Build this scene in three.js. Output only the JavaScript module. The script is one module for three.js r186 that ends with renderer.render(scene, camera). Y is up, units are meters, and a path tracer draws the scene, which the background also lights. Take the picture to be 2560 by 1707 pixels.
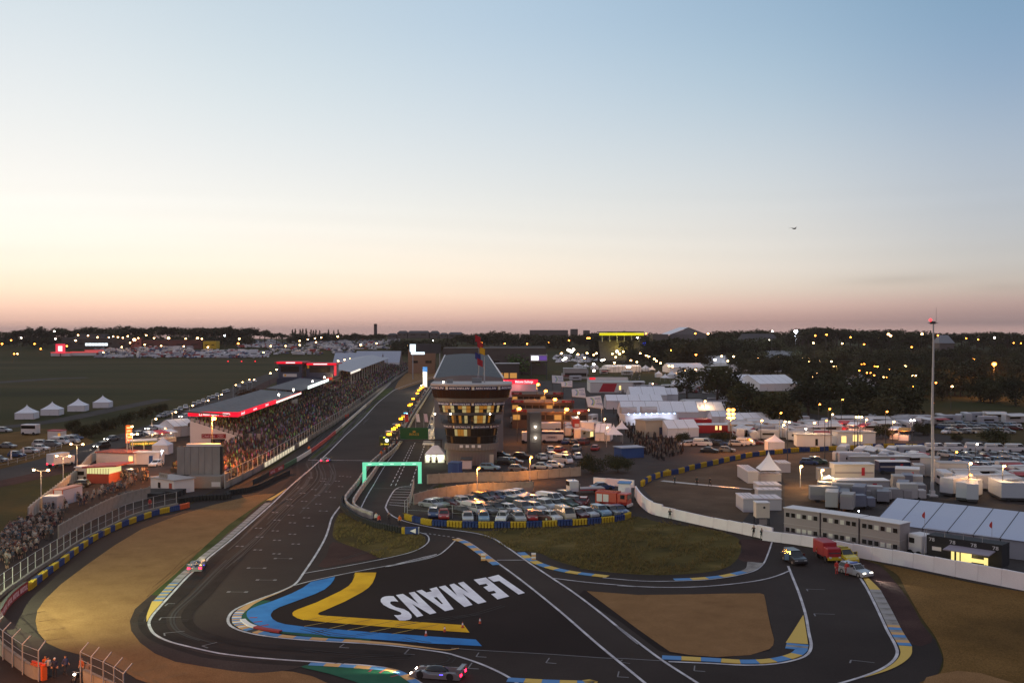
import * as THREE from 'three';
import { mergeGeometries } from 'three/addons/utils/BufferGeometryUtils.js';
import { RoundedBoxGeometry } from 'three/addons/geometries/RoundedBoxGeometry.js';
import { MarchingCubes } from 'three/addons/objects/MarchingCubes.js';

// ---------------------------------------------------------------- camera, sky, sun, exposure
const EYE = 31.5, FOCAL = 2700, MIDX = 1280, MIDY = 853.5, HORIZON = 815;
const PITCH = Math.atan((MIDY - HORIZON) / FOCAL);
const scene = new THREE.Scene();
const camera = new THREE.PerspectiveCamera(2 * Math.atan(MIDY / FOCAL) * 180 / Math.PI, 1024 / 682, 1, 9000);
camera.position.set(0, EYE, 0);
camera.rotation.set(-PITCH, 0, 0);
const renderer = new THREE.WebGLRenderer({ antialias: true });
renderer.toneMapping = THREE.LinearToneMapping;
renderer.toneMappingExposure = 1;
renderer.shadowMap.enabled = true;

const toLin = (v) => { v /= 255; return v <= 0.04045 ? v / 12.92 : Math.pow((v + 0.055) / 1.055, 2.4); };
const toSrgb = (v) => 255 * (v <= 0.0031308 ? v * 12.92 : 1.055 * Math.pow(Math.min(1, Math.max(0, v)), 1 / 2.4) - 0.055);
{ // dusk sky: rows by elevation, columns by azimuth east of the view direction (the afterglow is to the left)
  const AZ = [-180, -110, -60, -25, -13, 0, 13, 25, 60, 110, 180];
  const EL = [-90, -1, 0.2, 1.15, 1.9, 3.0, 5.1, 8.2, 12.6, 16.8, 30, 50, 90];
  const low = [[110, 110, 126], [150, 132, 136], [216, 176, 160], [226, 186, 172], [222, 184, 172], [205, 170, 162], [182, 151, 147], [150, 130, 132], [122, 118, 128], [110, 110, 126], [110, 110, 126]];
  const rows = [
    Array(11).fill([198, 163, 156]),
    low, low,
    [[132, 120, 132], [176, 152, 150], [246, 206, 180], [250, 214, 192], [247, 213, 191], [235, 205, 187], [210, 183, 173], [177, 155, 151], [140, 130, 136], [132, 120, 132], [132, 120, 132]],
    [[142, 130, 140], [190, 168, 162], [252, 226, 200], [254, 232, 208], [250, 230, 207], [240, 222, 204], [218, 204, 192], [188, 177, 170], [146, 142, 148], [142, 130, 140], [142, 130, 140]],
    [[148, 142, 152], [198, 184, 178], [254, 240, 220], [254, 241, 224], [251, 239, 223], [241, 231, 217], [221, 215, 207], [189, 187, 185], [146, 150, 160], [148, 142, 152], [148, 142, 152]],
    [[146, 150, 166], [200, 196, 196], [253, 247, 234], [251, 248, 240], [244, 242, 235], [232, 231, 226], [214, 215, 214], [182, 188, 195], [142, 156, 174], [164, 146, 156], [176, 150, 156]],
    [[182, 156, 164], [200, 196, 198], [247, 245, 239], [241, 242, 240], [231, 235, 236], [217, 224, 228], [199, 209, 217], [170, 184, 200], [136, 158, 184], [168, 152, 166], [182, 156, 164]],
    [[176, 158, 172], [196, 194, 202], [234, 238, 239], [226, 233, 237], [213, 225, 232], [197, 213, 226], [174, 196, 214], [144, 170, 197], [126, 156, 190], [166, 156, 174], [176, 158, 172]],
    [[168, 160, 178], [190, 192, 204], [216, 226, 232], [212, 224, 232], [199, 215, 227], [181, 203, 222], [157, 184, 208], [131, 163, 192], [120, 154, 190], [160, 158, 180], [168, 160, 178]],
    [[172, 168, 184], [184, 188, 202], [196, 204, 214], [184, 200, 216], [176, 194, 214], [166, 186, 210], [154, 178, 204], [146, 172, 200], [150, 166, 192], [166, 166, 186], [172, 168, 184]],
    [[176, 176, 192], ...Array(9).fill([172, 180, 198]), [176, 176, 192]],
    [...Array(11).fill([170, 178, 198])],
  ].map((r) => r.map((c) => c.map(toLin)));
  const w = 2048, h = 1024, data = new Float32Array(w * h * 4);
  const find = (list, v) => { let i = 0; while (i < list.length - 2 && v > list[i + 1]) i++; const t = Math.min(1, Math.max(0, (v - list[i]) / (list[i + 1] - list[i]))); return [i, t]; };
  const slope = (X, Y, i) => i <= 0 || i >= X.length - 1 ? 0 : (Y(i + 1) - Y(i - 1)) / (X[i + 1] - X[i - 1]);
  const herm = (X, Y, i, t) => { const d = X[i + 1] - X[i], t2 = t * t, t3 = t2 * t; return Y(i) * (2 * t3 - 3 * t2 + 1) + slope(X, Y, i) * d * (t3 - 2 * t2 + t) + Y(i + 1) * (3 * t2 - 2 * t3) + slope(X, Y, i + 1) * d * (t3 - t2); };
  for (let y = 0; y < h; y++) for (let x = 0; x < w; x++) {
    const el = ((y + 0.5) / h - 0.5) * 180, phi = ((x + 0.5) / w - 0.5) * 2 * Math.PI; // direction (cos phi, sin phi) in x, z
    const az = Math.atan2(Math.cos(phi), -Math.sin(phi)) * 180 / Math.PI;
    const [i, t] = find(AZ, az), [j, s] = find(EL, el > 0 ? Math.max(el, 0.2) : -90), o = (y * w + x) * 4;
    const streak = el > 0.4 && el < 7 ? 0.012 * Math.sin(el * 5.1 + Math.sin(az * 0.11) * 2.2) * Math.sin(az * 0.07 + el) : 0;
    const wa = (az - 19.6) / 2.6, we = (el - 2.3 - (az - 19.6) * 0.03) / 0.2, wb = (az - 24.6) / 1.6, wf = (el - 1.9) / 0.16, wisp = 0.13 * Math.exp(-wa * wa - we * we) + 0.09 * Math.exp(-wb * wb - wf * wf);
    for (let k = 0; k < 3; k++) {
      const col = (jj) => herm(AZ, (q) => rows[jj][q][k], i, t), cache = {};
      data[o + k] = Math.max(0.002, herm(EL, (q) => cache[q] ??= col(q), j, s)) * (1 + streak - wisp) * (el > 0 && el < 16 ? 1 + [.15, .11, .06][k] * (1 - el / 16) : 1);
    }
    data[o + 3] = 1;
  }
  const sky = new THREE.DataTexture(data, w, h, THREE.RGBAFormat, THREE.FloatType);
  sky.mapping = THREE.EquirectangularReflectionMapping; sky.magFilter = THREE.LinearFilter; sky.needsUpdate = true;
  scene.background = sky; scene.environment = sky;
}
const sun = new THREE.DirectionalLight(0xffc9a0, 0.3); // the last glow, just above the horizon on the left
sun.position.set(-900, 90, -900); sun.castShadow = true; sun.shadow.radius = 24; sun.shadow.mapSize.set(2048, 2048);
Object.assign(sun.shadow.camera, { left: -600, right: 600, top: 600, bottom: -600, near: 1, far: 3000 });
sun.target.position.set(0, 0, -200); scene.add(sun, sun.target);

// ---------------------------------------------------------------- survey: where a spot seen in the photograph stands on the ground
const VIEW = { d: [0, 0, .91875], a0: [0, 780, 3.672], a1: [480, 780, 3.672], a2: [960, 780, 3.672], a3: [1440, 780, 3.672], a4: [1920, 780, 3.672],
  b0: [0, 1180, 2.975], b1: [480, 1180, 2.975], b2: [960, 1180, 2.975], b3: [1440, 1180, 2.975], b4: [1920, 1180, 2.975],
  c1: [1060, 860, 4.6125], c2: [380, 980, 6.031], c3: [660, 830, 5.88], c4: [1820, 1100, 4.9], c5: [1220, 880, 5.88], c6: [0, 1540, 7.84], c7: [560, 1380, 6.532], c8: [1020, 1180, 4.055],
  e1: [940, 1420, 6.031], e2: [0, 1100, 6.533], e3: [760, 1440, 4.9], e4: [2040, 1320, 9.8], e5: [2200, 1240, 6.533], e6: [840, 1060, 5.6] };
const V3 = (x, y, z) => new THREE.Vector3(x, y, z);
function sight(v, x, y) {
  const [x0, y0, s] = VIEW[v], dx = (x0 + x / s - MIDX) / FOCAL, dy = -(y0 + y / s - MIDY) / FOCAL;
  return V3(dx, dy * Math.cos(PITCH) - Math.sin(PITCH), -dy * Math.sin(PITCH) - Math.cos(PITCH));
}
function G(v, x, y, h = 0) { const r = sight(v, x, y), t = (h - EYE) / r.y; return V3(r.x * t, h, r.z * t); } // on the level h
function far(v, x, y, D) { const r = sight(v, x, y), t = -D / r.z; return V3(r.x * t, EYE + r.y * t, -D); } // at distance D
function topOf(v, y, D) { const r = sight(v, 0, y); return EYE + r.y / -r.z * D; } // height of a top edge at distance D
function path(text, h = 0) { // 'b0:1,2 3,4;b1:5,6' -> points
  const out = [];
  for (const part of text.split(';')) { const [v, list] = part.trim().split(':'); for (const p of list.trim().split(/\s+/)) { const [x, y] = p.split(',').map(Number); out.push(G(v, x, y, h)); } }
  return out;
}

// ---------------------------------------------------------------- helpers
function rng(seed) { let a = seed >>> 0; return () => { a = (a + 0x6d2b79f5) | 0; let t = Math.imul(a ^ (a >>> 15), 1 | a); t = (t + Math.imul(t ^ (t >>> 7), 61 | t)) ^ t; return ((t ^ (t >>> 14)) >>> 0) / 4294967296; }; }
const R = rng(20150613), rr = (a, b, r = R) => a + (b - a) * r(), pick = (l, r = R) => l[Math.floor(r() * l.length)];
const taken = new Map();
function numbered(name) { const n = taken.get(name) ?? 0; taken.set(name, n + 1); return n ? name + '_' + String(n).padStart(3, '0') : name; }
function tag(o, label, category, group) { o.userData = { label, category, kind: 'thing' }; if (group) o.userData.group = group; return o; }
function thing(name, label, category, pos = [0, 0, 0], turn = 0, group) {
  const o = new THREE.Group(); o.name = numbered(name); o.position.set(...(pos.isVector3 ? pos.toArray() : pos)); o.rotation.y = turn; scene.add(o); return tag(o, label, category, group);
}
function part(name, geo, mat, parent) { const m = new THREE.Mesh(Array.isArray(geo) ? merge(geo) : geo, mat); m.name = name; parent.add(m); return m; }
function solo(name, geo, mat, label, category, group) { const m = new THREE.Mesh(Array.isArray(geo) ? merge(geo) : geo, mat); m.name = numbered(name); scene.add(m); return tag(m, label, category, group); }
function struct(name, geo, mat) { const m = new THREE.Mesh(Array.isArray(geo) ? merge(geo) : geo, mat); m.name = numbered(name); m.userData.kind = 'structure'; scene.add(m); return m; }
function dup(o, pos, turn, label, group) { const c = o.clone(); c.name = numbered(o.name.replace(/_\d{3}$/, '')); c.userData = { ...o.userData, label }; if (group) c.userData.group = group; c.position.copy(pos.isVector3 ? pos : V3(...pos)); c.rotation.y = turn; scene.add(c); return c; }
function merge(list) {
  const plain = list.map((g) => { g = g.index ? g.toNonIndexed() : g; for (const k of Object.keys(g.attributes)) if (!['position', 'normal', 'uv', 'color'].includes(k)) g.deleteAttribute(k); return g; });
  const col = plain.some((g) => g.attributes.color);
  for (const g of plain) {
    const n = g.attributes.position.count;
    if (!g.attributes.uv) g.setAttribute('uv', new THREE.BufferAttribute(new Float32Array(n * 2), 2));
    if (col && !g.attributes.color) g.setAttribute('color', new THREE.BufferAttribute(new Float32Array(n * 3).fill(1), 3));
  }
  return mergeGeometries(plain, false);
}
const box = (w, h, d, x = 0, y = 0, z = 0, ry = 0) => { const g = new THREE.BoxGeometry(w, h, d); if (ry) g.rotateY(ry); return g.translate(x, y + h / 2, z); }; // y = underside
const cyl = (r0, r1, h, x = 0, y = 0, z = 0, n = 8) => new THREE.CylinderGeometry(r1, r0, h, n).translate(x, y + h / 2, z); // r0 bottom
const ball = (r, x, y, z, n = 8) => new THREE.SphereGeometry(r, n, Math.max(4, n - 2)).translate(x, y, z);
function bar(a, b, r, n = 6) { const d = b.clone().sub(a), g = new THREE.CylinderGeometry(r, r, d.length(), n); g.applyQuaternion(new THREE.Quaternion().setFromUnitVectors(V3(0, 1, 0), d.clone().normalize())); return g.translate((a.x + b.x) / 2, (a.y + b.y) / 2, (a.z + b.z) / 2); }
function faces(quads, uvs) { // quads of Vector3 (a,b,c,d counter-clockwise), uv 0..1 each
  const p = [], u = [];
  for (const q of quads) { const [a, b, c, d] = q; for (const [v, s, t] of [[a, 0, 0], [b, 1, 0], [c, 1, 1], [a, 0, 0], [c, 1, 1], [d ?? c, 0, 1]]) { p.push(v.x, v.y, v.z); u.push(s, t); } }
  const g = new THREE.BufferGeometry(); g.setAttribute('position', new THREE.Float32BufferAttribute(p, 3)); g.setAttribute('uv', new THREE.Float32BufferAttribute(u, 2)); g.computeVertexNormals(); return g;
}
function smooth(points, step = 1.2, closed = false) {
  if (points.length < 3 && !closed) closed = false;
  const c = new THREE.CatmullRomCurve3(points.map((p) => p.clone()), closed, 'centripetal');
  return c.getSpacedPoints(Math.max(2, Math.round(c.getLength() / step)));
}
function lengths(pts) { const l = [0]; for (let i = 1; i < pts.length; i++) l.push(l[i - 1] + pts[i].distanceTo(pts[i - 1])); return l; }
function sideAt(pts, i) { const a = pts[Math.max(0, i - 1)], b = pts[Math.min(pts.length - 1, i + 1)]; const d = b.clone().sub(a); d.y = 0; d.normalize(); return V3(-d.z, 0, d.x); } // to the right of travel
function ribbon(pts, lo, hi, y) { // flat strip between offsets lo..hi (right positive) at height y
  const p = [], u = [], idx = [], L = lengths(pts);
  pts.forEach((q, i) => { const s = sideAt(pts, i), a = typeof lo === 'function' ? lo(L[i]) : lo, b = typeof hi === 'function' ? hi(L[i]) : hi; p.push(q.x + s.x * a, y, q.z + s.z * a, q.x + s.x * b, y, q.z + s.z * b); u.push(a, L[i], b, L[i]); });
  for (let i = 0; i + 1 < pts.length; i++) { const a = 2 * i; idx.push(a, a + 1, a + 2, a + 1, a + 3, a + 2); }
  const g = new THREE.BufferGeometry(); g.setAttribute('position', new THREE.Float32BufferAttribute(p, 3)); g.setAttribute('uv', new THREE.Float32BufferAttribute(u, 2)); g.setIndex(idx); g.computeVertexNormals(); return g;
}
function prism(pts, lo, hi, y0, y1) { // solid strip with rectangular section along a line
  const p = [], u = [], L = lengths(pts), n = pts.length, q = [];
  pts.forEach((c, i) => { const s = sideAt(pts, i); q.push([V3(c.x + s.x * lo, y0, c.z + s.z * lo), V3(c.x + s.x * lo, y1, c.z + s.z * lo), V3(c.x + s.x * hi, y1, c.z + s.z * hi), V3(c.x + s.x * hi, y0, c.z + s.z * hi)]); });
  const add = (a, b, c, d, ua, ub, va, vb) => { for (const [v, s, t] of [[a, ua, va], [b, ub, va], [c, ub, vb], [a, ua, va], [c, ub, vb], [d, ua, vb]]) { p.push(v.x, v.y, v.z); u.push(s, t); } };
  for (let i = 0; i + 1 < n; i++) { const A = q[i], B = q[i + 1];
    add(A[0], A[1], B[1], B[0], y0, y1, L[i], L[i + 1]); add(A[1], A[2], B[2], B[1], lo, hi, L[i], L[i + 1]); add(A[2], A[3], B[3], B[2], y1, y0, L[i], L[i + 1]); }
  add(q[0][0], q[0][3], q[0][2], q[0][1], lo, hi, y0, y1); const Z = q[n - 1]; add(Z[0], Z[1], Z[2], Z[3], lo, hi, y0, y1);
  const g = new THREE.BufferGeometry(); g.setAttribute('position', new THREE.Float32BufferAttribute(p, 3)); g.setAttribute('uv', new THREE.Float32BufferAttribute(u, 2)); g.computeVertexNormals(); return g;
}
function cutLine(pts, a, b) { // the stretch of a line between lengths a and b
  const L = lengths(pts), at = (s) => { let i = 1; while (i < L.length - 1 && L[i] < s) i++; const t = (s - L[i - 1]) / (L[i] - L[i - 1]); return pts[i - 1].clone().lerp(pts[i], Math.min(1, Math.max(0, t))); };
  const out = [at(a)]; for (let i = 0; i < pts.length; i++) if (L[i] > a + 0.02 && L[i] < b - 0.02) out.push(pts[i]); out.push(at(b)); return out;
}
function patch(pts, y, curve = true) { // flat area inside a closed outline; uv in metres
  const l = curve ? smooth(pts, 2, true) : pts, s = new THREE.Shape(l.map((p) => new THREE.Vector2(p.x, -p.z)));
  return new THREE.ShapeGeometry(s).rotateX(-Math.PI / 2).translate(0, y, 0);
}

// ---------------------------------------------------------------- procedural surfaces
function field(n, cells, oct, seed) { // tileable value noise 0..1
  const out = new Float32Array(n * n), r = rng(seed); let amp = 1, sum = 0;
  for (let o = 0; o < oct; o++, cells *= 2, amp *= 0.55) {
    if (cells > n) break; sum += amp; const g = Float32Array.from({ length: cells * cells }, () => r());
    for (let y = 0; y < n; y++) { const fy = y / n * cells, iy = Math.floor(fy), ty = fy - iy, sy = ty * ty * (3 - 2 * ty), y0 = iy % cells * cells, y1 = (iy + 1) % cells * cells;
      for (let x = 0; x < n; x++) { const fx = x / n * cells, ix = Math.floor(fx), tx = fx - ix, sx = tx * tx * (3 - 2 * tx), x0 = ix % cells, x1 = (ix + 1) % cells;
        out[y * n + x] += amp * ((g[y0 + x0] * (1 - sx) + g[y0 + x1] * sx) * (1 - sy) + (g[y1 + x0] * (1 - sx) + g[y1 + x1] * sx) * sy); } }
  }
  for (let i = 0; i < out.length; i++) out[i] /= sum; return out;
}
function grainTex(n, metres, stops, { cells = 4, oct = 7, seed = 1, gain = 1.9, fine = 0.25, stretch = 1 } = {}) { // stops: linear colours from low to high noise
  const f = field(n, cells, oct, seed), r = rng(seed + 99), d = new Uint8Array(n * n * 4);
  for (let i = 0; i < n * n; i++) {
    let v = (f[i] - 0.5) * gain + 0.5; v = Math.min(0.9999, Math.max(0, v)); const k = v * (stops.length - 1), j = Math.floor(k), t = k - j, g = 1 + (r() - 0.5) * 2 * fine;
    for (let c = 0; c < 3; c++) d[i * 4 + c] = toSrgb((stops[j][c] * (1 - t) + stops[j + 1][c] * t) * g); d[i * 4 + 3] = 255;
  }
  const t = new THREE.DataTexture(d, n, n); t.colorSpace = THREE.SRGBColorSpace; t.wrapS = t.wrapT = THREE.RepeatWrapping; t.magFilter = THREE.LinearFilter; t.repeat.set(1 / metres, stretch / metres); t.needsUpdate = true; return t;
}
const M = {};
const mat = (color, roughness = 0.8, more = {}) => new THREE.MeshStandardMaterial({ color: Array.isArray(color) ? new THREE.Color().setRGB(...color) : color, roughness, side: THREE.DoubleSide, ...more });
const textured = (map, roughness = 0.95, more = {}) => new THREE.MeshPhysicalMaterial({ map, roughness, specularIntensity: .12, side: THREE.DoubleSide, ...more });
const glow = (color, k = 1, base = 0x111111) => new THREE.MeshStandardMaterial({ color: base, roughness: 0.5, emissive: color, emissiveIntensity: k });
function canvasMat(w, h, draw, more = {}) { // flat print
  const c = document.createElement('canvas'); c.width = w; c.height = h; const x = c.getContext('2d'); draw(x, w, h);
  const t = new THREE.CanvasTexture(c); t.colorSpace = THREE.SRGBColorSpace; const { emit, ...rest } = more;
  return new THREE.MeshStandardMaterial({ map: t, roughness: 0.7, side: THREE.DoubleSide, ...(emit ? { emissive: 0xffffff, emissiveMap: t, emissiveIntensity: emit } : {}), ...rest });
}
M.asphalt = textured(grainTex(1024, 70, [[.023, .0168, .0145], [.031, .0232, .020], [.038, .029, .025], [.047, .037, .031]], { cells: 4, oct: 8, seed: 3, fine: .16 }), 0.82);
M.infield = textured(grainTex(1024, 46, [[.0145, .0098, .0088], [.018, .0125, .0112], [.022, .0155, .0138]], { cells: 3, oct: 8, seed: 5, fine: .14 }), 0.86);
M.runoff = textured(grainTex(512, 33, [[.036, .026, .022], [.05, .037, .032], [.06, .046, .04]], { cells: 5, oct: 7, seed: 8 }), 0.9);
M.gravel = textured(grainTex(1024, 26, [[.155, .082, .033], [.205, .109, .045], [.235, .128, .054], [.28, .158, .072]], { cells: 14, oct: 7, seed: 11, fine: .5, gain: .9 }), 1);
M.grass = textured(grainTex(1024, 60, [[.044, .036, .011], [.07, .053, .015], [.094, .07, .02], [.14, .098, .033]], { cells: 11, oct: 7, seed: 17, fine: .4, gain: 1.8, stretch: 1.7 }), 1);
M.verge = textured(grainTex(512, 22, [[.03, .045, .013], [.05, .066, .02], [.07, .08, .03]], { cells: 6, oct: 7, seed: 19, fine: .3 }), 1);
M.dirt = textured(grainTex(1024, 90, [[.062, .036, .010], [.10, .055, .016], [.135, .073, .021], [.165, .09, .028]], { cells: 9, oct: 7, seed: 23, fine: .35, gain: 1.9 }), 1);
M.redsoil = textured(grainTex(512, 30, [[.04, .022, .02], [.058, .032, .028], [.075, .044, .037]], { cells: 5, oct: 7, seed: 29 }), 1);
M.field = textured(grainTex(1024, 900, [[.018, .021, .006], [.03, .033, .009], [.042, .038, .012], [.064, .044, .016]], { cells: 6, oct: 8, seed: 31, fine: .1, stretch: 2.4 }), 1);
M.road = textured(grainTex(512, 40, [[.034, .029, .027], [.047, .041, .038], [.058, .051, .047]], { cells: 5, oct: 7, seed: 37 }), 0.85);
M.concrete = textured(grainTex(512, 7, [[.17, .15, .125], [.25, .225, .19], [.31, .28, .245]], { cells: 4, oct: 7, seed: 41, fine: .1 }), 0.95);
M.paleConcrete = textured(grainTex(512, 9, [[.30, .275, .245], [.38, .35, .31], [.46, .43, .39]], { cells: 4, oct: 7, seed: 43, fine: .08 }), 0.95);
M.whiteWall = textured(grainTex(512, 14, [[.66, .61, .60], [.78, .74, .73], [.84, .81, .80]], { cells: 3, oct: 7, seed: 47, fine: .05 }), 0.85);
M.whitePaint = textured(grainTex(512, 6, [[.62, .59, .63], [.73, .70, .74], [.8, .78, .81]], { cells: 4, oct: 7, seed: 53, fine: .07 }), 0.7);
M.linePaint = textured(grainTex(256, 5, [[.34, .32, .33], [.5, .48, .49], [.62, .6, .6]], { cells: 4, oct: 6, seed: 59 }), 0.75);
M.fadedPaint = mat([.17, .16, .165], .8);
M.yellowPaint = textured(grainTex(512, 9, [[.56, .29, .004], [.68, .36, .006], [.74, .41, .01]], { cells: 4, oct: 7, seed: 61, fine: .08 }), 0.7);
M.bluePaint = textured(grainTex(512, 9, [[.022, .145, .38], [.03, .19, .47], [.036, .22, .53]], { cells: 4, oct: 7, seed: 67, fine: .08 }), 0.7);
M.greenPaint = textured(grainTex(512, 9, [[.008, .06, .034], [.012, .085, .048], [.016, .1, .058]], { cells: 4, oct: 7, seed: 71, fine: .1 }), 0.75);
M.kerbGrey = textured(grainTex(256, 4, [[.17, .155, .14], [.25, .23, .21], [.3, .28, .25]], { cells: 4, oct: 6, seed: 73 }), 0.9);
M.kerbRib = mat([.28, .26, .245], .9);
M.kerbOrange = mat([.52, .29, .10], .8); M.kerbYellow = mat([.55, .36, .06], .8); M.kerbBlue = mat([.06, .20, .42], .8); M.kerbWhite = mat([.62, .6, .6], .75); M.kerbRed = mat([.25, .02, .03], .8);
M.black = mat([.012, .012, .013], .8); M.rubber = mat([.016, .016, .017], .9); M.steel = mat([.32, .32, .33], .5, { metalness: .5 }); M.darkSteel = mat([.05, .05, .055], .6, { metalness: .3 }); M.galv = mat([.38, .38, .39], .55, { metalness: .4 });

// ---------------------------------------------------------------- terrain: level round the circuit, rising gently far off
const sm = (a, b, v) => { const t = Math.min(1, Math.max(0, (v - a) / (b - a))); return t * t * (3 - 2 * t); };
function terrain(x, z) { // ground height
  const D = -z, az = Math.atan2(x, D);
  const left = (sm(965, 1150, D) * 9.5 + sm(1150, 1600, D) * 4) * sm(0.02, -0.14, az), mid = sm(720, 1500, D) * 13 * sm(-0.2, -0.02, az), right = sm(520, 1300, D) * 9 * sm(0.06, 0.3, az);
  return Math.max(0, left + mid * sm(0.5, 0.1, az) + right) - 0.013 * Math.max(0, D - 1550);
}
const lift = (p) => { p.y = terrain(p.x, p.z); return p; };
{
  const p = [], u = [], idx = [], xs = [], zs = [];
  for (let i = 0; i <= 80; i++) xs.push(Math.sign(i - 40) * Math.pow(Math.abs(i - 40) / 40, 1.7) * 4200);
  for (let j = 0; j <= 100; j++) zs.push(300 - 60 * j - (j > 60 ? (j - 60) * 60 : 0));
  for (const z of zs) for (const x of xs) { p.push(x, terrain(x, z) - 0.02, z); u.push(x, z); }
  for (let j = 0; j < zs.length - 1; j++) for (let i = 0; i < 80; i++) { const a = j * 81 + i; idx.push(a, a + 1, a + 81, a + 1, a + 82, a + 81); }
  const g = new THREE.BufferGeometry(); g.setAttribute('position', new THREE.Float32BufferAttribute(p, 3)); g.setAttribute('uv', new THREE.Float32BufferAttribute(u, 2)); g.setIndex(idx); g.computeVertexNormals();
  struct('ground', g, M.field);
}
const X = (x, z) => V3(x, 0, z);
// hard standing of the whole circuit, paddock and spectator areas
struct('circuit_asphalt', patch([...path('b0:0,1100 100,960 205,870 460,670 775,455 1070,335 1400,250;a1:330,1560 720,1440 1000,1240 1330,1030 1700,750 1960,565 2060,490'), X(-40, -860), X(-38, -640), X(-14, -560), X(-8, -250), ...path('b2:160,290 480,380 1000,410 1500,395 1800,330;b3:440,200 560,310 1000,410 1450,515 1900,590;b4:660,640 830,690 960,830 1120,1090 1250,1250 1305,1390 1270,1500 1130,1568'), X(40, -70), X(-75, -70), X(-75, -98)], 0.008, false), M.asphalt);
struct('paddock_asphalt', patch([X(-14, -238), ...path('b2:160,300 480,375 1000,400 1500,390 1830,325;b3:440,190 560,300 1000,400 1450,505 1900,575;b4:900,690 1904,900'), X(120, -110), X(150, -180), X(128, -300), X(100, -420), X(95, -560), X(-4, -640), X(-8, -300)], 0.012, false), M.road);
struct('spectator_ground', patch([...path('b0:0,1060 205,850 460,655 775,445 1070,325 1400,240;a1:330,1555 720,1415 1000,1215'), X(-62, -330), X(-72, -560), X(-84, -900), X(-110, -900), X(-104, -420), X(-98, -260), ...path('b0:560,10 200,350 0,500'), X(-100, -120), X(-80, -80), X(-60, -80)], 0.004, false), M.runoff);
struct('service_road', ribbon(smooth([X(-128, -150), ...path('a0:60,1480 500,1370 930,1240 1330,1100 1680,975 2000,810 2340,640'), X(-160, -760), X(-178, -1000)], 8), -5.5, 5.5, 0.01), M.road);
struct('road_verge', ribbon(smooth([X(-128, -150), ...path('a0:60,1480 500,1370 930,1240 1330,1100 1680,975 2000,810 2340,640'), X(-160, -760)], 8), 5.5, 12, 0.006), M.redsoil);
struct('airfield_taxiway', ribbon([G('a0', -600, 680), G('a0', 0, 645), G('a0', 500, 610), G('a0', 800, 602)], -7, 7, 0.02), M.road);
struct('airfield_track', ribbon(smooth([G('a0', -500, 1110), G('a0', 0, 1060), G('a0', 400, 1015), G('a0', 640, 975), G('a0', 1000, 900), G('a0', 1500, 800)], 10), -4, 4, 0.02), M.road);
struct('airfield_runway', ribbon([far('a0', -900, 470, 860), far('a0', 2300, 505, 860)].map((p) => X(p.x, p.z)), -11, 11, 0.02), M.field);
struct('car_park_ground', patch(path('a0:-900,1500 -300,1200 0,1120 260,1080 600,1060 680,1100 860,1190 700,1290 300,1380 0,1440'), 0.005, false), M.dirt);

// gravel traps, grass and soil round the corner
struct('gravel_trap', patch(path('b0:1904,168 1600,240 1300,330 1050,425 850,545 650,685 450,835 330,950 275,1030 260,1110 278,1190 340,1270 450,1322 600,1362 760,1402 900,1470 1010,1540 1300,1640 1900,1640;b1:1100,1640 1000,1568 900,1522 750,1487 620,1477 560,1492 450,1497 300,1482;b0:1700,1470 1500,1447 1300,1412 1150,1352 1040,1272 972,1182 962,1110 1000,1020 1120,915 1300,762 1500,572 1700,392 1904,252;b1:545,205 620,160'), 0.03, false), M.gravel);
struct('gravel_trap', patch(path('b3:80,886 460,915 900,910 1100,905 1370,903 1400,912 1412,960 1430,1060 1452,1160 1476,1250 1468,1290 1440,1318 1300,1362 1050,1377 850,1362 700,1337 620,1282 450,1162 250,1012'), 0.03, false), M.gravel);
struct('gravel_trap', patch(path('b3:490,110 610,60 700,20;a3:960,1470 1270,1410 1570,1345 1840,1310 2180,1290;c4:2000,150 2352,200 2352,300 2000,260 1400,240 1240,330 1200,420 1180,700 1230,860 700,830 690,700 700,560 660,420;b3:1240,370 1000,345 740,305 600,240'), 0.03, false), textured(grainTex(512, 26, [[.075, .05, .034], [.10, .068, .045], [.125, .086, .057]], { cells: 5, oct: 8, seed: 12, fine: .25 }), 1));
struct('gravel_trap', patch(path('a1:2190,480 2100,500 1960,565 1890,640 1860,700 1900,715 2130,640 2260,600 2260,480'), 0.03, false), M.gravel);
struct('grass_strip', patch(path('b0:1120,915 1300,762 1500,572 1700,392 1904,252;b1:545,205 600,200 300,490 110,640;b0:1560,620 1480,640 1380,750 1260,850 1200,920'), 0.034, false), M.verge);
struct('grass_strip', patch(path('a1:1100,1345 1060,1340 1110,1270 1250,1170 1480,980 1690,790 1760,715 1850,690 1830,725 1770,770 1690,840 1550,985 1390,1135 1230,1290'), 0.03, false), M.verge);
struct('grass_island', patch(path('b1:1085,320 1115,300 1200,352 1350,412 1560,460 1690,468 1735,492 1728,540 1676,588 1560,618 1400,640 1290,590 1170,550 1060,500 1050,420'), 0.03), M.grass);
struct('soil_patch', patch(path('b1:1050,520 1170,552 1290,592 1385,640 1200,670 990,712 940,716 1000,620'), 0.03), M.redsoil);
struct('grass_island', patch(path('b2:130,300 200,365 450,420 800,440 950,425 1500,410 1850,335;b3:440,330 650,380 900,410 1100,450 1215,500 1230,560 1200,650 1100,720 900,755 600,768 300,752 0,716;b2:1500,728 1260,655 1160,605 1040,590 960,585 800,478 640,442 400,402 190,352'), 0.03), M.grass);
struct('soil_patch', patch(path('b3:1230,500 1400,510 1450,525 1430,600 1390,670 1330,675 1220,660 1240,580'), 0.03), M.redsoil);
struct('soil_patch', patch([...path('b4:670,640 830,700 960,830 1080,1000 1160,1150 1230,1260 1100,1300 1010,1260 930,1110 800,870 730,760')], 0.026), M.redsoil);
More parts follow.
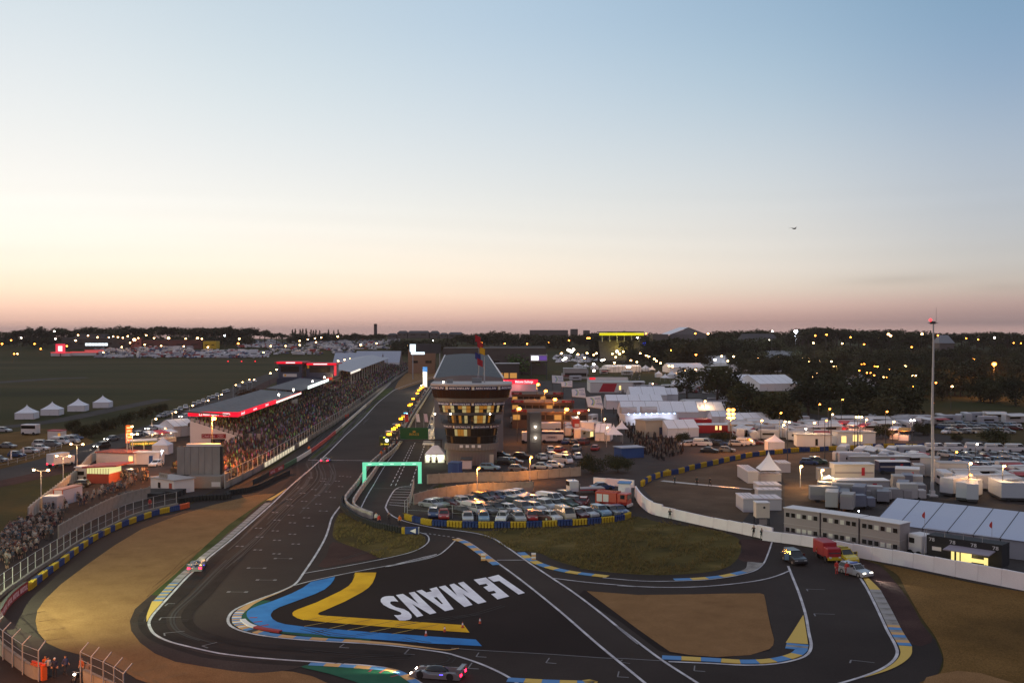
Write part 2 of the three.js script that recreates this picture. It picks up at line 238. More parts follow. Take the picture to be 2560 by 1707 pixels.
struct('grass_field', patch([...path('b4:860,690 960,760 1040,900 1150,1090 1250,1230 1310,1390 1280,1500 1120,1600'), X(42, -80), X(110, -90), X(90, -118), ...path('b4:1904,890')], 0.022), M.dirt);
struct('gravel_patch', patch([...path('b4:1290,1500 1500,1480 1904,1590'), X(60, -80), X(44, -80), ...path('b4:1150,1568')], 0.03), M.gravel);
struct('runoff_asphalt', patch(path('b0:1120,915 1000,1020 962,1110 972,1182 1040,1272 1150,1352 1300,1412 1500,1447;b1:300,1482 450,1497 560,1492 700,1478 850,1440 880,1415 400,1378;b0:1650,1355 1400,1303 1250,1262 1150,1212 1115,1165 1105,1120 1190,1000 1200,920'), 0.032, false), M.runoff);
struct('dark_asphalt', patch(path('b1:745,855 870,820 1200,752 1500,697 1700,657 1830,617;b2:0,722 150,690 300,660 400,630 480,575 545,505 850,700 1100,880 1300,1040 1690,1385 700,1330 200,1300;b1:1250,1265 1000,1250 700,1228 500,1203 380,1175 300,1130 280,1080 320,1035 410,988 520,942 640,893'), 0.02, false), M.infield);
struct('dark_asphalt', patch(path('b3:0,930 60,880 460,925 1400,915 1480,1260 1440,1330 1050,1392 700,1350 620,1330 300,1090'), 0.02, false), M.infield);

// ---------------------------------------------------------------- painted lines
function lines(name, list) { for (const [text, w, m, y] of list) struct(name, ribbon(smooth(path(text), 1), -w / 2, w / 2, y ?? 0.044), m ?? M.linePaint); }
lines('track_line', [
  ['a1:2260,580 2130,620 1990,665 1870,710 1790,765 1700,840 1560,990 1400,1140 1240,1300 1100,1430 950,1560;b1:850,0 710,125 610,222 300,495 110,652;b0:1540,652 1400,772 1290,890 1190,1000 1130,1070 1105,1120 1115,1165 1150,1210 1250,1260 1400,1300 1600,1345;b1:200,1350 400,1375 700,1400 890,1412 1050,1425 1300,1440 1450,1460 1560,1495 1650,1540 1740,1600', .3],
  ['b1:1105,250 1040,340 1015,420 990,490 930,600 830,750 775,825 740,850 640,895 500,945 400,985 310,1030 275,1070 265,1110 290,1150 370,1185 500,1215 700,1240 1000,1262 1250,1275 1500,1295 1700,1320 1904,1350;b2:500,1357 700,1422 850,1487 930,1530 1000,1580', .3],
  ['b2:500,1312 700,1327 1200,1355 1700,1388;b3:300,1387 640,1406', .14, M.fadedPaint],
  ['b2:545,492 620,520 720,585 810,652 1000,790 1300,1030 1600,1290 1904,1540 2000,1620', .3],
  ['e6:690,1170 740,1250 850,1320 1000,1375 1456,1468;b2:500,430 700,460 800,490 900,550 1000,620 1100,690 1250,790 1400,890 1600,1040 1904,1290;b3:300,1145 640,1400 900,1568 990,1630', .3],
  ['b1:825,756 1200,690 1500,630 1650,590 1740,540 1762,500 1740,465 1690,450', .2], ['b1:740,850 870,815 1200,745 1500,690 1700,650 1830,610;b2:0,710 150,680 300,650 400,620 470,570 520,520 545,495', .2],
  ['b2:1250,790 1500,820 1904,855;b3:300,845 600,858 900,855 1200,830 1400,800 1520,765 1590,735', .25],
  ['b3:200,788 500,812 740,812 1000,800 1200,770 1330,735 1390,690 1430,610 1460,522', .22],
  ['b3:1580,700 1620,800 1660,900 1710,1060 1735,1200 1752,1290 1735,1345 1690,1380 1580,1412 1450,1432 1250,1438 1000,1425 690,1412', .3],
  ['b4:480,1590 700,1525 840,1470 930,1410 965,1350 950,1290 890,1180 820,1030 740,870 690,790', .3],
  ['b2:840,656 1040,656', .22], ['a1:1065,1360 1300,1361 1645,1365', .35], 
  ['e6:510,880 600,720 720,530 790,440 880,320', .15], ['e6:345,1180 430,1010 520,860', .2],
  ['e6:690,1170 720,1090 800,950 840,910 920,880 1090,862', .25],
  ['e6:510,905 700,902 830,908', .12, M.fadedPaint],
]);
for (const [x0, y0, x1, y1] of [[905, 893, 1095, 888], [840, 915, 1095, 922], [805, 950, 1075, 957], [790, 985, 1060, 990], [775, 1022, 1053, 1030], [760, 1060, 1045, 1072], [745, 1100, 1033, 1112], [738, 1130, 1020, 1158]].slice(0)) lines('hatch_line', [[`e6:${x0},${y0} ${x1},${y1}`, .28]]);
// dashed pit lane lines
for (const [x0, y0, x1, y1] of [[765, 865, 1060, 290], [830, 865, 1110, 250], [1040, 865, 1260, 235]]) { const a = G('e6', x0, y0), b = G('e6', x1, y1), n = 15; for (let i = 0; i < n; i++) struct('lane_dash', ribbon([a.clone().lerp(b, i / n), a.clone().lerp(b, (i + .55) / n)], -.09, .09, .04), M.linePaint); }
{ const a = G('b2', 300, 455), b = G('b2', 540, 490); for (let i = 0; i < 7; i++) struct('lane_dash', ribbon([a.clone().lerp(b, i / 7), a.clone().lerp(b, (i + .5) / 7)], -.1, .1, .04), M.linePaint); }
// grid boxes on the straight: a short bar with ticks, in two staggered columns
for (const [x, y, w] of [[615, 300, 30], [735, 320, 32], [845, 268, 34], [975, 290, 50], [630, 358, 34], [850, 341, 36], [745, 378, 36], [877, 402, 40], [492, 418, 36], [617, 438, 36], [745, 463, 38], [500, 484, 38], [630, 508, 40], [770, 536, 44], [352, 553, 40], [487, 580, 44], [627, 609, 42], [675, 644, 115], [478, 715, 120], [550, 804, 130], [335, 893, 130], [820, 158, 30], [930, 174, 30], [905, 130, 28], [1010, 147, 28], [1045, 190, 30], [938, 238, 32], [832, 218, 32], [725, 250, 32], [720, 203, 30], [800, 118, 26], [1105, 108, 26], [1080, 68, 26], [970, 68, 26], [1005, 92, 30], [880, 42, 24], [980, 50, 24], [1110, 30, 24], [1165, 35, 24]]) {
  const a = G('b1', x - w / 2, y), b = G('b1', x + w / 2, y + 1), t = .16 + w * .0004, c = (p) => ribbon([p.clone().add(X(0, -.32)), p.clone().add(X(0, .32))], -t, t, .04);
  struct('grid_mark', [ribbon([a, b], -.05, .05, .04), c(a), c(b)], M.fadedPaint);
}
for (const [v, x0, y0, x1, y1] of [['b0', 1195, 1085, 1345, 1080], ['b0', 1218, 1200, 1370, 1185], ['b0', 1500, 1295, 1610, 1268], ['b1', 75, 1295, 185, 1268], ['b0', 1245, 980, 1300, 980], ['b1', 1095, 1305, 1130, 1280], ['b1', 1580, 1355, 1615, 1318], ['b2', 1205, 1420, 1230, 1385], ['b2', 150, 1355, 185, 1318], ['b2', 685, 1375, 705, 1345], ['b2', 625, 1462, 655, 1420], ['b2', 1755, 1415, 1775, 1398], ['b3', 880, 1480, 885, 1442], ['b3', 310, 1525, 320, 1485], ['b3', 325, 1415, 345, 1398], ['b4', 290, 872, 425, 876], ['b4', 345, 1055, 500, 1060], ['b4', 620, 1400, 795, 1420]]) {
  const a = G(v, x0, y0), b = G(v, x1, y1), d = b.clone().sub(a).normalize(), e = V3(-d.z, 0, d.x).multiplyScalar(1); struct('grid_mark', [ribbon([a, b], -.06, .06, .04), ribbon([a, a.clone().add(e)], -.08, .08, .04)], M.fadedPaint);
}

// ---------------------------------------------------------------- broad painted bands and the town name
struct('blue_band', patch(path('c7:1420,490 1810,408 1790,460 1740,530 1640,615 1480,690 1200,795 900,905 800,960 762,1015 760,1050 790,1100 870,1150 1000,1185;e3:0,625 800,690 2105,782 2178,862 1550,830 830,778 300,740;c7:1900,1395 1400,1340 900,1300 650,1235 500,1180 420,1120 370,1060 362,1010 380,970 440,925 560,880 800,800 1100,680 1280,590'), 0.05, false), M.bluePaint);
struct('yellow_band', patch(path('c7:2145,350;e3:600,15 625,-40 885,-40 870,15 840,85 790,145 720,195 500,315 250,425 185,450 165,470 200,485 300,492 1960,605 2028,697 1100,635 280,570 0,540;c7:1300,1118 1190,1085 1120,1040 1112,1000 1140,970 1200,940 1500,830 1900,640 2030,560 2090,490 2120,420'), 0.05, false), M.yellowPaint);
struct('green_band', patch(path('c7:640,795 720,795 770,800 560,880 440,925 380,970 362,1010 370,1060 420,1120 500,1180 650,1235 900,1300 1400,1340 1900,1390 2221,1420;e3:830,778 800,800 500,765 200,745;c7:2000,1440 1500,1400 950,1335 880,1305 600,1245 420,1195 350,1130 300,1090 240,1110 222,1060 230,1020 260,980 330,905 420,855 540,815'), 0.047, false), M.greenPaint);
struct('green_band', patch(path('e3:90,1082 300,1090 700,1118 800,1130 1000,1150 1120,1190 1230,1260 1300,1320 1400,1420 900,1400 600,1290 300,1200 0,1130 -40,1115 0,1100'), 0.047, false), M.greenPaint);
{
  const t = thing('painted_lettering', 'large white block letters LE MANS painted on dark asphalt', 'lettering'); tag(t, t.userData.label, 'lettering');
  const glyphs = {
    letter_l: '1845,105 2245,380 2150,404 1858,198 1775,212 1682,148', letter_e: '1655,146 2010,432 1832,478 1735,398 1815,380 1780,346 1702,362 1618,292 1690,270 1660,240 1560,258 1472,180',
    letter_m: '1318,210 1665,514 1540,546 1300,388 1455,560 1332,592 945,288 1042,266 1222,418 1105,258 1175,238 1400,382 1235,232', letter_n: '405,394 640,545 492,378 578,362 910,680 812,704 540,542 712,722 616,746 300,412',
  };
  for (const [n, s] of Object.entries(glyphs)) part(n, patch(path('e1:' + s), .054, false), M.whitePaint, t);
  const outer = path('e1:912,290 1170,626 1040,656 605,350 690,332 758,374 840,356 805,320').map((p) => new THREE.Vector2(p.x, -p.z)), hole = path('e1:865,448 918,442 1010,545 985,548').map((p) => new THREE.Vector2(p.x, -p.z));
  const sh = new THREE.Shape(outer); sh.holes.push(new THREE.Path(hole)); part('letter_a', new THREE.ShapeGeometry(sh).rotateX(-Math.PI / 2).translate(0, .054, 0), M.whitePaint, t);
  part('letter_s', patch(path('e1:262,428 335,512 280,506 225,508 212,520 215,545 250,570 300,595 420,625 490,665 530,710 538,750 510,780 440,796 350,796 268,714 330,716 375,708 382,690 365,670 300,645 200,610 110,560 70,515 68,480 90,450 130,434 190,426'), .054, false), M.whitePaint, t);
}
// thin dark seams across the bands and old yellow lines between them
for (const [x0, y0, x1, y1] of [[25, 548, 290, 492], [280, 572, 545, 512], [550, 592, 820, 535], [820, 614, 1085, 556], [1085, 635, 1365, 577], [1370, 655, 1645, 597]]) struct('seam_line', ribbon([G('e3', x0, y0), G('e3', x1, y1)], -.035, .035, .056), M.black);
for (const [x0, y0, x1, y1] of [[0, 620, 270, 570], [240, 665, 530, 592], [530, 668, 800, 612], [800, 692, 1060, 640], [1070, 716, 1340, 658]]) struct('old_line', ribbon([G('e3', x0, y0), G('e3', x1, y1)], -.05, .05, .05), M.kerbYellow);

// ---------------------------------------------------------------- kerbs: real strips a little proud of the asphalt, each painted block a piece of its own
function kerb(label, stretches) {
  const t = thing('kerb', label, 'kerb');
  for (const [text, lo, hi, mats, size, y = .07] of stretches) {
    const pts = smooth(path(text), .5), total = lengths(pts).at(-1), n = Math.max(1, Math.round(total / size)), step = total / n;
    const f = (v) => typeof v === 'function' ? (s) => v(s / total) : () => v;
    for (let i = 0; i < n; i++) { const c = cutLine(pts, i * step, (i + 1) * step - (n > 1 ? .015 : 0)), a = f(lo)((i + .5) * step), b = f(hi)((i + .5) * step);
      const g = n > 1 ? prism(c, a, b, 0, y) : ribbon(c, (s) => f(lo)(s), (s) => f(hi)(s), y); part('kerb_block', g, mats[i % mats.length], t); }
  }
  return t;
}
{ // rubber laid down by tyres: short dark streaks along the racing line, scuffs across the paint
  const r = rng(321), line = smooth(path('a1:1700,800 1400,1060 1240,1230 1100,1360;b1:900,60 620,330 380,560 200,720;b0:1450,900 1270,1080 1330,1200 1600,1290;b1:250,1310 700,1350 1100,1370 1500,1400 1750,1480'), 2), L = lengths(line).at(-1), g = [], h = [];
  for (let i = 0; i < 150; i++) { const a = r() * (L - 60), l = 8 + r() * 45, o = (r() - .5) * 7 + Math.sin(a * .05) * 1.5, w = .1 + r() * .16, c = cutLine(line, a, a + l); (r() < .5 ? g : h).push(ribbon(c, (s) => o + s * .01 * (i % 5 - 2), (s) => o + w + s * .01 * (i % 5 - 2), .036 + (i % 7) * .0006)); }
  for (const [o, w] of [[-1.6, 1.3], [1.2, 1.5], [3.2, .9]]) struct('rubber_line', ribbon(cutLine(line, 4, L - 4), (s) => o + Math.sin(s * .03) * .8, (s) => o + w + Math.sin(s * .03) * .8 + Math.sin(s * .21) * .2, .0345 + o * .0002), textured(grainTex(256, 9, [[.017, .0135, .0125], [.022, .0175, .016], [.027, .022, .02]], { cells: 6, oct: 6, seed: 211, fine: .25 }), .85));
  struct('tyre_mark', g, mat([.0125, .0098, .009], .8)); struct('tyre_mark', h, mat([.017, .0138, .0125], .85));
  const sc = []; for (const t of ['e3:200,668 330,700 480,722 660,742', 'e3:0,640 200,690 320,730', 'e3:1240,760 1350,785 1480,810 1560,822', 'e3:640,722 800,700 1000,660', 'c7:1420,1330 1600,1280 1900,1230', 'e3:300,1100 700,1000 1300,1010', 'e3:0,900 500,950 1100,980', 'e3:1400,1090 1700,1070 1790,1020 1740,980', 'b0:1000,1060 1100,1040 1250,1020', 'b0:980,1130 1200,1110 1400,1100', 'b1:1500,560 1300,600 1100,660', 'b2:900,1000 700,1060 450,1110', 'b2:720,1065 400,1100 100,1150']) { const c = smooth(path(t), 1); sc.push(ribbon(c, -.06, .06, .059), ribbon(c, .5, .6, .059)); } struct('tyre_mark', sc, mat([.011, .0095, .0095], .85));
  const rk = [], rd = [];
  for (const t of ['b0:1500,560 1380,640 1250,760 1130,860', 'b0:1480,590 1350,700 1200,830 1090,930', 'b0:1440,640 1300,730 1160,840']) { const c = smooth(path(t), 1); rk.push(ribbon(c, -.07, .07, .034)); rd.push(ribbon(c, .9, 1.0, .034)); }
  struct('gravel_furrow', rk, textured(grainTex(128, 4, [[.125, .065, .026], [.17, .09, .037]], { cells: 4, oct: 5, seed: 201 }), 1)); struct('gravel_furrow', rd, textured(grainTex(128, 4, [[.19, .10, .042], [.23, .128, .055]], { cells: 4, oct: 5, seed: 202 }), 1));
}
const BY = [M.kerbBlue, M.kerbYellow], BO = [M.kerbBlue, M.kerbOrange];
kerb('striped kerb round the tip of the corner inside the blue band', [
  ['b1:735,853 640,896 500,946 400,986 318,1030', -.2, (t) => -.25 - 1.1 * t * t, [M.kerbOrange], 99],
  ['b1:318,1030 285,1060 272,1100 285,1135 330,1165', -.3, -1.3, [M.kerbBlue, M.kerbOrange, M.kerbWhite, M.kerbBlue, M.kerbOrange], .42],
  ['b1:330,1165 380,1185 450,1203 520,1217', -.25, -1.1, [M.kerbOrange, M.kerbBlue, M.black], .8],
  ['b1:520,1217 700,1240 1000,1262 1240,1275', -.22, -.98, BO, 1.75],
  ['b1:1240,1275 1500,1292 1700,1312 1904,1330;b2:560,1316', (t) => -.1 + .1 * t, (t) => -.9 + .75 * t, [M.kerbOrange], 99],
]);
kerb('raised red and white sausage kerb behind the corner tip', [['c7:300,1120 350,1170 430,1215 600,1260 920,1315', -.28, .28, [M.kerbWhite, M.kerbRed, M.kerbRed], 3, .2]]);
for (const [x0, y0, x1, y1] of [[410, 1078, 540, 1076], [480, 1152, 620, 1138], [600, 1213, 730, 1192]]) struct('red_bar', ribbon([G('c7', x0, y0), G('c7', x1, y1)], -.16, .16, .057), M.kerbRed);
kerb('long grey kerb with yellow ends on the left of the straight', [
  ['b1:710,125 650,175 598,212', .2, (t) => .3 + .9 * t, [M.kerbYellow], 99],
  ['b1:598,230 300,495 110,652;b0:1540,652 1400,772 1345,828', .3, 1.3, [M.kerbGrey, M.kerbRib], 1.1],
  ['b0:1345,828 1290,888 1225,962', .3, 1.35, [M.kerbBlue, M.kerbYellow, M.kerbGrey], .55],
  ['b0:1225,962 1190,1000 1130,1070 1105,1115', .2, (t) => 1.45 - 1.2 * t, [M.kerbYellow], 99],
]);
kerb('blue and orange kerb with green apron at the bottom edge', [['e3:90,1058 300,1068 700,1095 1000,1120 1130,1140 1250,1180 1350,1240 1450,1310 1520,1390', .2, 1.0, BO, 1.5]]);
for (const [x0, y0, x1, y1] of [[790, 1180, 870, 1125], [920, 1195, 1010, 1140], [1060, 1240, 1160, 1215]]) struct('red_bar', ribbon([G('e3', x0, y0), G('e3', x1, y1)], -.1, .1, .056), M.kerbRed);
kerb('blue and yellow kerb crossing the bottom middle of the picture', [['b2:925,1535 1200,1550 1600,1566;b3:100,1575 420,1590', -.1, 1.0, BY, 1.5]]);
kerb('blue and yellow kerb along the lower edge of the right gravel trap', [
  ['b3:640,1397 1000,1415 1250,1430 1450,1424 1580,1404 1690,1368 1735,1330', -.1, -1.25, BY, 1.75],
  ['b3:1740,1330 1748,1290', -.2, -2.3, [M.kerbBlue, M.kerbGrey], .6],
  ['b3:1748,1285 1735,1200 1712,1070', -.25, (t) => -2.4 + 2.1 * t, [M.kerbYellow], 99],
]);
kerb('grey and yellow kerb on the outside of the right-hand bend', [
  ['b4:700,1525 840,1470 930,1410 968,1350 955,1292', .25, (t) => .3 + 1.2 * t, [M.kerbYellow], 99],
  ['b4:955,1290 890,1180 862,1120', .25, 1.5, [M.kerbBlue, M.kerbOrange, M.kerbGrey], .9],
  ['b4:862,1120 820,1030 742,875', .25, 1.5, [M.kerbGrey, M.kerbRib], 1.2],
  ['b4:742,875 718,830 690,785', .25, (t) => 1.5 - .6 * t, [M.kerbYellow], 99],
]);
kerb('blue and yellow kerb on the left of the pit exit lane', [['b2:550,497 620,522 720,588 860,690', -.05, .95, [M.kerbOrange, M.kerbBlue], 1.9]]);
kerb('blue and yellow kerb curving below the big grass island', [['b2:985,602 1050,650 1130,690 1250,728 1400,757 1650,787', -.1, -1.2, BY, 2]]);
kerb('blue and yellow kerb at the right end of the grass island', [['b3:740,808 900,802 1100,783 1270,748', .1, -.9, BY, 2], ['b3:1270,748 1340,725 1395,680', .1, (t) => -.9 - 1.2 * t, [M.kerbGrey], 99]]);

// ---------------------------------------------------------------- tyre walls
const tyreColumn = (h) => { const r = .26, n = 4, pts = [new THREE.Vector2(.1, 0)]; for (let i = 0; i < n; i++) { const y = i * h / n; pts.push(new THREE.Vector2(r - .04, y + .015), new THREE.Vector2(r, y + h / n * .5), new THREE.Vector2(r - .04, y + h / n - .015)); } pts.push(new THREE.Vector2(.1, h)); return new THREE.LatheGeometry(pts, 8); };
M.tyreYellow = textured(grainTex(256, 1.5, [[.3, .19, .02], [.44, .3, .03], [.5, .35, .045]], { cells: 3, oct: 6, seed: 81 }), .8); M.tyreBlue = textured(grainTex(256, 1.5, [[.02, .035, .1], [.035, .058, .17], [.045, .075, .2]], { cells: 3, oct: 6, seed: 83 }), .8); M.tyreRed = mat([.5, .08, .02], .8);
function tyreWall(label, text, mats, h = .92, size = 2.47, tint) {
  const t = thing('tyre_wall', label, 'tyre wall'), pts = smooth(path(text), .6), total = lengths(pts).at(-1), n = Math.round(total / size), step = total / n, col = tyreColumn(h);
  for (let i = 0; i < n; i++) { const g = [], k = 5; for (let j = 0; j < k; j++) { const c = cutLine(pts, (i + (j + .3) / k) * step, (i + (j + .7) / k) * step)[0]; g.push(col.clone().translate(c.x, 0, c.z)); g.push(col.clone().translate(c.x + .02, 0, c.z - .5)); }
    part('tyre_block', merge(g), tint?.(i, n) ?? mats[i % mats.length], t); }
  return t;
}
tyreWall('curved yellow and blue tyre wall round the outside of the left gravel trap', 'b0:205,885 280,822 370,750 460,685 535,624 610,569 690,514 775,470 865,426 965,387 1070,350 1180,315 1320,285 1400,265', [M.tyreYellow, M.tyreBlue], .9, 2.42, (i, n) => i >= n - 1 ? M.tyreRed : undefined);
tyreWall('yellow and blue tyre wall in front of the parked cars', 'b2:155,352 195,364 255,380 335,397 430,404 545,410 655,413 775,415 900,415 1020,414 1135,411 1250,405 1360,399 1465,393 1565,386 1650,378 1735,368 1800,353 1835,338', [M.tyreYellow, M.tyreBlue]);
tyreWall('far yellow and blue tyre wall curving round the brown gravel trap', 'b3:490,108 540,72 600,46 690,16;a3:790,1510 960,1480 1050,1452 1170,1424 1270,1402 1370,1378 1470,1357 1570,1334 1660,1322 1750,1308 1840,1302 1940,1292 2060,1282 2180,1280 2310,1272;a4:760,1262 940,1248 1100,1246 1230,1246 1350,1250 1440,1242', [M.tyreYellow, M.tyreBlue], 1.05, 2.9);
tyreWall('low black tyre wall below the covered screen beside the straight', 'b0:1320,235 1480,215 1700,200;b1:250,183 450,140 600,72 720,18', [M.rubber], .95, 3);
tyreWall('dark tyre wall round the nose of the pit wall', 'e6:90,1075 70,1150 110,1230 220,1310 340,1375 560,1455 760,1500 955,1535', [M.rubber], .95, 3);
for (const [x, y, w] of [[1045, 195, 9], [1170, 180, 11]]) { const g = G('b0', x, y); solo('tyre_stack', [0, 1, 2].map((k) => prism([X(g.x - 4 + k * .2, g.z - 1.4 * k), X(g.x + 4 + k * .2, g.z + .6 - 1.4 * k)], -.6, .6, 0, 1)), M.rubber, w === 9 ? 'left of two black tyre piles behind the end of the tyre wall' : 'right of two black tyre piles next to the white kiosk', 'tyre pile'); }

// ---------------------------------------------------------------- concrete walls and wire fences
function slabWall(label, text, h, m, size = 2.6, thick = .22, name = 'concrete_wall') {
  const t = thing(name, label, 'wall'), pts = smooth(path(text), 1), total = lengths(pts).at(-1), n = Math.round(total / size), step = total / n;
  for (let i = 0; i < n; i++) { const dh = (Math.sin(i * 12.9) * .5) * .06; part('slab', prism(cutLine(pts, i * step, (i + 1) * step - .06), 0, thick, 0, h + dh), m, t); part('pillar', box(.18, h + .12, .3, ...cutLine(pts, (i + 1) * step - .03, (i + 1) * step)[0].toArray()), m, t); }
  return t;
}
M.wire = new THREE.MeshStandardMaterial({ color: 0x55534f, roughness: .8, transparent: true, opacity: .22, side: THREE.DoubleSide, depthWrite: false });
function wireFence(label, text, { base = 1, h = 2.4, size = 3.2, lean = .7, m = M.paleConcrete, post = M.galv, mesh = M.wire, off = .3, side = 1 } = {}) {
  const t = thing('debris_fence', label, 'fence'), pts = smooth(path(text), 1), total = lengths(pts).at(-1), n = Math.max(1, Math.round(total / size)), step = total / n;
  if (base) for (let i = 0; i < n; i++) part('wall_block', prism(cutLine(pts, i * step, (i + 1) * step - .04), -.15, .15, 0, base), m, t);
  const at = (s) => { const c = cutLine(pts, Math.max(0, s - .1), Math.min(total, s + .1)), a = c[0], b = c.at(-1), d = b.clone().sub(a).normalize(); return [a.clone().lerp(b, .5), V3(-d.z, 0, d.x).multiplyScalar(side)]; };
  for (let i = 0; i <= n; i++) { const [c, s] = at(i * step), p = c.clone().addScaledVector(s, -off), up = p.clone().setY(base + h - (lean ? .7 : 0)), tip = up.clone().addScaledVector(s, lean).setY(base + h);
    part('post', lean ? [bar(p, up, .06), bar(up, tip, .06)] : bar(p, up, .06), post, t);
    if (i < n) { const [c2, s2] = at((i + 1) * step), q = c2.clone().addScaledVector(s2, -off), up2 = q.clone().setY(up.y), tip2 = up2.clone().addScaledVector(s2, lean).setY(base + h);
      part('wire_panel', faces(lean ? [[p.clone().setY(base), q.clone().setY(base), up2, up], [up, up2, tip2, tip]] : [[p.clone().setY(base), q.clone().setY(base), up2, up]]), mesh, t);
      part('cable', [bar(up, up2, .025, 4), bar(p.clone().setY(base + h * .4), q.clone().setY(base + h * .4), .02, 4)], post, t); } }
  return t;
}
const fenceBehind = wireFence('grey wire debris fence standing behind the left tyre wall', 'b0:-60,985 60,885 130,838 250,752 400,655 600,526 800,424 1000,330 1180,280 1320,250', { base: .5, h: 1.9, lean: 0, size: 2.9, m: M.concrete });
wireFence('leaning wire fence on the pale wall at the bottom left corner', 'c6:-420,180 -160,480 0,742 200,905 430,1075 640,1215 820,1262', { base: 1.15, h: 2.3, size: 2.7, lean: .75, m: M.concrete, off: .35, side: -1 });
wireFence('leaning wire fence below the marshals, cut off by the bottom edge', 'c6:1640,1290 1900,1420 2200,1560 2500,1760', { base: 1.15, h: 2.3, size: 2.4, lean: .75, m: M.concrete, off: .35, side: -1 });
slabWall('beige concrete slab wall running behind the wire fence to the kiosk', 'b0:425,502 600,402 780,304 870,262 980,228 1110,195', 2.1, M.concrete);
slabWall('pale concrete slab wall bordering the road on the far left', 'b0:202,358 300,275 400,195 500,110 580,40;a0:760,1470 800,1415 900,1330', 2.1, M.paleConcrete, 2.4);
slabWall('low plank wall along the road behind the food stalls', 'a0:1180,1248 1400,1165 1600,1075 1830,990', 1.5, M.paleConcrete, 4);
slabWall('brown slab wall behind the back row of parked cars', 'c8:50,335 200,290 400,252 600,225 800,210 1000,205 1270,195', 1.9, M.concrete, 2.5);
slabWall('brown slab wall between the control tower and the bank', 'c8:190,120 500,102 800,95 1010,92 1300,72 1750,38', 1.9, M.concrete, 2.6);
{ // long white wall on the right
  const mk = (label, base, tops) => { const t = thing('white_wall', label, 'wall'), P = path(base), Tp = path(tops), q = [], a = smooth(P, 1.5), hs = P.map((p, i) => topOf(tops.slice(0, 2), +tops.slice(3).split(' ')[i].split(',')[1], -p.z));
    const Ls = lengths(P), La = lengths(a), k = Ls.at(-1) / La.at(-1); const H = (s) => { let i = 1; while (i < Ls.length - 1 && Ls[i] < s) i++; return hs[i - 1] + (hs[i] - hs[i - 1]) * (s - Ls[i - 1]) / (Ls[i] - Ls[i - 1]); };
    const step = 3.0, n = Math.round(La.at(-1) / step); for (let i = 0; i < n; i++) { const c = cutLine(a, i * La.at(-1) / n, (i + 1) * La.at(-1) / n - .03); part('wall_panel', prism(c, -.3, 0, 0, H((i + .5) * Ls.at(-1) / n)), M.whiteWall, t); } return t; };
  mk('long white wall curving past the gravel trap to the containers', 'b3:438,185 470,240 520,288 570,315 700,345 1000,412 1250,465 1460,512', 'b3:438,105 470,150 520,195 570,222 700,270 1000,337 1250,380 1460,412');
  mk('white wall running to the right edge below the containers', 'b4:-40,508 300,555 500,600 700,642 1000,698 1400,780 1904,882 2100,925', 'b4:-40,435 300,478 500,512 700,545 1000,592 1400,660 1904,752 2100,790');
  mk('short white wall at the back of the car park', 'b3:130,90 250,100 430,118', 'b3:130,40 250,48 430,60');
}
{ // pit wall: outer and inner
  for (const [label, text] of [['outer concrete pit wall beside the straight, running round the nose', 'a1:2190,690 2020,960 1940,1100 1890,1200 1800,1280;e6:560,520 440,640 300,860 165,1030 128,1090 150,1170 250,1240 500,1330'], ['inner concrete pit wall beside the pit lane', 'a1:2210,700 2050,960 1970,1110 1920,1200 1850,1290;e6:640,540 520,720 400,880 280,1060 240,1140 270,1215 380,1275 510,1320']]) {
    const t = thing('pit_wall', label, 'wall'), pts = smooth(path(text), 2), L = lengths(pts).at(-1), n = Math.round(L / 4); for (let i = 0; i < n; i++) part('wall_block', prism(cutLine(pts, i * L / n, (i + 1) * L / n - .05), -.15, .15, 0, 1.05), M.paleConcrete, t); }
}

// ---------------------------------------------------------------- lamps
const SODIUM = 0xff9a3c, WARM = 0xffc98a, WHITE = 0xfff0dc, COOL = 0xe8f4ff;
const bulb = { [SODIUM]: glow(0xff9030, 26, 0x332211), [WARM]: glow(0xffc27a, 24, 0x332b22), [WHITE]: glow(0xfff0da, 24, 0x333333), [COOL]: glow(0xe6f3ff, 30, 0x333333) };
function shine(parent, color, k, pos, dist = 0) { const l = new THREE.PointLight(color, k, dist, 2); l.position.copy(pos); l.castShadow = true; l.shadow.radius = 8; parent.add(l); return l; }
function streetLamp(label, top, H, { arms = [0], reach = 1.3, color = WARM, power = 0, r = .22, group, name = 'street_lamp', pole = M.galv, cluster = 1, ground = 0 } = {}) {
  const t = thing(name, label, 'street lamp', [top.x, ground, top.z], 0, group);
  part('pole', cyl(.11, .06, H, 0, 0, 0, 6), pole, t);
  for (const a of arms) { const e = V3(Math.cos(a) * reach, H + .1, Math.sin(a) * reach); if (reach) part('arm', bar(V3(0, H - .05, 0), e, .045), pole, t);
    const head = []; for (let i = 0; i < cluster; i++) { const x = cluster > 1 ? (i % 2 - .5) * r * 2.6 : 0, y = cluster > 1 ? (Math.floor(i / 2) - (cluster / 2 - 1) / 2) * r * 2.3 : 0; head.push(new THREE.SphereGeometry(r, 8, 6).scale(1.15, .8, 1).translate(e.x + x, e.y + y, e.z)); }
    const housing = part('lamp_head', box(r * 2.6 * Math.min(2, cluster), .1, r * 2, e.x, e.y + r * .8 + (cluster > 2 ? r * 1.2 : 0), e.z), M.darkSteel, t); part('bulb', head, bulb[color], housing);
    if (power) shine(t, color, power, V3(e.x, e.y - r * 1.6 - (cluster > 2 ? r * 1.2 : 0), e.z + r * 1.5)); }
  return t;
}
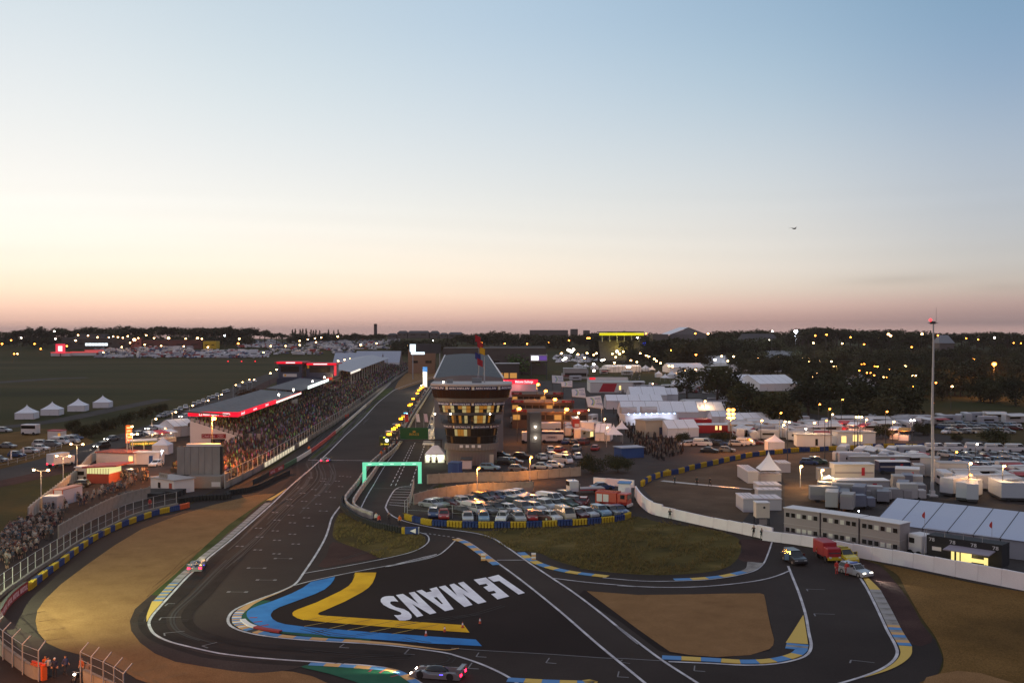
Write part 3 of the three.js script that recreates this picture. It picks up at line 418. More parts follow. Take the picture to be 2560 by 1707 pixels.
// ---------------------------------------------------------------- builders for boxy buildings and tents
function plot(name, label, cat, v, xl, yl, xr, yr, { group, h = 0 } = {}) { // front edge seen from (xl,yl) to (xr,yr); local x along it, local -z goes back
  const a = G(v, xl, yl, h), b = G(v, xr, yr, h), t = thing(name, label, cat, a.clone().lerp(b, .5), Math.atan2(-(b.z - a.z), b.x - a.x), group);
  return { t, w: a.distanceTo(b), D: -(a.z + b.z) / 2, a, b };
}
M.tentWhite = textured(grainTex(256, 12, [[.60, .60, .62], [.72, .72, .74], [.78, .78, .8]], { cells: 3, oct: 6, seed: 91, fine: .04 }), .7);
M.tentWall = mat([.66, .65, .66], .8); M.panelGrey = mat([.36, .33, .31], .7); M.panelWhite = mat([.62, .59, .57], .6); M.brick = mat([.33, .06, .03], .85); M.redSign = mat([.42, .015, .03], .6); M.darkGlass = mat([.02, .018, .016], .12); M.litWarm = glow(0xffd98a, 1.5, 0x554422); M.litWhite = glow(0xfff4dc, 1.6, 0x666666); M.litDim = glow(0xffb45a, .55, 0x33251a); M.roofBrown = mat([.13, .075, .045], .9); M.roofGrey = mat([.16, .17, .185], .8); M.blueCloth = mat([.02, .06, .2], .8); M.navy = mat([.012, .025, .07], .7);
function gableTent({ t, w }, depth, eave, ridge, bays, { m = M.tentWhite, wall = M.tentWall, seam = M.panelGrey, along = true } = {}) { // ridge along local x
  for (let i = 0; i < bays; i++) { const x0 = -w / 2 + w * i / bays + .05, x1 = -w / 2 + w * (i + 1) / bays - .05;
    part('roof_panel', faces([[V3(x0, eave, .25), V3(x1, eave, .25), V3(x1, ridge, -depth / 2), V3(x0, ridge, -depth / 2)]]), m, t); part('roof_panel', faces([[V3(x1, eave, -depth - .25), V3(x0, eave, -depth - .25), V3(x0, ridge, -depth / 2), V3(x1, ridge, -depth / 2)]]), m, t);
    part('wall_panel', faces([[V3(x0, 0, 0), V3(x1, 0, 0), V3(x1, eave, 0), V3(x0, eave, 0)]]), wall, t); part('wall_panel', faces([[V3(x1, 0, -depth), V3(x0, 0, -depth), V3(x0, eave, -depth), V3(x1, eave, -depth)]]), wall, t); }
  for (const x of [-w / 2, w / 2]) part('end_wall', faces([[V3(x, 0, 0), V3(x, eave, 0), V3(x, eave, -depth), V3(x, 0, -depth)], [V3(x, eave, 0), V3(x, ridge, -depth / 2), V3(x, eave, -depth)]]), wall, t);
  const g = []; for (let i = 0; i <= bays; i++) { const x = -w / 2 + w * i / bays; g.push(bar(V3(x, eave - .04, .3), V3(x, ridge - .02, -depth / 2), .07, 5), bar(V3(x, eave - .04, -depth - .3), V3(x, ridge - .02, -depth / 2), .07, 5)); } part('frame', g, seam, t); return t;
}
function pagodaGeo(w, eave, peak) { const n = 8, q = [], ring = (i) => { const s = i / n, k = w / 2 * Math.pow(1 - s, 1.55) + .04, y = eave + (peak - eave) * s; return [V3(-k, y, k), V3(k, y, k), V3(k, y, -k), V3(-k, y, -k)]; };
  for (let i = 0; i < n; i++) { const a = ring(i), b = ring(i + 1); for (let j = 0; j < 4; j++) q.push([a[j], a[(j + 1) % 4], b[(j + 1) % 4], b[j]]); } return faces(q); }
function pagoda(label, pos, w, eave, peak, { walls = true, turn = 0, group, m = M.tentWhite } = {}) {
  const t = thing('pagoda_tent', label, 'tent', pos, turn, group); part('roof', pagodaGeo(w, eave, peak), m, t);
  const k = w / 2 - .05; for (const [x, z] of [[-k, k], [k, k], [k, -k], [-k, -k]]) part('post', cyl(.06, .06, eave, x, 0, z, 6), M.galv, t);
  if (walls) for (let i = 0; i < 4; i++) { const a = i * Math.PI / 2; for (const s of [-1, 1]) part('wall_panel', new THREE.BoxGeometry(k - .08, eave - .06, .03).translate(s * k / 2, (eave - .06) / 2, k - .02).rotateY(a), M.tentWall, t); }
  part('finial', cyl(.04, .02, .5, 0, peak - .1, 0, 5), M.galv, t); return t;
}
function hut({ t, w }, depth, h, { wall = M.panelWhite, roof = M.panelGrey, over = .25, slope = 0, windows = [], win = M.darkGlass, door, side = [] } = {}) { // windows: [x0,x1,y0,y1] fractions of the front
  part('wall', box(w, h, depth, 0, 0, -depth / 2), wall, t);
  const g = box(w + 2 * over, .18, depth + 2 * over, 0, h + .002, -depth / 2); if (slope) { const p = g.attributes.position; for (let i = 0; i < p.count; i++) p.setY(i, p.getY(i) + slope * (p.getX(i) / w + .5)); g.computeVertexNormals(); } part('roof', g, roof, t);
  for (const [x0, x1, y0, y1, m] of windows) { const f = part('window', box((x1 - x0) * w, (y1 - y0) * h, .05, ((x0 + x1) / 2 - .5) * w, y0 * h, .015), M.panelGrey, t); part('pane', box((x1 - x0) * w - .1, (y1 - y0) * h - .1, .03, ((x0 + x1) / 2 - .5) * w, y0 * h + .05, .045), m ?? win, f); }
  if (door) part('door', box(.9, 2, .06, (door[0] - .5) * w, 0, .02), door[1], t);
  return t;
}

// ---------------------------------------------------------------- control tower at the end of the pits
{
  const D = 243, px = 2700 / D * 4.6125, cx = (1060 + 537 / 4.6125 - MIDX) / FOCAL * D;
  const t = thing('control_tower', 'round-fronted control tower flaring upward with lit dark glass storeys and sponsor bands', 'tower', [cx, 0, -D - 4]);
  const H = (y) => topOf('c1', y, D - 2), hw = (x0, x1) => (x1 - x0) / 2 / px;
  const arc = (w, bulge, n = 24, back = 10) => { const p = []; for (let i = 0; i <= n; i++) { const a = Math.PI * (1 - i / n), c = Math.cos(a); p.push([c * w, Math.pow(Math.sin(a), .85) * bulge]); } return p; };
  const band = (y0, y1, w0, w1, b0, b1, back = 9) => { const A = arc(w0, b0), B = arc(w1, b1), q = []; for (let i = 0; i < 24; i++) q.push([V3(A[i][0], y0, A[i][1]), V3(A[i + 1][0], y0, A[i + 1][1]), V3(B[i + 1][0], y1, B[i + 1][1]), V3(B[i][0], y1, B[i][1])]);
    q.push([V3(-w0, y0, -back), V3(-w0, y0, 0), V3(-w1, y1, 0), V3(-w1, y1, -back)], [V3(w0, y0, 0), V3(w0, y0, -back), V3(w1, y1, -back), V3(w1, y1, 0)]); return faces(q); };
  const lid = (y, w, b, back = 9) => { const s = new THREE.Shape([...arc(w, b).map(([x, z]) => new THREE.Vector2(x, -z)), new THREE.Vector2(w, back), new THREE.Vector2(-w, back)]); return new THREE.ShapeGeometry(s).rotateX(-Math.PI / 2).translate(0, y, 0); };
  const slab = (name, y0, y1, w, b, m) => part(name, [band(y0, y1, w, w, b, b), lid(y0, w, b), lid(y1, w, b)], m, t);
  M.towerWall = textured(grainTex(256, 5, [[.15, .138, .13], [.19, .178, .168], [.22, .205, .195]], { cells: 3, oct: 6, seed: 101, fine: .05 }), .9);
  slab('base', 0, H(1245), hw(245, 830), 3.6, M.towerWall); slab('ledge', H(1240), H(1165), hw(235, 862), 4.2, M.towerWall);
  for (let i = 0; i < 4; i++) part('ledge_window', box(.75, .6, .1, -2.1 + i * 1.35, H(1205), 4.25), M.kerbWhite, t);
  part('loading_door', box(1.7, 2.4, .12, 4.3, 0, 2.5), M.panelGrey, t);
  const sponsor = canvasMat(1024, 64, (x, w, h) => { x.fillStyle = '#0b1440'; x.fillRect(0, 0, w, h); x.font = 'italic bold 46px sans-serif'; x.textBaseline = 'middle'; for (let i = 0; i < 4; i++) { x.fillStyle = '#8a7330'; x.fillRect(i * 256 + 8, 2, 30, 60); x.fillStyle = '#c8c8c8'; x.beginPath(); x.arc(i * 256 + 26, 24, 12, 0, 7); x.fill(); x.fillRect(i * 256 + 16, 30, 22, 30); x.fillStyle = '#dcdce4'; x.fillText('MICHELIN', i * 256 + 46, 34, 200); } });
  const signBand = (y0, y1, w, b) => { const A = arc(w, b), q = faces([...Array(24).keys()].map((i) => [V3(A[i][0], y0, A[i][1]), V3(A[i + 1][0], y0, A[i + 1][1]), V3(A[i + 1][0], y1, A[i + 1][1]), V3(A[i][0], y1, A[i][1])])); const u = q.attributes.uv, L = [0]; for (let i = 1; i <= 24; i++) L.push(L[i - 1] + Math.hypot(A[i][0] - A[i - 1][0], A[i][1] - A[i - 1][1])); for (let k = 0; k < u.count; k++) { const i = Math.floor(k / 6); u.setX(k, (u.getX(k) > .5 ? L[i + 1] : L[i]) / L[24]); } part('sponsor_band', q, sponsor, t); };
  const lits = { 1: [7, 8, 9, 10], 2: [4, 5, 6, 7, 9, 10, 11, 13, 14, 15, 16, 17, 19], 3: [5, 8, 10, 13, 14, 15, 16, 18], 4: [] };
  const glassBand = (k, y0, y1, w0, w1, b0, b1, rows) => { const A = arc(w0, b0), B = arc(w1, b1); for (let r = 0; r < rows; r++) for (let i = 1; i < 23; i++) { const f0 = (r + .04) / rows, f1 = (r + .96) / rows, at = (j, f) => V3(A[j][0] + (B[j][0] - A[j][0]) * f, y0 + (y1 - y0) * f, A[j][1] + (B[j][1] - A[j][1]) * f), a = at(i, f0), b = at(i + 1, f0), c = at(i + 1, f1), d = at(i, f1), m = a.clone().add(c).multiplyScalar(.5); for (const p of [a, b, c, d]) p.lerp(m, .05);
      const lit = lits[k].includes(i) && (k !== 1 || r === rows - 1) && !(k === 2 && r === 0 && i % 3 === 0); part('glass_pane', faces([[a, b, c, d]]), lit ? (i % 3 === 1 ? M.litWhite2 : M.litAmber) : (i * 7 + r * 3 + k) % 9 === 0 && k !== 4 ? M.litFaint : k === 4 ? M.brownGlass : M.darkGlass, t); }
    part('mullions', [band(y0, y1, w0 - .12, w1 - .12, b0 - .12, b1 - .12)], M.black, t); };
  M.litAmber = glow(0xffa832, .27, 0x2a2014); M.litWhite2 = glow(0xffe39a, .36, 0x2a2a20); M.litFaint = glow(0xa86a20, .14, 0x0c0a08); M.brownGlass = mat([.035, .017, .01], .2);
  const w1 = hw(255, 832), w1t = hw(215, 862), w2 = hw(200, 872), w3 = hw(165, 905), w3t = hw(150, 925), w4 = hw(90, 985), w4t = hw(68, 1008);
  glassBand(1, H(1165), H(988), w1, w1t - .2, 3.9, 4.3, 2); slab('floor', H(988), H(982), w1t, 4.5, M.darkSteel); signBand(H(982), H(945), w1t + .03, 4.6); part('band_back', band(H(982), H(945), w1t, w1t, 4.55, 4.55), M.navy, t);
  slab('balcony_floor', H(945), H(935), w2 + .3, 4.9, M.darkSteel); glassBand(3, H(930), H(830), w2 - 1.2, w2 - .9, 3.6, 3.7, 1);
  { const A = arc(w2 + .28, 4.88), g = []; for (let i = 0; i < 24; i++) { g.push(bar(V3(A[i][0], H(930), A[i][1]), V3(A[i][0], H(930) + 1.05, A[i][1]), .025, 4), bar(V3(A[i][0], H(930) + 1.05, A[i][1]), V3(A[i + 1][0], H(930) + 1.05, A[i + 1][1]), .03, 4)); } part('railing', g, M.darkSteel, t); }
  slab('floor', H(828), H(800), w3 + .1, 4.6, M.darkSteel); glassBand(2, H(800), H(716), w3, w3t, 4.5, 4.7, 2); signBand(H(716), H(682), w3t + .06, 4.84); part('band_back', band(H(716), H(682), w3t, w3t, 4.75, 4.75), M.navy, t);
  part('soffit', [band(H(682), H(632), w3t, w4, 4.6, 5.2), lid(H(632), w4, 5.2)], M.towerWall, t); glassBand(4, H(632), H(532), w4, w4t, 5.2, 5.7, 1); signBand(H(532), H(490), w4t + .06, 5.82); part('band_back', band(H(532), H(490), w4t, w4t, 5.72, 5.72), M.navy, t);
  slab('roof_rim', H(490), H(468), w4t + .15, 5.95, M.panelGrey);
  part('roof_hatch', box(2.2, 1.1, 1.4, 1.2, H(468), -2), M.roofGrey, t); part('roof_hatch', box(1.4, .8, 1.2, -5, H(468), -1), M.roofGrey, t);
  for (const [x, y] of [[-8.0, 812], [-4.5, 812], [4.4, 812], [-6.2, 445]]) { const l = part('roof_lamp', ball(.16, x, H(y), y < 500 ? 3 : 4.7, 6), bulb[WHITE], t); }
  shine(t, WHITE, 14, V3(-8.4, H(812), 5.2));
  // flags and masts on the roof
  const fl = thing('flag_mast', 'lattice mast with hanging national flags on the tower roof', 'mast', [cx + 1.6, H(468), -D - 8]);
  part('mast', [cyl(.07, .04, 11, 0, 0, 0, 6), cyl(.2, .05, 6, 1.3, 0, 0, 6), bar(V3(-.6, 0, 0), V3(0, 3, 0), .05)], M.galv, fl);
  ['#8a1020', '#8c1a24', '#b08a10', '#15246a', '#801828'].forEach((c, i) => { const g = new THREE.PlaneGeometry(1.3, 1.5, 5, 5), p = g.attributes.position; for (let k = 0; k < p.count; k++) { p.setZ(k, .16 * Math.sin(p.getX(k) * 4 + i)); p.setY(k, p.getY(k) - p.getX(k) * .5); } part('flag', g.translate(.3 + (i % 3) * .5 - .5, 10 - i * 1.35, .1 * i), mat(c, .8), fl); });
  // two people out on the ledge beside the tent are built with the people
}
// ---------------------------------------------------------------- pit building behind the tower
{
  const h = 18.4, n0 = -272, f0 = -486, t = thing('pit_building', 'long grey roofed pit building stretching away behind the control tower', 'building');
  const L = (z, s) => { const k = (z - n0) / (f0 - n0); return (s < 0 ? -19.6 : -2.2) + k * (s < 0 ? -10.6 : -8.6); };
  M.roofBlue = textured(grainTex(512, 30, [[.03, .034, .042], [.04, .045, .055], [.048, .053, .064]], { cells: 4, oct: 7, seed: 107, fine: .05 }), .6);
  for (let i = 0; i < 7; i++) { const a = n0 + (f0 - n0) * i / 7, b = n0 + (f0 - n0) * (i + 1) / 7 + .25, q = [], K = 10, pt = (z, k) => { const s = k / K; return V3(L(z, -1) + (L(z, 1) - L(z, -1)) * s, h + .7 * Math.sin(Math.PI * s), z); }; for (let k = 0; k < K; k++) q.push([pt(a, k), pt(a, k + 1), pt(b, k + 1), pt(b, k)]); part('roof_sheet', faces(q), M.roofBlue, t); }
  const q = [], K = 10; for (let k = 0; k < K; k++) { const s = k / K, s2 = (k + 1) / K, X0 = L(n0, -1), X1 = L(n0, 1); q.push([V3(X0 + (X1 - X0) * s, 0, n0), V3(X0 + (X1 - X0) * s2, 0, n0), V3(X0 + (X1 - X0) * s2, h + .7 * Math.sin(Math.PI * s2), n0), V3(X0 + (X1 - X0) * s, h + .7 * Math.sin(Math.PI * s), n0)]); } part('end_wall', faces(q), M.roofGrey, t);
  for (const s of [-1, 1]) { part('side_wall', faces([[V3(L(n0, s), 4, n0), V3(L(f0, s), 4, f0), V3(L(f0, s), h, f0), V3(L(n0, s), h, n0)]]), M.panelGrey, t); part('roof_edge', bar(V3(L(n0, s), h, n0), V3(L(f0, s), h, f0), .25, 6), M.panelWhite, t); }
  const doors = 22; for (let i = 0; i < doors; i++) { const a = n0 + (f0 - n0) * (i + .08) / doors, b = n0 + (f0 - n0) * (i + .92) / doors; part('garage', faces([[V3(L(a, -1) + .6, .1, a), V3(L(b, -1) + .6, .1, b), V3(L(b, -1) + .6, 3.6, b), V3(L(a, -1) + .6, 3.6, a)]]), M.litGarage ??= glow(0xffe8b8, 1.1, 0x555555), t); }
  part('side_wall', faces([[V3(L(n0, 1), 0, n0), V3(L(f0, 1), 0, f0), V3(L(f0, 1), 4, f0), V3(L(n0, 1), 4, n0)]]), M.panelGrey, t);
  for (let i = 0; i < 9; i++) { const z = -284 - i * 21; shine(t, 0xffdca0, i < 5 ? 60 : 80, V3(L(z, -1) - .6, 3.3, z)); }
  // pale pit apron in front of the garages
  struct('pit_apron', faces([[V3(L(-286, -1) - 3.5, .02, -286), V3(L(-286, -1) + .5, .02, -286), V3(L(f0, -1) + .5, .02, f0), V3(L(f0, -1) - 3.5, .02, f0)]]), M.paleConcrete);
  for (let i = 0; i < 14; i++) { const z = -292 - i * 9 - rr(0, 2), g = V3(L(z, -1) - rr(.6, 3), 0, z); solo('tool_cart', [box(.8, .9, .6, g.x, .1, g.z), box(.5, .5, .4, g.x, 1.0, g.z), cyl(.08, .08, .1, g.x - .3, 0, g.z), cyl(.08, .08, .1, g.x + .3, 0, g.z)], pick([M.panelWhite, M.redSign, M.panelGrey, M.navy]), `small ${['first', 'second', 'third', 'fourth', 'fifth', 'sixth', 'seventh', 'eighth', 'ninth', 'tenth', 'eleventh', 'twelfth', 'thirteenth', 'fourteenth'][i]} cart from the near end of the bright pit apron`, 'cart', 'equipment carts on the pit apron'); }
}
{ // start gantry with light column and overhead board
  const g = far('a1', 2195, 640, 560); const t = thing('light_column', 'glowing white and blue column beside the far pit lane', 'light column', [g.x, 0, -520]);
  part('column', box(1.9, 7.2, 1.2, 0, 2.2, 0), glow(0xfff6e0, 1.5), t); part('cap', box(2.1, 2.4, 1.3, 0, 9.41, 0), glow(0x3fa8ff, .7), t); part('foot', box(1.8, 2.2, 1, 0, 0, 0), M.darkSteel, t); shine(t, 0xfff0d0, 500, V3(-2, 8, 2));
  const s = thing('overhead_screen', 'dark overhead display board with bright lower corner above the far bend', 'screen', [far('a1', 2150, 455, 640).x, 0, -640]);
  part('board', box(17, 5.6, .8, 0, 15.4, 0), M.darkSteel, s); part('lit_edge', [box(3.4, 4.4, .2, -8, 16.3, .55), box(8, 1.4, .2, -5, 14.7, .6)], glow(0xdff2ff, 2), s); for (const x of [-8, 8]) part('leg', cyl(.35, .3, 15.5, x, 0, 0), M.steel, s);
}
{ // green lit arch over the pit lane
  const a = G('e6', 395, 842), b = G('e6', 1172, 836), t = thing('light_arch', 'glowing mint green arch across the pit lane', 'arch', a.clone().lerp(b, .5), Math.atan2(-(b.z - a.z), b.x - a.x)), w = a.distanceTo(b), h = topOf('e6', 538, -a.z), m = glow(0x7af0c0, .82, 0x335544);
  for (const s of [-1, 1]) { part('leg', box(.7, h - .62, .6, s * w / 2, .1, 0), m, t); part('leg_foot', box(1.1, .1, 1, s * w / 2, 0, 0), M.darkSteel, t); }
  part('beam', box(w + .72, .6, .62, 0, h - .6, 0), m, t); for (let i = 0; i < 5; i++) part('lamp', new THREE.BoxGeometry(.7, .16, .08).translate(-w / 2 + w * (i + .5) / 5, h - .3, .33), glow(0xd8ffe8, 1.2), t);
  shine(t, 0x7af0c0, 9, V3(-w / 2 + 1, h - 1.1, .8)); shine(t, 0x7af0c0, 9, V3(w / 2 - 1, h - 1.1, .8));
}
{ // green sponsor board over the pit lane on a gantry, with flags
  const { t, w, D } = plot('gantry_board', 'green advertising board with gold lettering on the pit lane gantry', 'sign', 'e6', 900, 560, 1290, 545);
  const k = 266, x0 = far('e6', 895, 0, k).x, x1 = far('e6', 1290, 0, k).x, y0 = topOf('e6', 212, k), y1 = topOf('e6', 50, k); t.position.set((x0 + x1) / 2, 0, -k); t.rotation.y = 0; const W = x1 - x0;
  part('board', box(W, y1 - y0, .25, 0, y0, 0), mat([.006, .09, .022], .6), t);
  part('print', new THREE.PlaneGeometry(W - .1, y1 - y0 - .1).translate(0, (y0 + y1) / 2, .13), canvasMat(512, 192, (x, w, h) => { x.fillStyle = '#0d4f26'; x.fillRect(0, 0, w, h); x.fillStyle = '#b8902c'; x.font = 'bold 52px serif'; x.textAlign = 'center'; x.fillText('ROLEX', 256, 128); x.beginPath(); x.moveTo(234, 78); x.lineTo(226, 44); x.lineTo(244, 62); x.lineTo(256, 36); x.lineTo(268, 62); x.lineTo(286, 44); x.lineTo(278, 78); x.fill(); }), t);
  part('gantry_beam', [box(W + 7, .35, .35, 0, y0 - .4, 0), box(W + 7, .12, .12, 0, y0 - .7, .3)], M.darkSteel, t); for (const x of [-W / 2 - 3.2, W / 2 + 3.2]) part('gantry_leg', box(.35, y0 - .3, .35, x, 0, 0), M.darkSteel, t);
  for (const [dx, c] of [[-2.4, '#b03038'], [.4, '#e0dce0'], [2.4, '#cfc0d0']]) { const f = thing('flag', c === '#b03038' ? 'small red flag above the green board' : c === '#e0dce0' ? 'large white flag above the green board' : 'pale flag at the right end above the green board', 'flag', [t.position.x + dx, y1, -k]); part('pole', cyl(.05, .03, 3.6, 0, 0, 0, 5), M.galv, f); const g = new THREE.PlaneGeometry(.9, 2, 4, 6), p = g.attributes.position; for (let i = 0; i < p.count; i++) { p.setZ(i, .2 * Math.sin(p.getX(i) * 3 + p.getY(i))); p.setX(i, p.getX(i) - p.getY(i) * .15); } part('cloth', g.translate(.5, 2.4, 0), mat(c, .8), f); }
}
{ // timing board with round light at the start of the pit wall
  const k = 262, x = far('e6', 680, 0, k).x, y0 = topOf('e6', 300, k), y1 = topOf('e6', 165, k), t = thing('timing_board', 'dark timing board with yellow digits and a round white lamp on the pit wall', 'sign', [x, 0, -k]);
  const W = (750 - 600) / 5.6 / 2700 * k; part('cabinet', box(W, y1 - y0, .5, 0, y0, 0), mat([.006, .03, .014], .5), t); part('post', [cyl(.14, .14, y0, -.4, 0, 0), cyl(.14, .14, y0, .4, 0, 0)], M.darkSteel, t);
  part('digits', new THREE.PlaneGeometry(W * .85, .45).translate(0, y0 + .35, .27), canvasMat(256, 64, (c, w, h) => { c.fillStyle = '#050805'; c.fillRect(0, 0, w, h); c.fillStyle = '#ffe93a'; c.font = 'bold 54px monospace'; c.textAlign = 'center'; c.fillText('21:5803', 128, 50); }, { emit: 1.6 }), t);
  part('crown_light', box(.5, .3, .06, -.1, y1 - .5, .28), glow(0xe8f03a, 1.4), t); part('round_lamp', new THREE.CircleGeometry(.42, 18).translate(.55, (y0 + y1) / 2 + .1, .28), glow(0xf4ffe0, 4), t); part('antenna', cyl(.04, .03, 1.6, .1, y1, 0, 5), M.galv, t);
}
{ // white tent beside the tower with bright front
  const p = plot('marquee', 'small white hip-roofed tent with bright interior left of the tower base', 'tent', 'c1', 5, 1372, 240, 1372), h = topOf('c1', 1275, p.D), ph = topOf('c1', 1170, p.D + 2), w = p.w, d = 5;
  part('roof', faces([[V3(-w / 2, h, 0), V3(w / 2, h, 0), V3(.6, ph, -d / 2), V3(-.6, ph, -d / 2)], [V3(w / 2, h, 0), V3(w / 2, h, -d), V3(.6, ph, -d / 2)], [V3(w / 2, h, -d), V3(-w / 2, h, -d), V3(-.6, ph, -d / 2), V3(.6, ph, -d / 2)], [V3(-w / 2, h, -d), V3(-w / 2, h, 0), V3(-.6, ph, -d / 2)]]), M.tentWhite, p.t);
  part('back_wall', box(w - .1, h, .05, 0, 0, -d + .05), M.tentWall, p.t); for (const [x, ww] of [[-.36, .2], [-.05, .16], [.3, .32]]) part('lit_curtain', box(w * ww, h - .2, .06, x * w, .05, -.4), M.tentWhite, p.t); for (const x of [-1, -.33, .33, 1]) part('post', cyl(.06, .06, h, x * (w / 2 - .1), 0, 0, 6), M.galv, p.t);
  part('strip_lamp', box(w * .8, .08, .08, 0, h - .3, .3), glow(0xf4ffd8, 6), p.t); for (const x of [-.3, 0, .3]) shine(p.t, 0xf2ffd0, 9, V3(x * w, h - .5, .6));
}
// ---------------------------------------------------------------- grandstands along the straight
const wallX = (D) => { const T = [[200, -56.5], [218, -55.6], [241, -55.2], [286, -55.9], [350, -57.2], [430, -60], [510, -63.8], [610, -67.5], [723, -71.4], [864, -76.5]]; let i = 1; while (i < T.length - 1 && T[i][0] < D) i++; const [a, b] = [T[i - 1], T[i]]; return a[1] + (b[1] - a[1]) * (D - a[0]) / (b[0] - a[0]); };
M.terrace = textured(grainTex(256, 6, [[.07, .06, .05], [.10, .085, .07], [.13, .11, .09]], { cells: 3, oct: 6, seed: 113 }), .95);
function rake(D0, D1, o0, o1, h0, h1, rows) { // stepped rows following the wall line; offsets to the left of it
  const g = []; for (let r = 0; r < rows; r++) { const a = o0 + (o1 - o0) * r / rows, b = o0 + (o1 - o0) * (r + 1) / rows, h = h0 + (h1 - h0) * (r + .5) / rows, pts = []; const n = Math.max(2, Math.round((D1 - D0) / 12)); for (let i = 0; i <= n; i++) { const D = D0 + (D1 - D0) * i / n; pts.push(X(wallX(D), -D)); } g.push(prism(pts, -b, -a, Math.max(0, h - .9), h)); } return g;
}
const seats = []; // places for the seated and standing crowd: [D0,D1,o0,o1,h0,h1,rows,density,palette]
function stand(label, D0, D1, spec) { const t = thing('grandstand', label, 'grandstand'); for (const [n, o0, o1, h0, h1, rows, dens, lit] of spec) { part(n, rake(D0, D1, o0, o1, h0, h1, rows), M.terrace, t); seats.push([D0, D1, o0, o1, h0, h1, rows, dens, lit]); } return t; }
const st0 = stand('open standing terrace full of spectators beside the straight', 222, 278, [['terrace', 1, 15, .7, 2.3, 14, .8]]);
const st1 = stand('covered grandstand with glowing red fascia and white side wall', 279, 376, [['terrace', 1, 13, .7, 2.6, 12, .62], ['upper_terrace', 14.5, 28, 2.6, 6.6, 14, .92]]);
const st2 = stand('covered grandstand with white lit roof edge behind the red one', 378, 452, [['terrace', 1, 13, .7, 2.6, 12, .5], ['upper_terrace', 14.5, 27, 2.6, 6.4, 13, .85]]);
const st3 = stand('grandstand block below the balcony of the blue timing building', 454, 520, [['terrace', 1, 13, .7, 2.6, 12, .75], ['upper_terrace', 14, 25, 3.4, 6.4, 11, .9]]);
const st4 = stand('long far grandstand under translucent roofs on slim columns', 522, 850, [['terrace', 1, 15, .7, 3.2, 12, .6], ['upper_terrace', 16, 30, 3.2, 7.5, 10, .6]]);
{ // white side wall of the covered stand with steps, banner and supports
  const D = 279, x0 = far('c2', 712, 0, 287).x, x1 = far('c2', 1375, 0, D).x, zz = (x) => -D - .3, y = (v) => topOf('c2', v, D);
  const s = new THREE.Shape(); s.moveTo(x0, 0); s.lineTo(x1 + 3, 0); const n = 11; for (let i = n; i >= 0; i--) { const x = x0 + (x1 - x0) * i / n, h = y(440 + 255 * i / n); s.lineTo(x + (x1 - x0) / n * .5, h); s.lineTo(x, h + .1); } s.lineTo(x0, y(430));
  part('side_wall', new THREE.ExtrudeGeometry(s, { depth: .3, bevelEnabled: false }).translate(0, 0, -D + .4), M.panelWhite, st1);
  for (let i = 0; i < n; i++) { const x = x0 + (x1 - x0) * (i + .2) / n, h = y(440 + 255 * i / n); part('guard_panel', box((x1 - x0) / n * .8, .75, .08, x + .4, h + .05, -D + .6), M.panelGrey, st1); }
  const bw = (1120 - 752) / 6.031 / 2700 * D, bx = far('c2', 936, 0, D).x; const audi = (x, w, h) => { x.fillStyle = '#7a0d1e'; x.fillRect(0, 0, w, h); x.strokeStyle = x.fillStyle = '#d8b8bc'; x.lineWidth = h * .06; x.strokeRect(h * .3, h * .22, h * .5, h * .56); x.font = `bold ${h * .62}px sans-serif`; x.textBaseline = 'middle'; x.fillText('Audi Sport', h, h * .54); for (let i = 0; i < 4; i++) { x.beginPath(); x.arc(w - h * 2.3 + i * h * .42, h / 2, h * .26, 0, 7); x.stroke(); } };
  part('banner', box(bw, 1.1, .08, bx, y(690), -D + .8), canvasMat(512, 68, audi), st1);
  part('dark_board', box(3.6, 1.7, .1, far('c2', 1000, 0, D).x, y(800), -D + .85), canvasMat(256, 96, (x, w, h) => { x.fillStyle = '#0a0d16'; x.fillRect(0, 0, w, h); x.fillStyle = '#889'; x.font = 'bold 26px sans-serif'; x.textAlign = 'center'; x.fillText('Tribune', 128, 40); }), st1);
  // buttress supports at the front corner
  for (const [x, w] of [[1500, 1], [1620, 1.2]]) { const bxx = far('c2', x, 0, D).x; part('buttress', box(.9, 3, .6, bxx, .8, -D + 1.2), M.concrete, st1); }
  // roofs with lit fascias
  const roof = (t, D0, D1, oF, oB, h, slope, m) => { const q = (D, o) => V3(wallX(D) - o, h + slope * (o - oF) / (oB - oF), -D), n = 5; for (let i = 0; i < n; i++) { const a = D0 + (D1 - D0) * i / n, b = D0 + (D1 - D0) * (i + 1) / n - .1; const A = q(a, oF), B = q(a, oB), C = q(b, oB), E = q(b, oF); const up = (v) => v.clone().setY(v.y + .35); part('roof_sheet', faces([[up(A), up(E), up(C), up(B)], [A, B, C, E], [A, up(A), up(B), B], [A, E, up(E), up(A)]]), m, t); } };
  M.standRoof = textured(grainTex(256, 14, [[.10, .10, .107], [.13, .13, .138], [.155, .155, .165]], { cells: 3, oct: 6, seed: 117 }), .6);
  const roofH = 8.0; roof(st1, 281, 376, 15.6, 29.5, roofH, 1.0, M.standRoof); roof(st2, 378, 452, 15.8, 28, roofH + .6, .8, M.standRoof);
  const ring = (x, h, cx) => { for (let i = 0; i < 4; i++) { x.beginPath(); x.arc(cx + i * h * .36, h / 2, h * .24, 0, 7); x.stroke(); } };
  const led = (w, txt) => canvasMat(w, 64, (x, W, h) => { x.fillStyle = '#e0052c'; x.fillRect(0, 0, W, h); x.fillStyle = x.strokeStyle = '#ffffff'; x.lineWidth = 6; x.font = 'bold 44px sans-serif'; x.textBaseline = 'middle'; txt(x, W, h); }, { emit: 1.15 });
  const F0 = V3(wallX(281) - 29.3, roofH - .15, -283), F1 = V3(wallX(281) - 15.5, roofH - .15, -280.6), F2 = V3(wallX(330) - 15.4, roofH - .15, -330), F3 = V3(wallX(376) - 15.4, roofH - .15, -376);
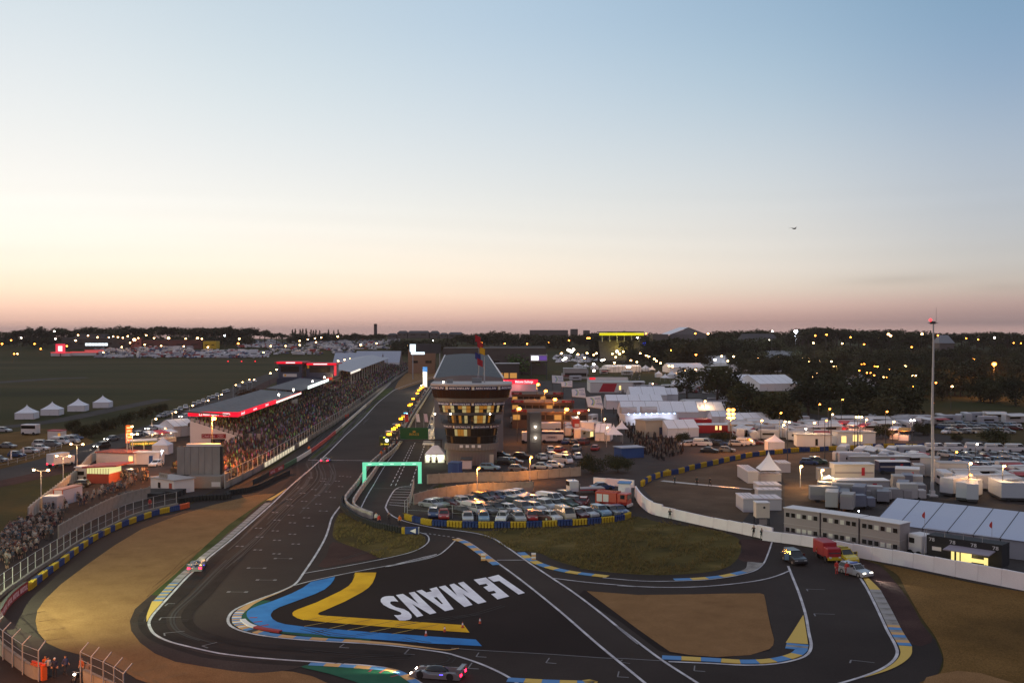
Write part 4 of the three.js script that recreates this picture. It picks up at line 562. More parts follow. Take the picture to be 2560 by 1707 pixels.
  const up = (v, d = 1.25) => v.clone().setY(v.y + d);
  part('led_fascia', faces([[F0, F1, up(F1), up(F0)]]), led(700, (x) => { x.strokeRect(160, 16, 34, 34); x.fillText('Audi Sport', 210, 34); ring(x, 64, 500); }), st1);
  part('led_fascia', faces([[F1, F2, up(F2), up(F1)]]), led(1024, (x) => { for (const [s, p] of [['2m2', 70], ['auto', 370], ['2m2', 700]]) x.fillText(s, p, 34); }), st1);
  part('led_fascia', faces([[F2, F3, up(F3, .8), up(F2, .8)]]), canvasMat(1024, 16, (x, w, h) => { x.fillStyle = '#c03028'; x.fillRect(0, 0, w, h); x.fillStyle = '#fff6ea'; for (let i = 0; i < 64; i++) x.fillRect(i * 16 + 2, 4, 12, 12); }, { emit: 1.6 }), st1);
  const W0 = V3(wallX(392) - 15.6, roofH + .5, -392), W1 = V3(wallX(450) - 15.6, roofH + .5, -450); part('led_fascia', faces([[W0, W1, up(W1, 1.2), up(W0, 1.2)]]), canvasMat(512, 16, (x, w, h) => { x.fillStyle = '#9fb8b4'; x.fillRect(0, 0, w, h); x.fillStyle = '#f0fff8'; for (let i = 0; i < 32; i++) x.fillRect(i * 16 + 2, 0, 13, 16); }, { emit: 1.5 }), st2);
  for (const D2 of [336, 362, 405, 438]) { const t2 = thing('roof_floodlight', `small floodlight on the stand roof edge, ${({ 336: 'first', 362: 'second', 405: 'third', 438: 'farthest' })[D2]} along the straight`, 'floodlight', [wallX(D2) - 15.8, roofH + 1.05 + (D2 > 380 ? .6 : 0), -D2]); part('stem', cyl(.06, .06, 1, 0, 0, 0, 6), M.galv, t2); part('lamp', ball(.3, 0, 1.1, 0, 8), bulb[WHITE], t2); shine(t2, WHITE, 30, V3(.7, 1, .3)); }
  // light under the roofs
  for (const [D2, k] of [[287, 26], [310, 22], [335, 18], [360, 14]]) shine(st1, 0xe8ffc0, k, V3(wallX(D2) - 19, roofH - .5, -D2));
  for (const D2 of [470, 490, 508]) shine(st3, 0xffc27a, 60, V3(wallX(D2) - 17, 9, -D2));
  for (const D2 of [545, 590, 640, 690]) shine(st4, 0xffc888, 45, V3(wallX(D2) - 20, 9, -D2));
  // supports of the roofs
  for (const [t, list] of [[st1, [300, 320, 340, 360]], [st2, [395, 415, 435]]]) for (const D2 of list) part('column', box(.4, roofH + .6, .4, wallX(D2) - 27.4, 0, -D2), M.galv, t);
  part('divider_wall', box(.4, 3.6, 9, wallX(377) - 18, 2.2, -377), M.panelGrey, st1);
}
{ // blue timing building with red fascias behind the second stand
  const x = wallX(470) - 33, t = thing('timing_building', 'stacked blue glass race control building with red lit fascias', 'building', [x, 0, -470]);
  part('wall', box(20, 9, 22, 3, 0, -8), mat([.03, .04, .07], .6), t); part('tower', box(10, 6.4, 12, -1.5, 9.01, -4), mat([.045, .06, .10], .5), t); part('tower', box(12, 5.6, 14, 10.6, 9.01, -10), mat([.045, .06, .11], .5), t);
  for (const [x0, y0, z0, w, h, c] of [[-1.5, 11.6, 2.1, 8, 2.6, M.darkGlass], [-1.5, 9.5, 2.1, 6, 1.3, M.panelWhite], [10.6, 11.2, -2.9, 9, 2.4, M.darkGlass], [6, 6, 3.1, 1.6, 2.6, M.litAmber], [8.2, 6, 3.1, 1.4, 2.6, M.litAmber], [-3.5, 9.8, 2.15, .8, .8, M.litAmber], [5.5, 13, -2.8, .9, 1.6, M.litAmber], [0, 3.2, 3.1, 10, 1.6, M.darkGlass], [-4, 1.2, 3.1, 1.2, 1.2, M.litAmber], [3, 1.2, 3.1, 1.2, 1.2, M.litAmber], [2.5, 4.8, 3.12, 3, 1.4, M.panelGrey]]) part('window', box(w, h, .12, x0, y0, z0), c, t);
  part('roof', box(13, .5, 14, -1.5, 15.42, -4), M.redSign, t); part('roof', box(15, .5, 16, 10.6, 14.62, -10), M.redSign, t);
  const led = glow(0xff0c30, 1.0, 0x330008); part('led_fascia', box(11, .9, .1, -1.5, 15.2, 3.1), led, t); part('led_fascia', box(13, .9, .1, 11.5, 14.4, -1.9), led, t); part('led_lettering', [box(4, .4, .05, -1, 15.45, 3.18), box(6, .4, .05, 11, 14.65, -1.82)], glow(0xffe8ea, 1.6), t); part('red_screen', box(.12, 4.4, 6, 16.7, 9.6, -7), glow(0xe8102a, 1.0, 0x330008), t);
  shine(t, 0xff3048, 40, V3(18.5, 11, -3));
  const b = thing('hospitality_box', 'rounded bronze hospitality balcony hanging above the crowd', 'building', [wallX(490) - 16, 0, -486]); const sh = new THREE.Shape(); sh.moveTo(0, -11); sh.lineTo(6, -11); sh.lineTo(6, 9); sh.quadraticCurveTo(6, 12, 3, 12); sh.lineTo(0, 12); part('shell', new THREE.ExtrudeGeometry(sh, { depth: 3.4, bevelEnabled: false }).rotateX(-Math.PI / 2).translate(-6, 7.6, 0), mat([.12, .075, .05], .6), b); part('glazing', box(.1, 1.8, 18, .06, 8.4, 2), mat([.05, .03, .02], .15), b); part('lit_window', box(3.6, 2, .1, -3.5, 8.2, 11.1), M.litAmber, b); part('red_panel', box(2.2, 1.6, .1, -1.5, 7.9, 11.25), glow(0xd81828, .8), b); part('roof', box(6.4, .3, 23.4, -3, 11.01, -.5), M.panelGrey, b); for (const z of [-9, 0, 8]) part('column', cyl(.3, .3, 7.6, -4.5, 0, z, 8), M.concrete, b);
  // far stand roofs: rows of pale membrane panels on columns
  for (let i = 0; i < 9; i++) { const D = 520 + i * 26, xx = wallX(D + 12); const q = (o, h, d) => V3(wallX(d) - o, h, -d); part('roof_membrane', faces([[q(13, 9.2, D), q(13, 9.2, D + 25), q(24, 12, D + 25), q(24, 11.6, D)], [q(24, 11.6, D), q(24, 12, D + 25), q(34, 10.5, D + 25), q(34, 10.2, D)]]), M.farMembrane ??= mat([.36, .36, .38], .7), st4); part('column', cyl(.22, .18, 9.1, wallX(D) - 13.4, 0, -D, 6), M.paleConcrete, st4); part('column', cyl(.22, .18, 9.1, wallX(D + 12) - 13.4, 0, -D - 12, 6), M.paleConcrete, st4); }
  part('lit_fascia', faces([[V3(wallX(514) - 13, 8.6, -514), V3(wallX(560) - 13, 8.6, -560), V3(wallX(560) - 13, 9.6, -560), V3(wallX(514) - 13, 9.6, -514)]]), glow(0xfff4e4, 1.1), st4);
  for (const [i, D, s] of [[0, 745, 1], [1, 800, 1]]) { const o = 26, xx = wallX(D) - 30, k = thing('gable_hall', i ? 'right of two steep white gable tents beyond the far stand' : 'left of two steep white gable tents beyond the far stand', 'tent', [xx + 2 + i * 9, 0, -D]); const hw = 12, ln = 22, e = 5, r = 13; part('roof_panel', faces([[V3(-ln, e, hw), V3(ln * .5, e, hw), V3(ln * .5, r, 0), V3(-ln, r, 0)]]), M.farRoof ??= mat([.34, .37, .43], .7), k); part('roof_panel', faces([[V3(ln * .5, e, -hw), V3(-ln, e, -hw), V3(-ln, r, 0), V3(ln * .5, r, 0)]]), M.farRoof, k); part('gable', faces([[V3(ln * .5, 0, hw), V3(ln * .5, 0, -hw), V3(ln * .5, e, -hw), V3(ln * .5, e, hw)], [V3(ln * .5, e, hw), V3(ln * .5, e, -hw), V3(ln * .5, r, 0)]]), M.roofBrown, k); part('wall_panel', faces([[V3(-ln, 0, hw), V3(ln * .5, 0, hw), V3(ln * .5, e, hw), V3(-ln, e, hw)]]), M.tentWall, k); }
}
{ // low wall, posts and lit boards between the stands and the straight; guard rail with advertising nearer the track
  const D = []; for (let d = 209; d <= 850; d += 8) D.push(X(wallX(d) + .3, -d)); const t = thing('front_fence', 'grey wall and tall post fence in front of the crowded stands', 'fence');
  for (let i = 0; i + 1 < D.length; i++) { part('wall_block', prism([D[i], D[i + 1].clone().lerp(D[i], .006)], -.12, .12, 0, 1.3), M.concrete, t); if (-D[i].z < 420) for (const f of [0, .5]) { const p = D[i].clone().lerp(D[i + 1], f); part('post', box(.12, 3.4, .12, p.x, 0, p.z), M.galv, t); } part('rail', bar(D[i].clone().setY(3.35), D[i + 1].clone().setY(3.35), .05, 5), M.galv, t); part('wire_panel', faces([[D[i].clone().setY(1.3), D[i + 1].clone().setY(1.3), D[i + 1].clone().setY(3.35), D[i].clone().setY(3.35)]]), M.wire, t); }
  const lit = thing('lit_boards', 'row of bright lit boards set into the fence below the crowd', 'sign'); for (let d = 238; d < 292; d += 3.2) if (d < 272 || d > 278) part('board', prism([X(wallX(d) + .62, -d), X(wallX(d + 2.3) + .62, -d - 2.3)], 0, .06, .35, 1.35), M.litBoard ??= glow(0xfff0cc, .62, 0x888880), lit);
  const rail = smooth(path('a1:560,1585 600,1560 880,1420 1080,1300 1240,1180 1470,980 1680,790 1800,680 1880,600 1960,540 2060,500'), 3), L = lengths(rail).at(-1), g = thing('guard_rail', 'steel guard rail with advertising boards along the left of the straight', 'guard rail');
  const ad = (txt, bg, fg) => canvasMat(256, 64, (x, w, h) => { x.fillStyle = bg; x.fillRect(0, 0, w, h); x.fillStyle = fg; x.font = 'bold 44px sans-serif'; x.textAlign = 'center'; x.textBaseline = 'middle'; x.fillText(txt, 128, 34, 240); }); const ads = [M.black, ad('MOTUL', '#8e0f22', '#e8d0d4'), ad('MOTUL', '#8e0f22', '#e8d0d4'), mat([.02, .1, .05], .7), M.panelWhite, M.panelWhite];
  const adU = (pr) => pr; const n = Math.round(L / 6); for (let i = 0; i < n; i++) { const c = cutLine(rail, i * L / n, (i + 1) * L / n - .05), k = -c[0].z, m = k < 222 ? M.black : k < 233 ? ads[1] : k < 245 ? ads[3] : k < 262 ? M.panelWhite : k < 310 ? M.redSign : k > 330 && k < 420 ? M.panelWhite : M.panelGrey; const a = c[0], b = c.at(-1); part('board', m === ads[1] ? faces([[a.clone().setY(.1), b.clone().setY(.1), b.clone().setY(1.05), a.clone().setY(1.05)]]) : prism(c, -.1, .1, 0, 1), m, g); }
}
{ // covered big screen seen from behind, on its plinth
  const t = thing('covered_screen', 'big screen wrapped in grey sheeting seen from behind on a concrete plinth', 'screen'), D = 212, x0 = far('c2', 365, 0, D).x, x1 = far('c2', 1020, 0, D).x, y0 = topOf('c2', 1250, D), y1 = topOf('c2', 828, D), ps = [.0, .18, .315, .505, .645, .815, 1];
  for (let i = 0; i < 6; i++) { const a = x0 + (x1 - x0) * ps[i], b = x0 + (x1 - x0) * ps[i + 1] - .05, g = new THREE.PlaneGeometry(b - a, y1 - y0, 6, 12), p = g.attributes.position; for (let k = 0; k < p.count; k++) { const u = p.getX(k) / (b - a), v = p.getY(k) / (y1 - y0); p.setZ(k, .12 * Math.cos(u * Math.PI) * Math.sin(v * 5 + i) + .05 * Math.sin(v * 21 + u * 6)); } g.computeVertexNormals(); part('sheet', g.translate((a + b) / 2, (y0 + y1) / 2, -D), mat([.235, .225, .21], .9), t); }
  part('frame', box(x1 - x0 - .1, y1 - y0 + .1, .8, (x0 + x1) / 2, y0 - .05, -D - .6), M.darkSteel, t); part('top_box', box(x1 - x0 - 2, .5, 1.2, (x0 + x1) / 2 + .8, y1 + .06, -D - .8), M.panelWhite, t); part('side_panel', box(.2, y1 - y0, 1.6, x1 + .12, y0, -D - .9), M.black, t);
  const P = far('c2', 505, 0, 209).x, Q = far('c2', 1022, 0, 209).x; part('plinth', box(Q - P, 2.3, 6, (P + Q) / 2, 0, -212.4), M.concrete, t); part('white_board', box(1.7, .9, .06, Q - 1, .3, -209.36), M.panelWhite, t);
  const k = plot('marshal_kiosk', 'white marshal kiosk with flat roof and lettered sign beside the plinth', 'kiosk', 'b0', 1118, 138, 1290, 166); hut(k, 4.5, 2.5, { wall: M.panelWhite, roof: M.panelGrey, windows: [[.32, .44, .3, .75]], door: [.86, M.brick] });
  part('roof_sign', box(2.6, .9, .12, -.2, 2.7, -.4), canvasMat(256, 96, (x, w, h) => { x.fillStyle = '#8d8880'; x.fillRect(0, 0, w, h); x.fillStyle = '#222'; x.font = 'bold 44px sans-serif'; x.textAlign = 'center'; x.fillText('POSTE 31', 128, 64); }), k.t);
  const k2 = plot('annex', 'low white annex with a lit doorway behind the marshal kiosk', 'kiosk', 'b0', 1300, 150, 1405, 128); hut(k2, 3.6, 2.2, { wall: M.panelWhite, roof: M.panelWhite }); part('lit_door', box(.9, 1.7, .06, 1, 0, .02), M.litDim, k2.t); shine(k2.t, SODIUM, 4, V3(1, 1.6, .8));
}
// tall sodium lamp in front of the stands: lights the terrace and the straight
streetLamp('tall sodium street lamp in front of the covered screen', G('c2', 905, 1290), 12.2, { reach: .4, color: SODIUM, power: 2600, r: .42, pole: M.darkSteel });
{ // curved red banner at the left end of the tyre wall
  const t = thing('sponsor_banner', 'curved red banner with white lettering at the left end of the tyre wall', 'banner'), pts = smooth(path('b0:-40,1190 18,1085 60,1015 120,950 205,885'), 1), L = lengths(pts), q = pts.slice(1).map((p, i) => [pts[i].clone().setY(.05), p.clone().setY(.05), p.clone().setY(1.2), pts[i].clone().setY(1.2)]), g = faces(q), u = g.attributes.uv; for (let k = 0; k < u.count; k++) { const i = Math.floor(k / 6); u.setX(k, (u.getX(k) > .5 ? L[i + 1] : L[i]) / L.at(-1)); }
  part('print', g, canvasMat(1024, 64, (x, w, h) => { x.fillStyle = '#84101f'; x.fillRect(0, 0, w, h); x.fillStyle = '#e2c8cc'; x.font = 'bold 46px sans-serif'; x.textBaseline = 'middle'; for (let i = 0; i < 6; i++) x.fillText('MOTUL', i * 172 + 6, 34, 150); }), t); part('backing', prism(pts, -.4, -.06, 0, 1.15), M.rubber, t);
}

// ---------------------------------------------------------------- left of the stands: airfield tents, stalls, cabins
const ORD = ['first', 'second', 'third', 'fourth', 'fifth', 'sixth', 'seventh', 'eighth', 'ninth', 'tenth', 'eleventh', 'twelfth', 'thirteenth', 'fourteenth', 'fifteenth', 'sixteenth', 'seventeenth', 'eighteenth', 'nineteenth', 'twentieth'];
[[205, 985, 170], [440, 950, 165], [683, 913, 155], [912, 880, 147]].forEach(([x, y, w], i) => { const g = G('a0', x, y), k = w / 3.672 / 2700 * -g.z; pagoda(['white pagoda tent on the airfield, nearest to the left edge', 'second white pagoda tent from the left on the airfield', 'third white pagoda tent from the left on the airfield', 'rightmost of the four white pagoda tents on the airfield'][i], g.add(X(0, -k / 2)), k, 2.1, 4.7, { turn: .12, group: 'pagoda tents on the airfield' }); });
{
  const q = plot('red_kiosk', 'red kiosk with slanted red roof and a lit yellow window band', 'kiosk', 'b0', 640, 82, 806, 86), h = 3.1; part('wall', box(q.w, 1.9, 5, 0, 0, -2.5), M.brick, q.t); part('glazing', box(q.w - .1, 1.1, 4.9, 0, 1.902, -2.5), glow(0xf0e8a0, .85, 0x555540), q.t); for (let i = 0; i <= 8; i++) part('mullion', box(.06, 1.1, .06, -q.w / 2 + q.w * i / 8, 1.9, .03), M.brick, q.t);
  part('roof', new THREE.BoxGeometry(q.w + 2.6, .3, 7).rotateZ(.06).translate(.7, h + .3, -2.8), mat([.28, .05, .05], .7), q.t); shine(q.t, 0xfff0b0, 12, V3(q.w / 2 + 1.5, 2.4, -1));
  const food = plot('burger_van', 'small white snack van beside the red kiosk', 'van', 'e2', 1225, 640, 1405, 640); hut(food, 2.6, 2.4, { windows: [[.1, .8, .35, .7]], roof: M.panelWhite }); part('wheel', [new THREE.CylinderGeometry(.3, .3, .2, 10).rotateX(Math.PI / 2).translate(-.8, .3, .1), new THREE.CylinderGeometry(.3, .3, .2, 10).rotateX(Math.PI / 2).translate(.8, .3, .1)], M.rubber, food.t);
  hut(plot('site_cabin', 'pale site cabin with grey end wall next to the spectators', 'cabin', 'e2', 690, 1158, 925, 1160), 2.4, 2.3, { wall: mat([.42, .38, .37], .8), roof: M.panelWhite, over: .02 });
  const c2 = plot('red_trimmed_cabin', 'pale blue cabin with red frame behind the site cabin', 'cabin', 'e2', 870, 1060, 1015, 1065); hut(c2, 6, 2.6, { wall: mat([.45, .46, .52], .7), roof: mat([.4, .2, .16], .7), over: .05 }); for (const s of [-1, 1]) part('corner_post', box(.14, 2.6, .14, s * c2.w / 2, 0, .05), M.brick, c2.t);
  const lc = plot('white_cabin', 'long white cabin with a blue door behind the stalls', 'cabin', 'a0', 1228, 1398, 1460, 1400); hut(lc, 3, 2.6, { door: [.66, mat([.03, .08, .2], .7)], roof: M.panelWhite });
  const rl = plot('red_low_hall', 'low hall with red eaves and lit end behind the red kiosk', 'building', 'a0', 880, 1390, 1225, 1402); hut(rl, 6, 2.5, { wall: M.panelWhite, roof: M.brick, windows: [[.86, .98, .3, .8, M.litWarm]] });
  const wel = plot('welcome_stall', 'stall with a green and amber lit welcome sign', 'stall', 'a0', 1190, 1312, 1445, 1300); part('canopy', box(wel.w, .2, 4, 0, 3.2, -2), M.panelWhite, wel.t); part('sign', box(wel.w, 1, .12, 0, 2.2, 0), canvasMat(512, 64, (x, w, h) => { x.fillStyle = '#24401c'; x.fillRect(0, 0, w, h); x.fillStyle = '#ffca60'; x.font = 'bold 44px sans-serif'; x.textAlign = 'center'; x.textBaseline = 'middle'; x.fillText('BIENVENUE EN SARTHE', 256, 34, 500); }, { emit: .55 }), wel.t); for (const x of [-1, 0, 1]) part('post', cyl(.08, .08, 3.2, x * (wel.w / 2 - .1), 0, -.2), M.galv, wel.t); part('counter', box(wel.w - .4, 1, .6, 0, 0, -.8), mat([.5, .3, .06], .7), wel.t); shine(wel.t, 0xffb860, 14, V3(0, 2, .9));
  const tot = thing('advertising_totem', 'glowing orange advertising totem beside the road', 'sign', G('a0', 1180, 1245)); part('panel', box(1.5, 4.6, .4, 0, 1.2, 0), canvasMat(64, 192, (x, w, h) => { x.fillStyle = '#e8631a'; x.fillRect(0, 0, w, h); x.fillStyle = '#ffe08a'; for (let i = 0; i < 5; i++) x.fillRect(10, 16 + i * 34, 44, 18); }, { emit: .9 }), tot); part('post', cyl(.15, .15, 1.2, 0, 0, 0), M.darkSteel, tot); shine(tot, 0xff9040, 10, V3(.4, 3, 1));
  const stalls = [['food_stall', 'food stall with red awning between white stalls', 1440, 1205, 1540, 1195, M.redSign], ['food_stall', 'food stall with white awning left of the red one', 1365, 1212, 1438, 1206, M.tentWhite], ['food_stall', 'food stall with white awning right of the red one', 1525, 1195, 1615, 1188, M.tentWhite], ['food_stall', 'two-level white stall with an orange lit top by the road', 1470, 1148, 1560, 1140, M.tentWhite]];
  for (const [n, l, x0, y0, x1, y1, m] of stalls) { const s = plot(n, l, 'stall', 'a0', x0, y0, x1, y1); part('body', box(s.w, 1.2, 3, 0, 0, -1.5), M.panelWhite, s.t); part('awning', new THREE.BoxGeometry(s.w + .4, .12, 4).rotateX(.15).translate(0, 2.9, -1.2), m, s.t); for (const x of [-1, 1]) part('post', cyl(.05, .05, 2.8, x * (s.w / 2 - .05), 0, 0, 5), M.galv, s.t); part('lamp', ball(.14, 0, 2.4, -.3, 6), bulb[WARM], s.t); shine(s.t, WARM, 5, V3(.3, 2.2, .2)); }
  gableTent(plot('marquee', 'white marquee against the back of the red fascia stand', 'tent', 'a0', 1590, 1150, 1790, 1130), 7, 3, 4.8, 3);
  pagoda('small white peaked tent beside the welcome stall', G('a0', 1490, 1300), 4, 2.3, 4.3);
  const pil = thing('lit_pillar', 'bright orange lit advertising pillar at the stand corner', 'sign', G('c2', 665, 770)); part('pillar', box(1, 5.6, 1, 0, 0, 0), glow(0xffb070, .9, 0x553322), pil); part('band', box(1.05, 1.4, 1.05, 0, 2.4, 0), glow(0xffe8c8, 1.6), pil); shine(pil, 0xffa860, 25, V3(-.4, 3, 1.4));
  const bus = plot('white_bus', 'white coach parked on the airfield edge left of the trees', 'bus', 'a0', 185, 1130, 322, 1132); part('body', new RoundedBoxGeometry(bus.w, 2.7, 2.5, 2, .2).translate(0, 1.75, -1.25), M.panelWhite, bus.t); part('windows', box(bus.w - .3, .9, 2.56, 0, 1.9, -1.25), M.darkGlass, bus.t); for (const x of [-.35, .35]) part('wheel', new THREE.CylinderGeometry(.45, .45, 2.52, 12).rotateX(Math.PI / 2).translate(x * bus.w, .45, -1.25), M.rubber, bus.t);
  hut(plot('red_white_cabin', 'small white cabin with red frame in the left car park', 'cabin', 'a0', 432, 1178, 556, 1180), 2.6, 2.6, { roof: M.redSign, over: .1, windows: [[.75, .97, .3, .8, M.litDim]] });
  for (const [x, y, l] of [[97, 1355, 'left'], [210, 1325, 'right']]) { const g = thing('height_post', `white barrier post in the left car park, ${l} one of two`, 'post', G('a0', x, y)); part('shaft', box(.28, 2.1, .28), M.panelWhite, g); part('cap', box(.34, .1, .34, 0, 2.102, 0), M.panelGrey, g); part('foot', box(.5, .08, .5), M.concrete, g); }
  wireFence('low rail fence along the road beside the left car park', 'a0:-300,1470 0,1420 150,1385 300,1345 420,1300 560,1255', { base: 0, h: 1.1, lean: 0, size: 4, off: 0 });
}
// ---------------------------------------------------------------- behind the tower: hospitality rows, boards, trucks
{
  const rows = [['nearest', 345, 880, 1470, 885], ['second', 340, 742, 1270, 745], ['third', 345, 622, 1110, 622]];
  rows.forEach(([o, x0, y0, x1, y1], i) => { const p = plot('hospitality_row', `long flat brown hospitality roof with red end signs, ${o} row behind the tower`, 'building', 'c5', x0, y0, x1, y1, { h: 5 }); p.t.position.y = 0; const d = [14, 17, 20][i]; part('roof', box(p.w, .3, d, 0, 4.72, -d / 2), M.roofBrown, p.t); part('wall', box(p.w - .4, 4.7, d - .4, 0, 0, -d / 2), mat([.10, .066, .05], .85), p.t); for (let k = 0; k < 9; k++) part('window', box(p.w / 11, 1.5, .06, -p.w / 2 + p.w * (k + .6) / 9.2, 2.6, -.17), k % 5 ? M.darkGlass : M.litDim, p.t);
    for (const [s, ww] of [[-.4, .2], [.4, .2]]) part('sign', box(p.w * ww, .75, .1, s * p.w, 5.03, 0), canvasMat(256, 32, (x, w, h) => { x.fillStyle = '#7d1424'; x.fillRect(0, 0, w, h); x.fillStyle = '#d9b0b4'; x.font = 'bold 24px sans-serif'; x.textAlign = 'center'; x.textBaseline = 'middle'; x.fillText('Audi Sport', 128, 17); }), p.t); });
  const led = plot('led_stand', 'long low building with a glowing red and white lettered strip right of the tower roof', 'building', 'c5', 110, 466, 735, 466, { h: 6 }); led.t.position.y = 0; part('wall', box(led.w, 5.9, 8, 0, 0, -4), M.panelWhite, led.t); part('led_strip', box(led.w, 2, .2, 0, 5.91, 0), canvasMat(1024, 64, (x, w, h) => { x.fillStyle = '#e0203a'; x.fillRect(0, 0, w, h); x.fillStyle = '#fff'; x.font = 'bold 46px sans-serif'; x.textBaseline = 'middle'; x.fillText('Audi Sport', 80, 34); x.fillText('Welcome Challenge', 470, 34, 480); }, { emit: 1.1 }), led.t); shine(led.t, 0xff8080, 60, V3(0, 5, 4));
  // sodium globes among the rows
  [['front left', 430, 840, 9], ['front right', 1130, 850, 9], ['second row', 962, 702, 9], ['third row', 828, 578, 9], ['far', 718, 480, 10]].forEach(([o, x, y, h]) => streetLamp(`tall sodium lamp over the brown hospitality roofs, ${o} one`, G('c5', x, y, h), h, { reach: .5, color: SODIUM, power: 280, r: .5, name: 'sodium_lamp', pole: M.darkSteel }));
  const mono = plot('concrete_stair_tower', 'plain grey concrete slab tower with two small lamps', 'tower', 'c5', 618, 1480, 785, 1475); { const h = topOf('c5', 892, mono.D); part('shaft', box(mono.w, h, 3, 0, 0, -1.5), mat([.10, .095, .088], .9), mono.t); for (const y of [1097, 1258]) { part('lamp', ball(.18, -.1, topOf('c5', y, mono.D), .15, 6), bulb[WHITE], mono.t); shine(mono.t, WHITE, 8, V3(-.1, topOf('c5', y, mono.D), .7)); } for (const y of [.25, .5, .75]) part('joint', box(mono.w + .04, .06, 3.04, 0, h * y, -1.5), M.darkSteel, mono.t); }
  const tr = (label, x0, y0, x1, y1, top, d, m, extra) => { const p = plot('race_transporter', label, 'truck', 'c5', x0, y0, x1, y1), h = topOf('c5', top, p.D); part('trailer', new RoundedBoxGeometry(p.w, h - .6, d, 1, .1).translate(0, .6 + (h - .6) / 2, -d / 2), m, p.t); part('skirt', box(p.w - .3, .5, d - .4, 0, .12, -d / 2), M.darkSteel, p.t); for (const x of [-.38, .3, .4]) part('wheel', new THREE.CylinderGeometry(.48, .48, .3, 12).rotateX(Math.PI / 2).translate(x * p.w, .48, .02), M.rubber, p.t); extra?.(p, h); return p; };
  tr('white transporter with a dark blue roof band and lettering right of the slab tower', 790, 1340, 1108, 1342, 1165, 3, M.panelWhite, (p, h) => { part('blue_band', box(p.w + .04, .6, 3.04, 0, h - .75, -1.5), M.navy, p.t); part('lettering', new THREE.PlaneGeometry(p.w * .5, .7).translate(-.2, h * .5, .02), canvasMat(256, 64, (x, w, hh) => { x.fillStyle = '#b0a8a4'; x.fillRect(0, 0, w, hh); x.fillStyle = '#1b2036'; x.font = 'bold 46px sans-serif'; x.textAlign = 'center'; x.fillText('HYBRID', 128, 48); }), p.t); });
  tr('white transporter half hidden left of the slab tower', 500, 1345, 640, 1345, 1180, 3, M.panelWhite);
  tr('pinkish white transporter above the blue banded one', 745, 1165, 1075, 1165, 1040, 3, M.panelWhite); tr('white trailer behind the slab tower under the sodium lamp', 330, 1060, 590, 1060, 965, 3, M.panelWhite); tr('long white trailer in front of the nearest brown roof', 745, 965, 905, 965, 890, 3, M.panelWhite);
  tr('tall red and white transporter standing end on', 1245, 1240, 1350, 1240, 985, 8, mat([.4, .04, .03], .6), (p, h) => { part('white_panel', [box(p.w * .6, .9, .05, .2, h * .55, .02), box(p.w * .6, .7, .05, .2, h * .2, .02)], M.panelWhite, p.t); part('roof', box(p.w, .1, 8, 0, h + .01, -4), M.panelWhite, p.t); });
  tr('white and silver transporter right of the red one', 1370, 1292, 1565, 1292, 1035, 6, M.panelWhite, (p, h) => part('lit_window', box(.8, 1.6, .05, p.w * .3, h * .15, .03), M.litWarm, p.t));
  tr('pink lit truck behind the red transporter', 1110, 1080, 1225, 1080, 920, 6, M.panelWhite);
  // grey white tents right of the trucks
  gableTent(plot('marquee', 'grey white tent between the transporters and the peaked pagoda', 'tent', 'c5', 1570, 1305, 1800, 1310), 6, 2.4, 4.6, 3);
  pagoda('white pagoda tent beside the crowded street, nearer of two', G('c5', 1848, 1335), 4.6, 2.4, 5, { walls: false }); pagoda('white pagoda tent beside the crowded street, farther of two', G('c5', 1968, 1235), 3.4, 2.2, 4.6, { walls: false });
  // sloping regional boards
  const board = (label, pts, txt) => { const D = 330, t = thing('regional_board', label, 'sign'), q = pts.map(([x, y]) => { const g = G('c5', x, y, 4); return g; }); };
  [['nearest', 1440, 660, 1660, 640, 1700, 830, 1470, 800, 300], ['second', 1230, 545, 1420, 525, 1440, 672, 1240, 650, 345], ['third', 1075, 440, 1240, 420, 1240, 512, 1085, 508, 400], ['farthest', 940, 340, 1105, 350, 1110, 462, 945, 450, 440]].forEach(([o, ax, ay, bx, by, cx, cy, dx, dy, D]) => { const t = thing('regional_board', `white sloping board with a green and blue ring and region name, ${o} of four`, 'sign'), P = (x, y, k) => far('c5', x, y, D + k); const A = P(dx, dy, 0), B = P(cx, cy, 0), C = P(bx, by, 3), E = P(ax, ay, 3);
    part('print', faces([[A, B, C, E]]), canvasMat(256, 160, (x, w, h) => { x.fillStyle = '#b9b6b4'; x.fillRect(0, 0, w, h); x.lineWidth = 12; x.strokeStyle = '#2c5aa0'; x.beginPath(); x.arc(45, 80, 56, -1.2, 1.2); x.stroke(); x.strokeStyle = '#7a9a28'; x.beginPath(); x.arc(62, 80, 60, -1.2, 1.2); x.stroke(); x.fillStyle = '#4a5578'; x.font = 'bold 40px sans-serif'; x.fillText('PAYS', 142, 58, 108); x.font = 'bold 18px sans-serif'; x.fillText('DE LA', 168, 82); x.font = 'bold 40px sans-serif'; x.fillText('LOIRE', 142, 122, 108); }), t); const back = (v) => v.clone().add(V3(0, -.25, -.4)); part('backing', faces([[back(A), back(E), back(C), back(B)], [A, back(A), back(B), B]]), M.panelGrey, t); part('support', [A, B].map((v) => cyl(.12, .12, Math.max(.5, v.y - .3), v.x, 0, v.z - .6, 6)), M.darkSteel, t); });
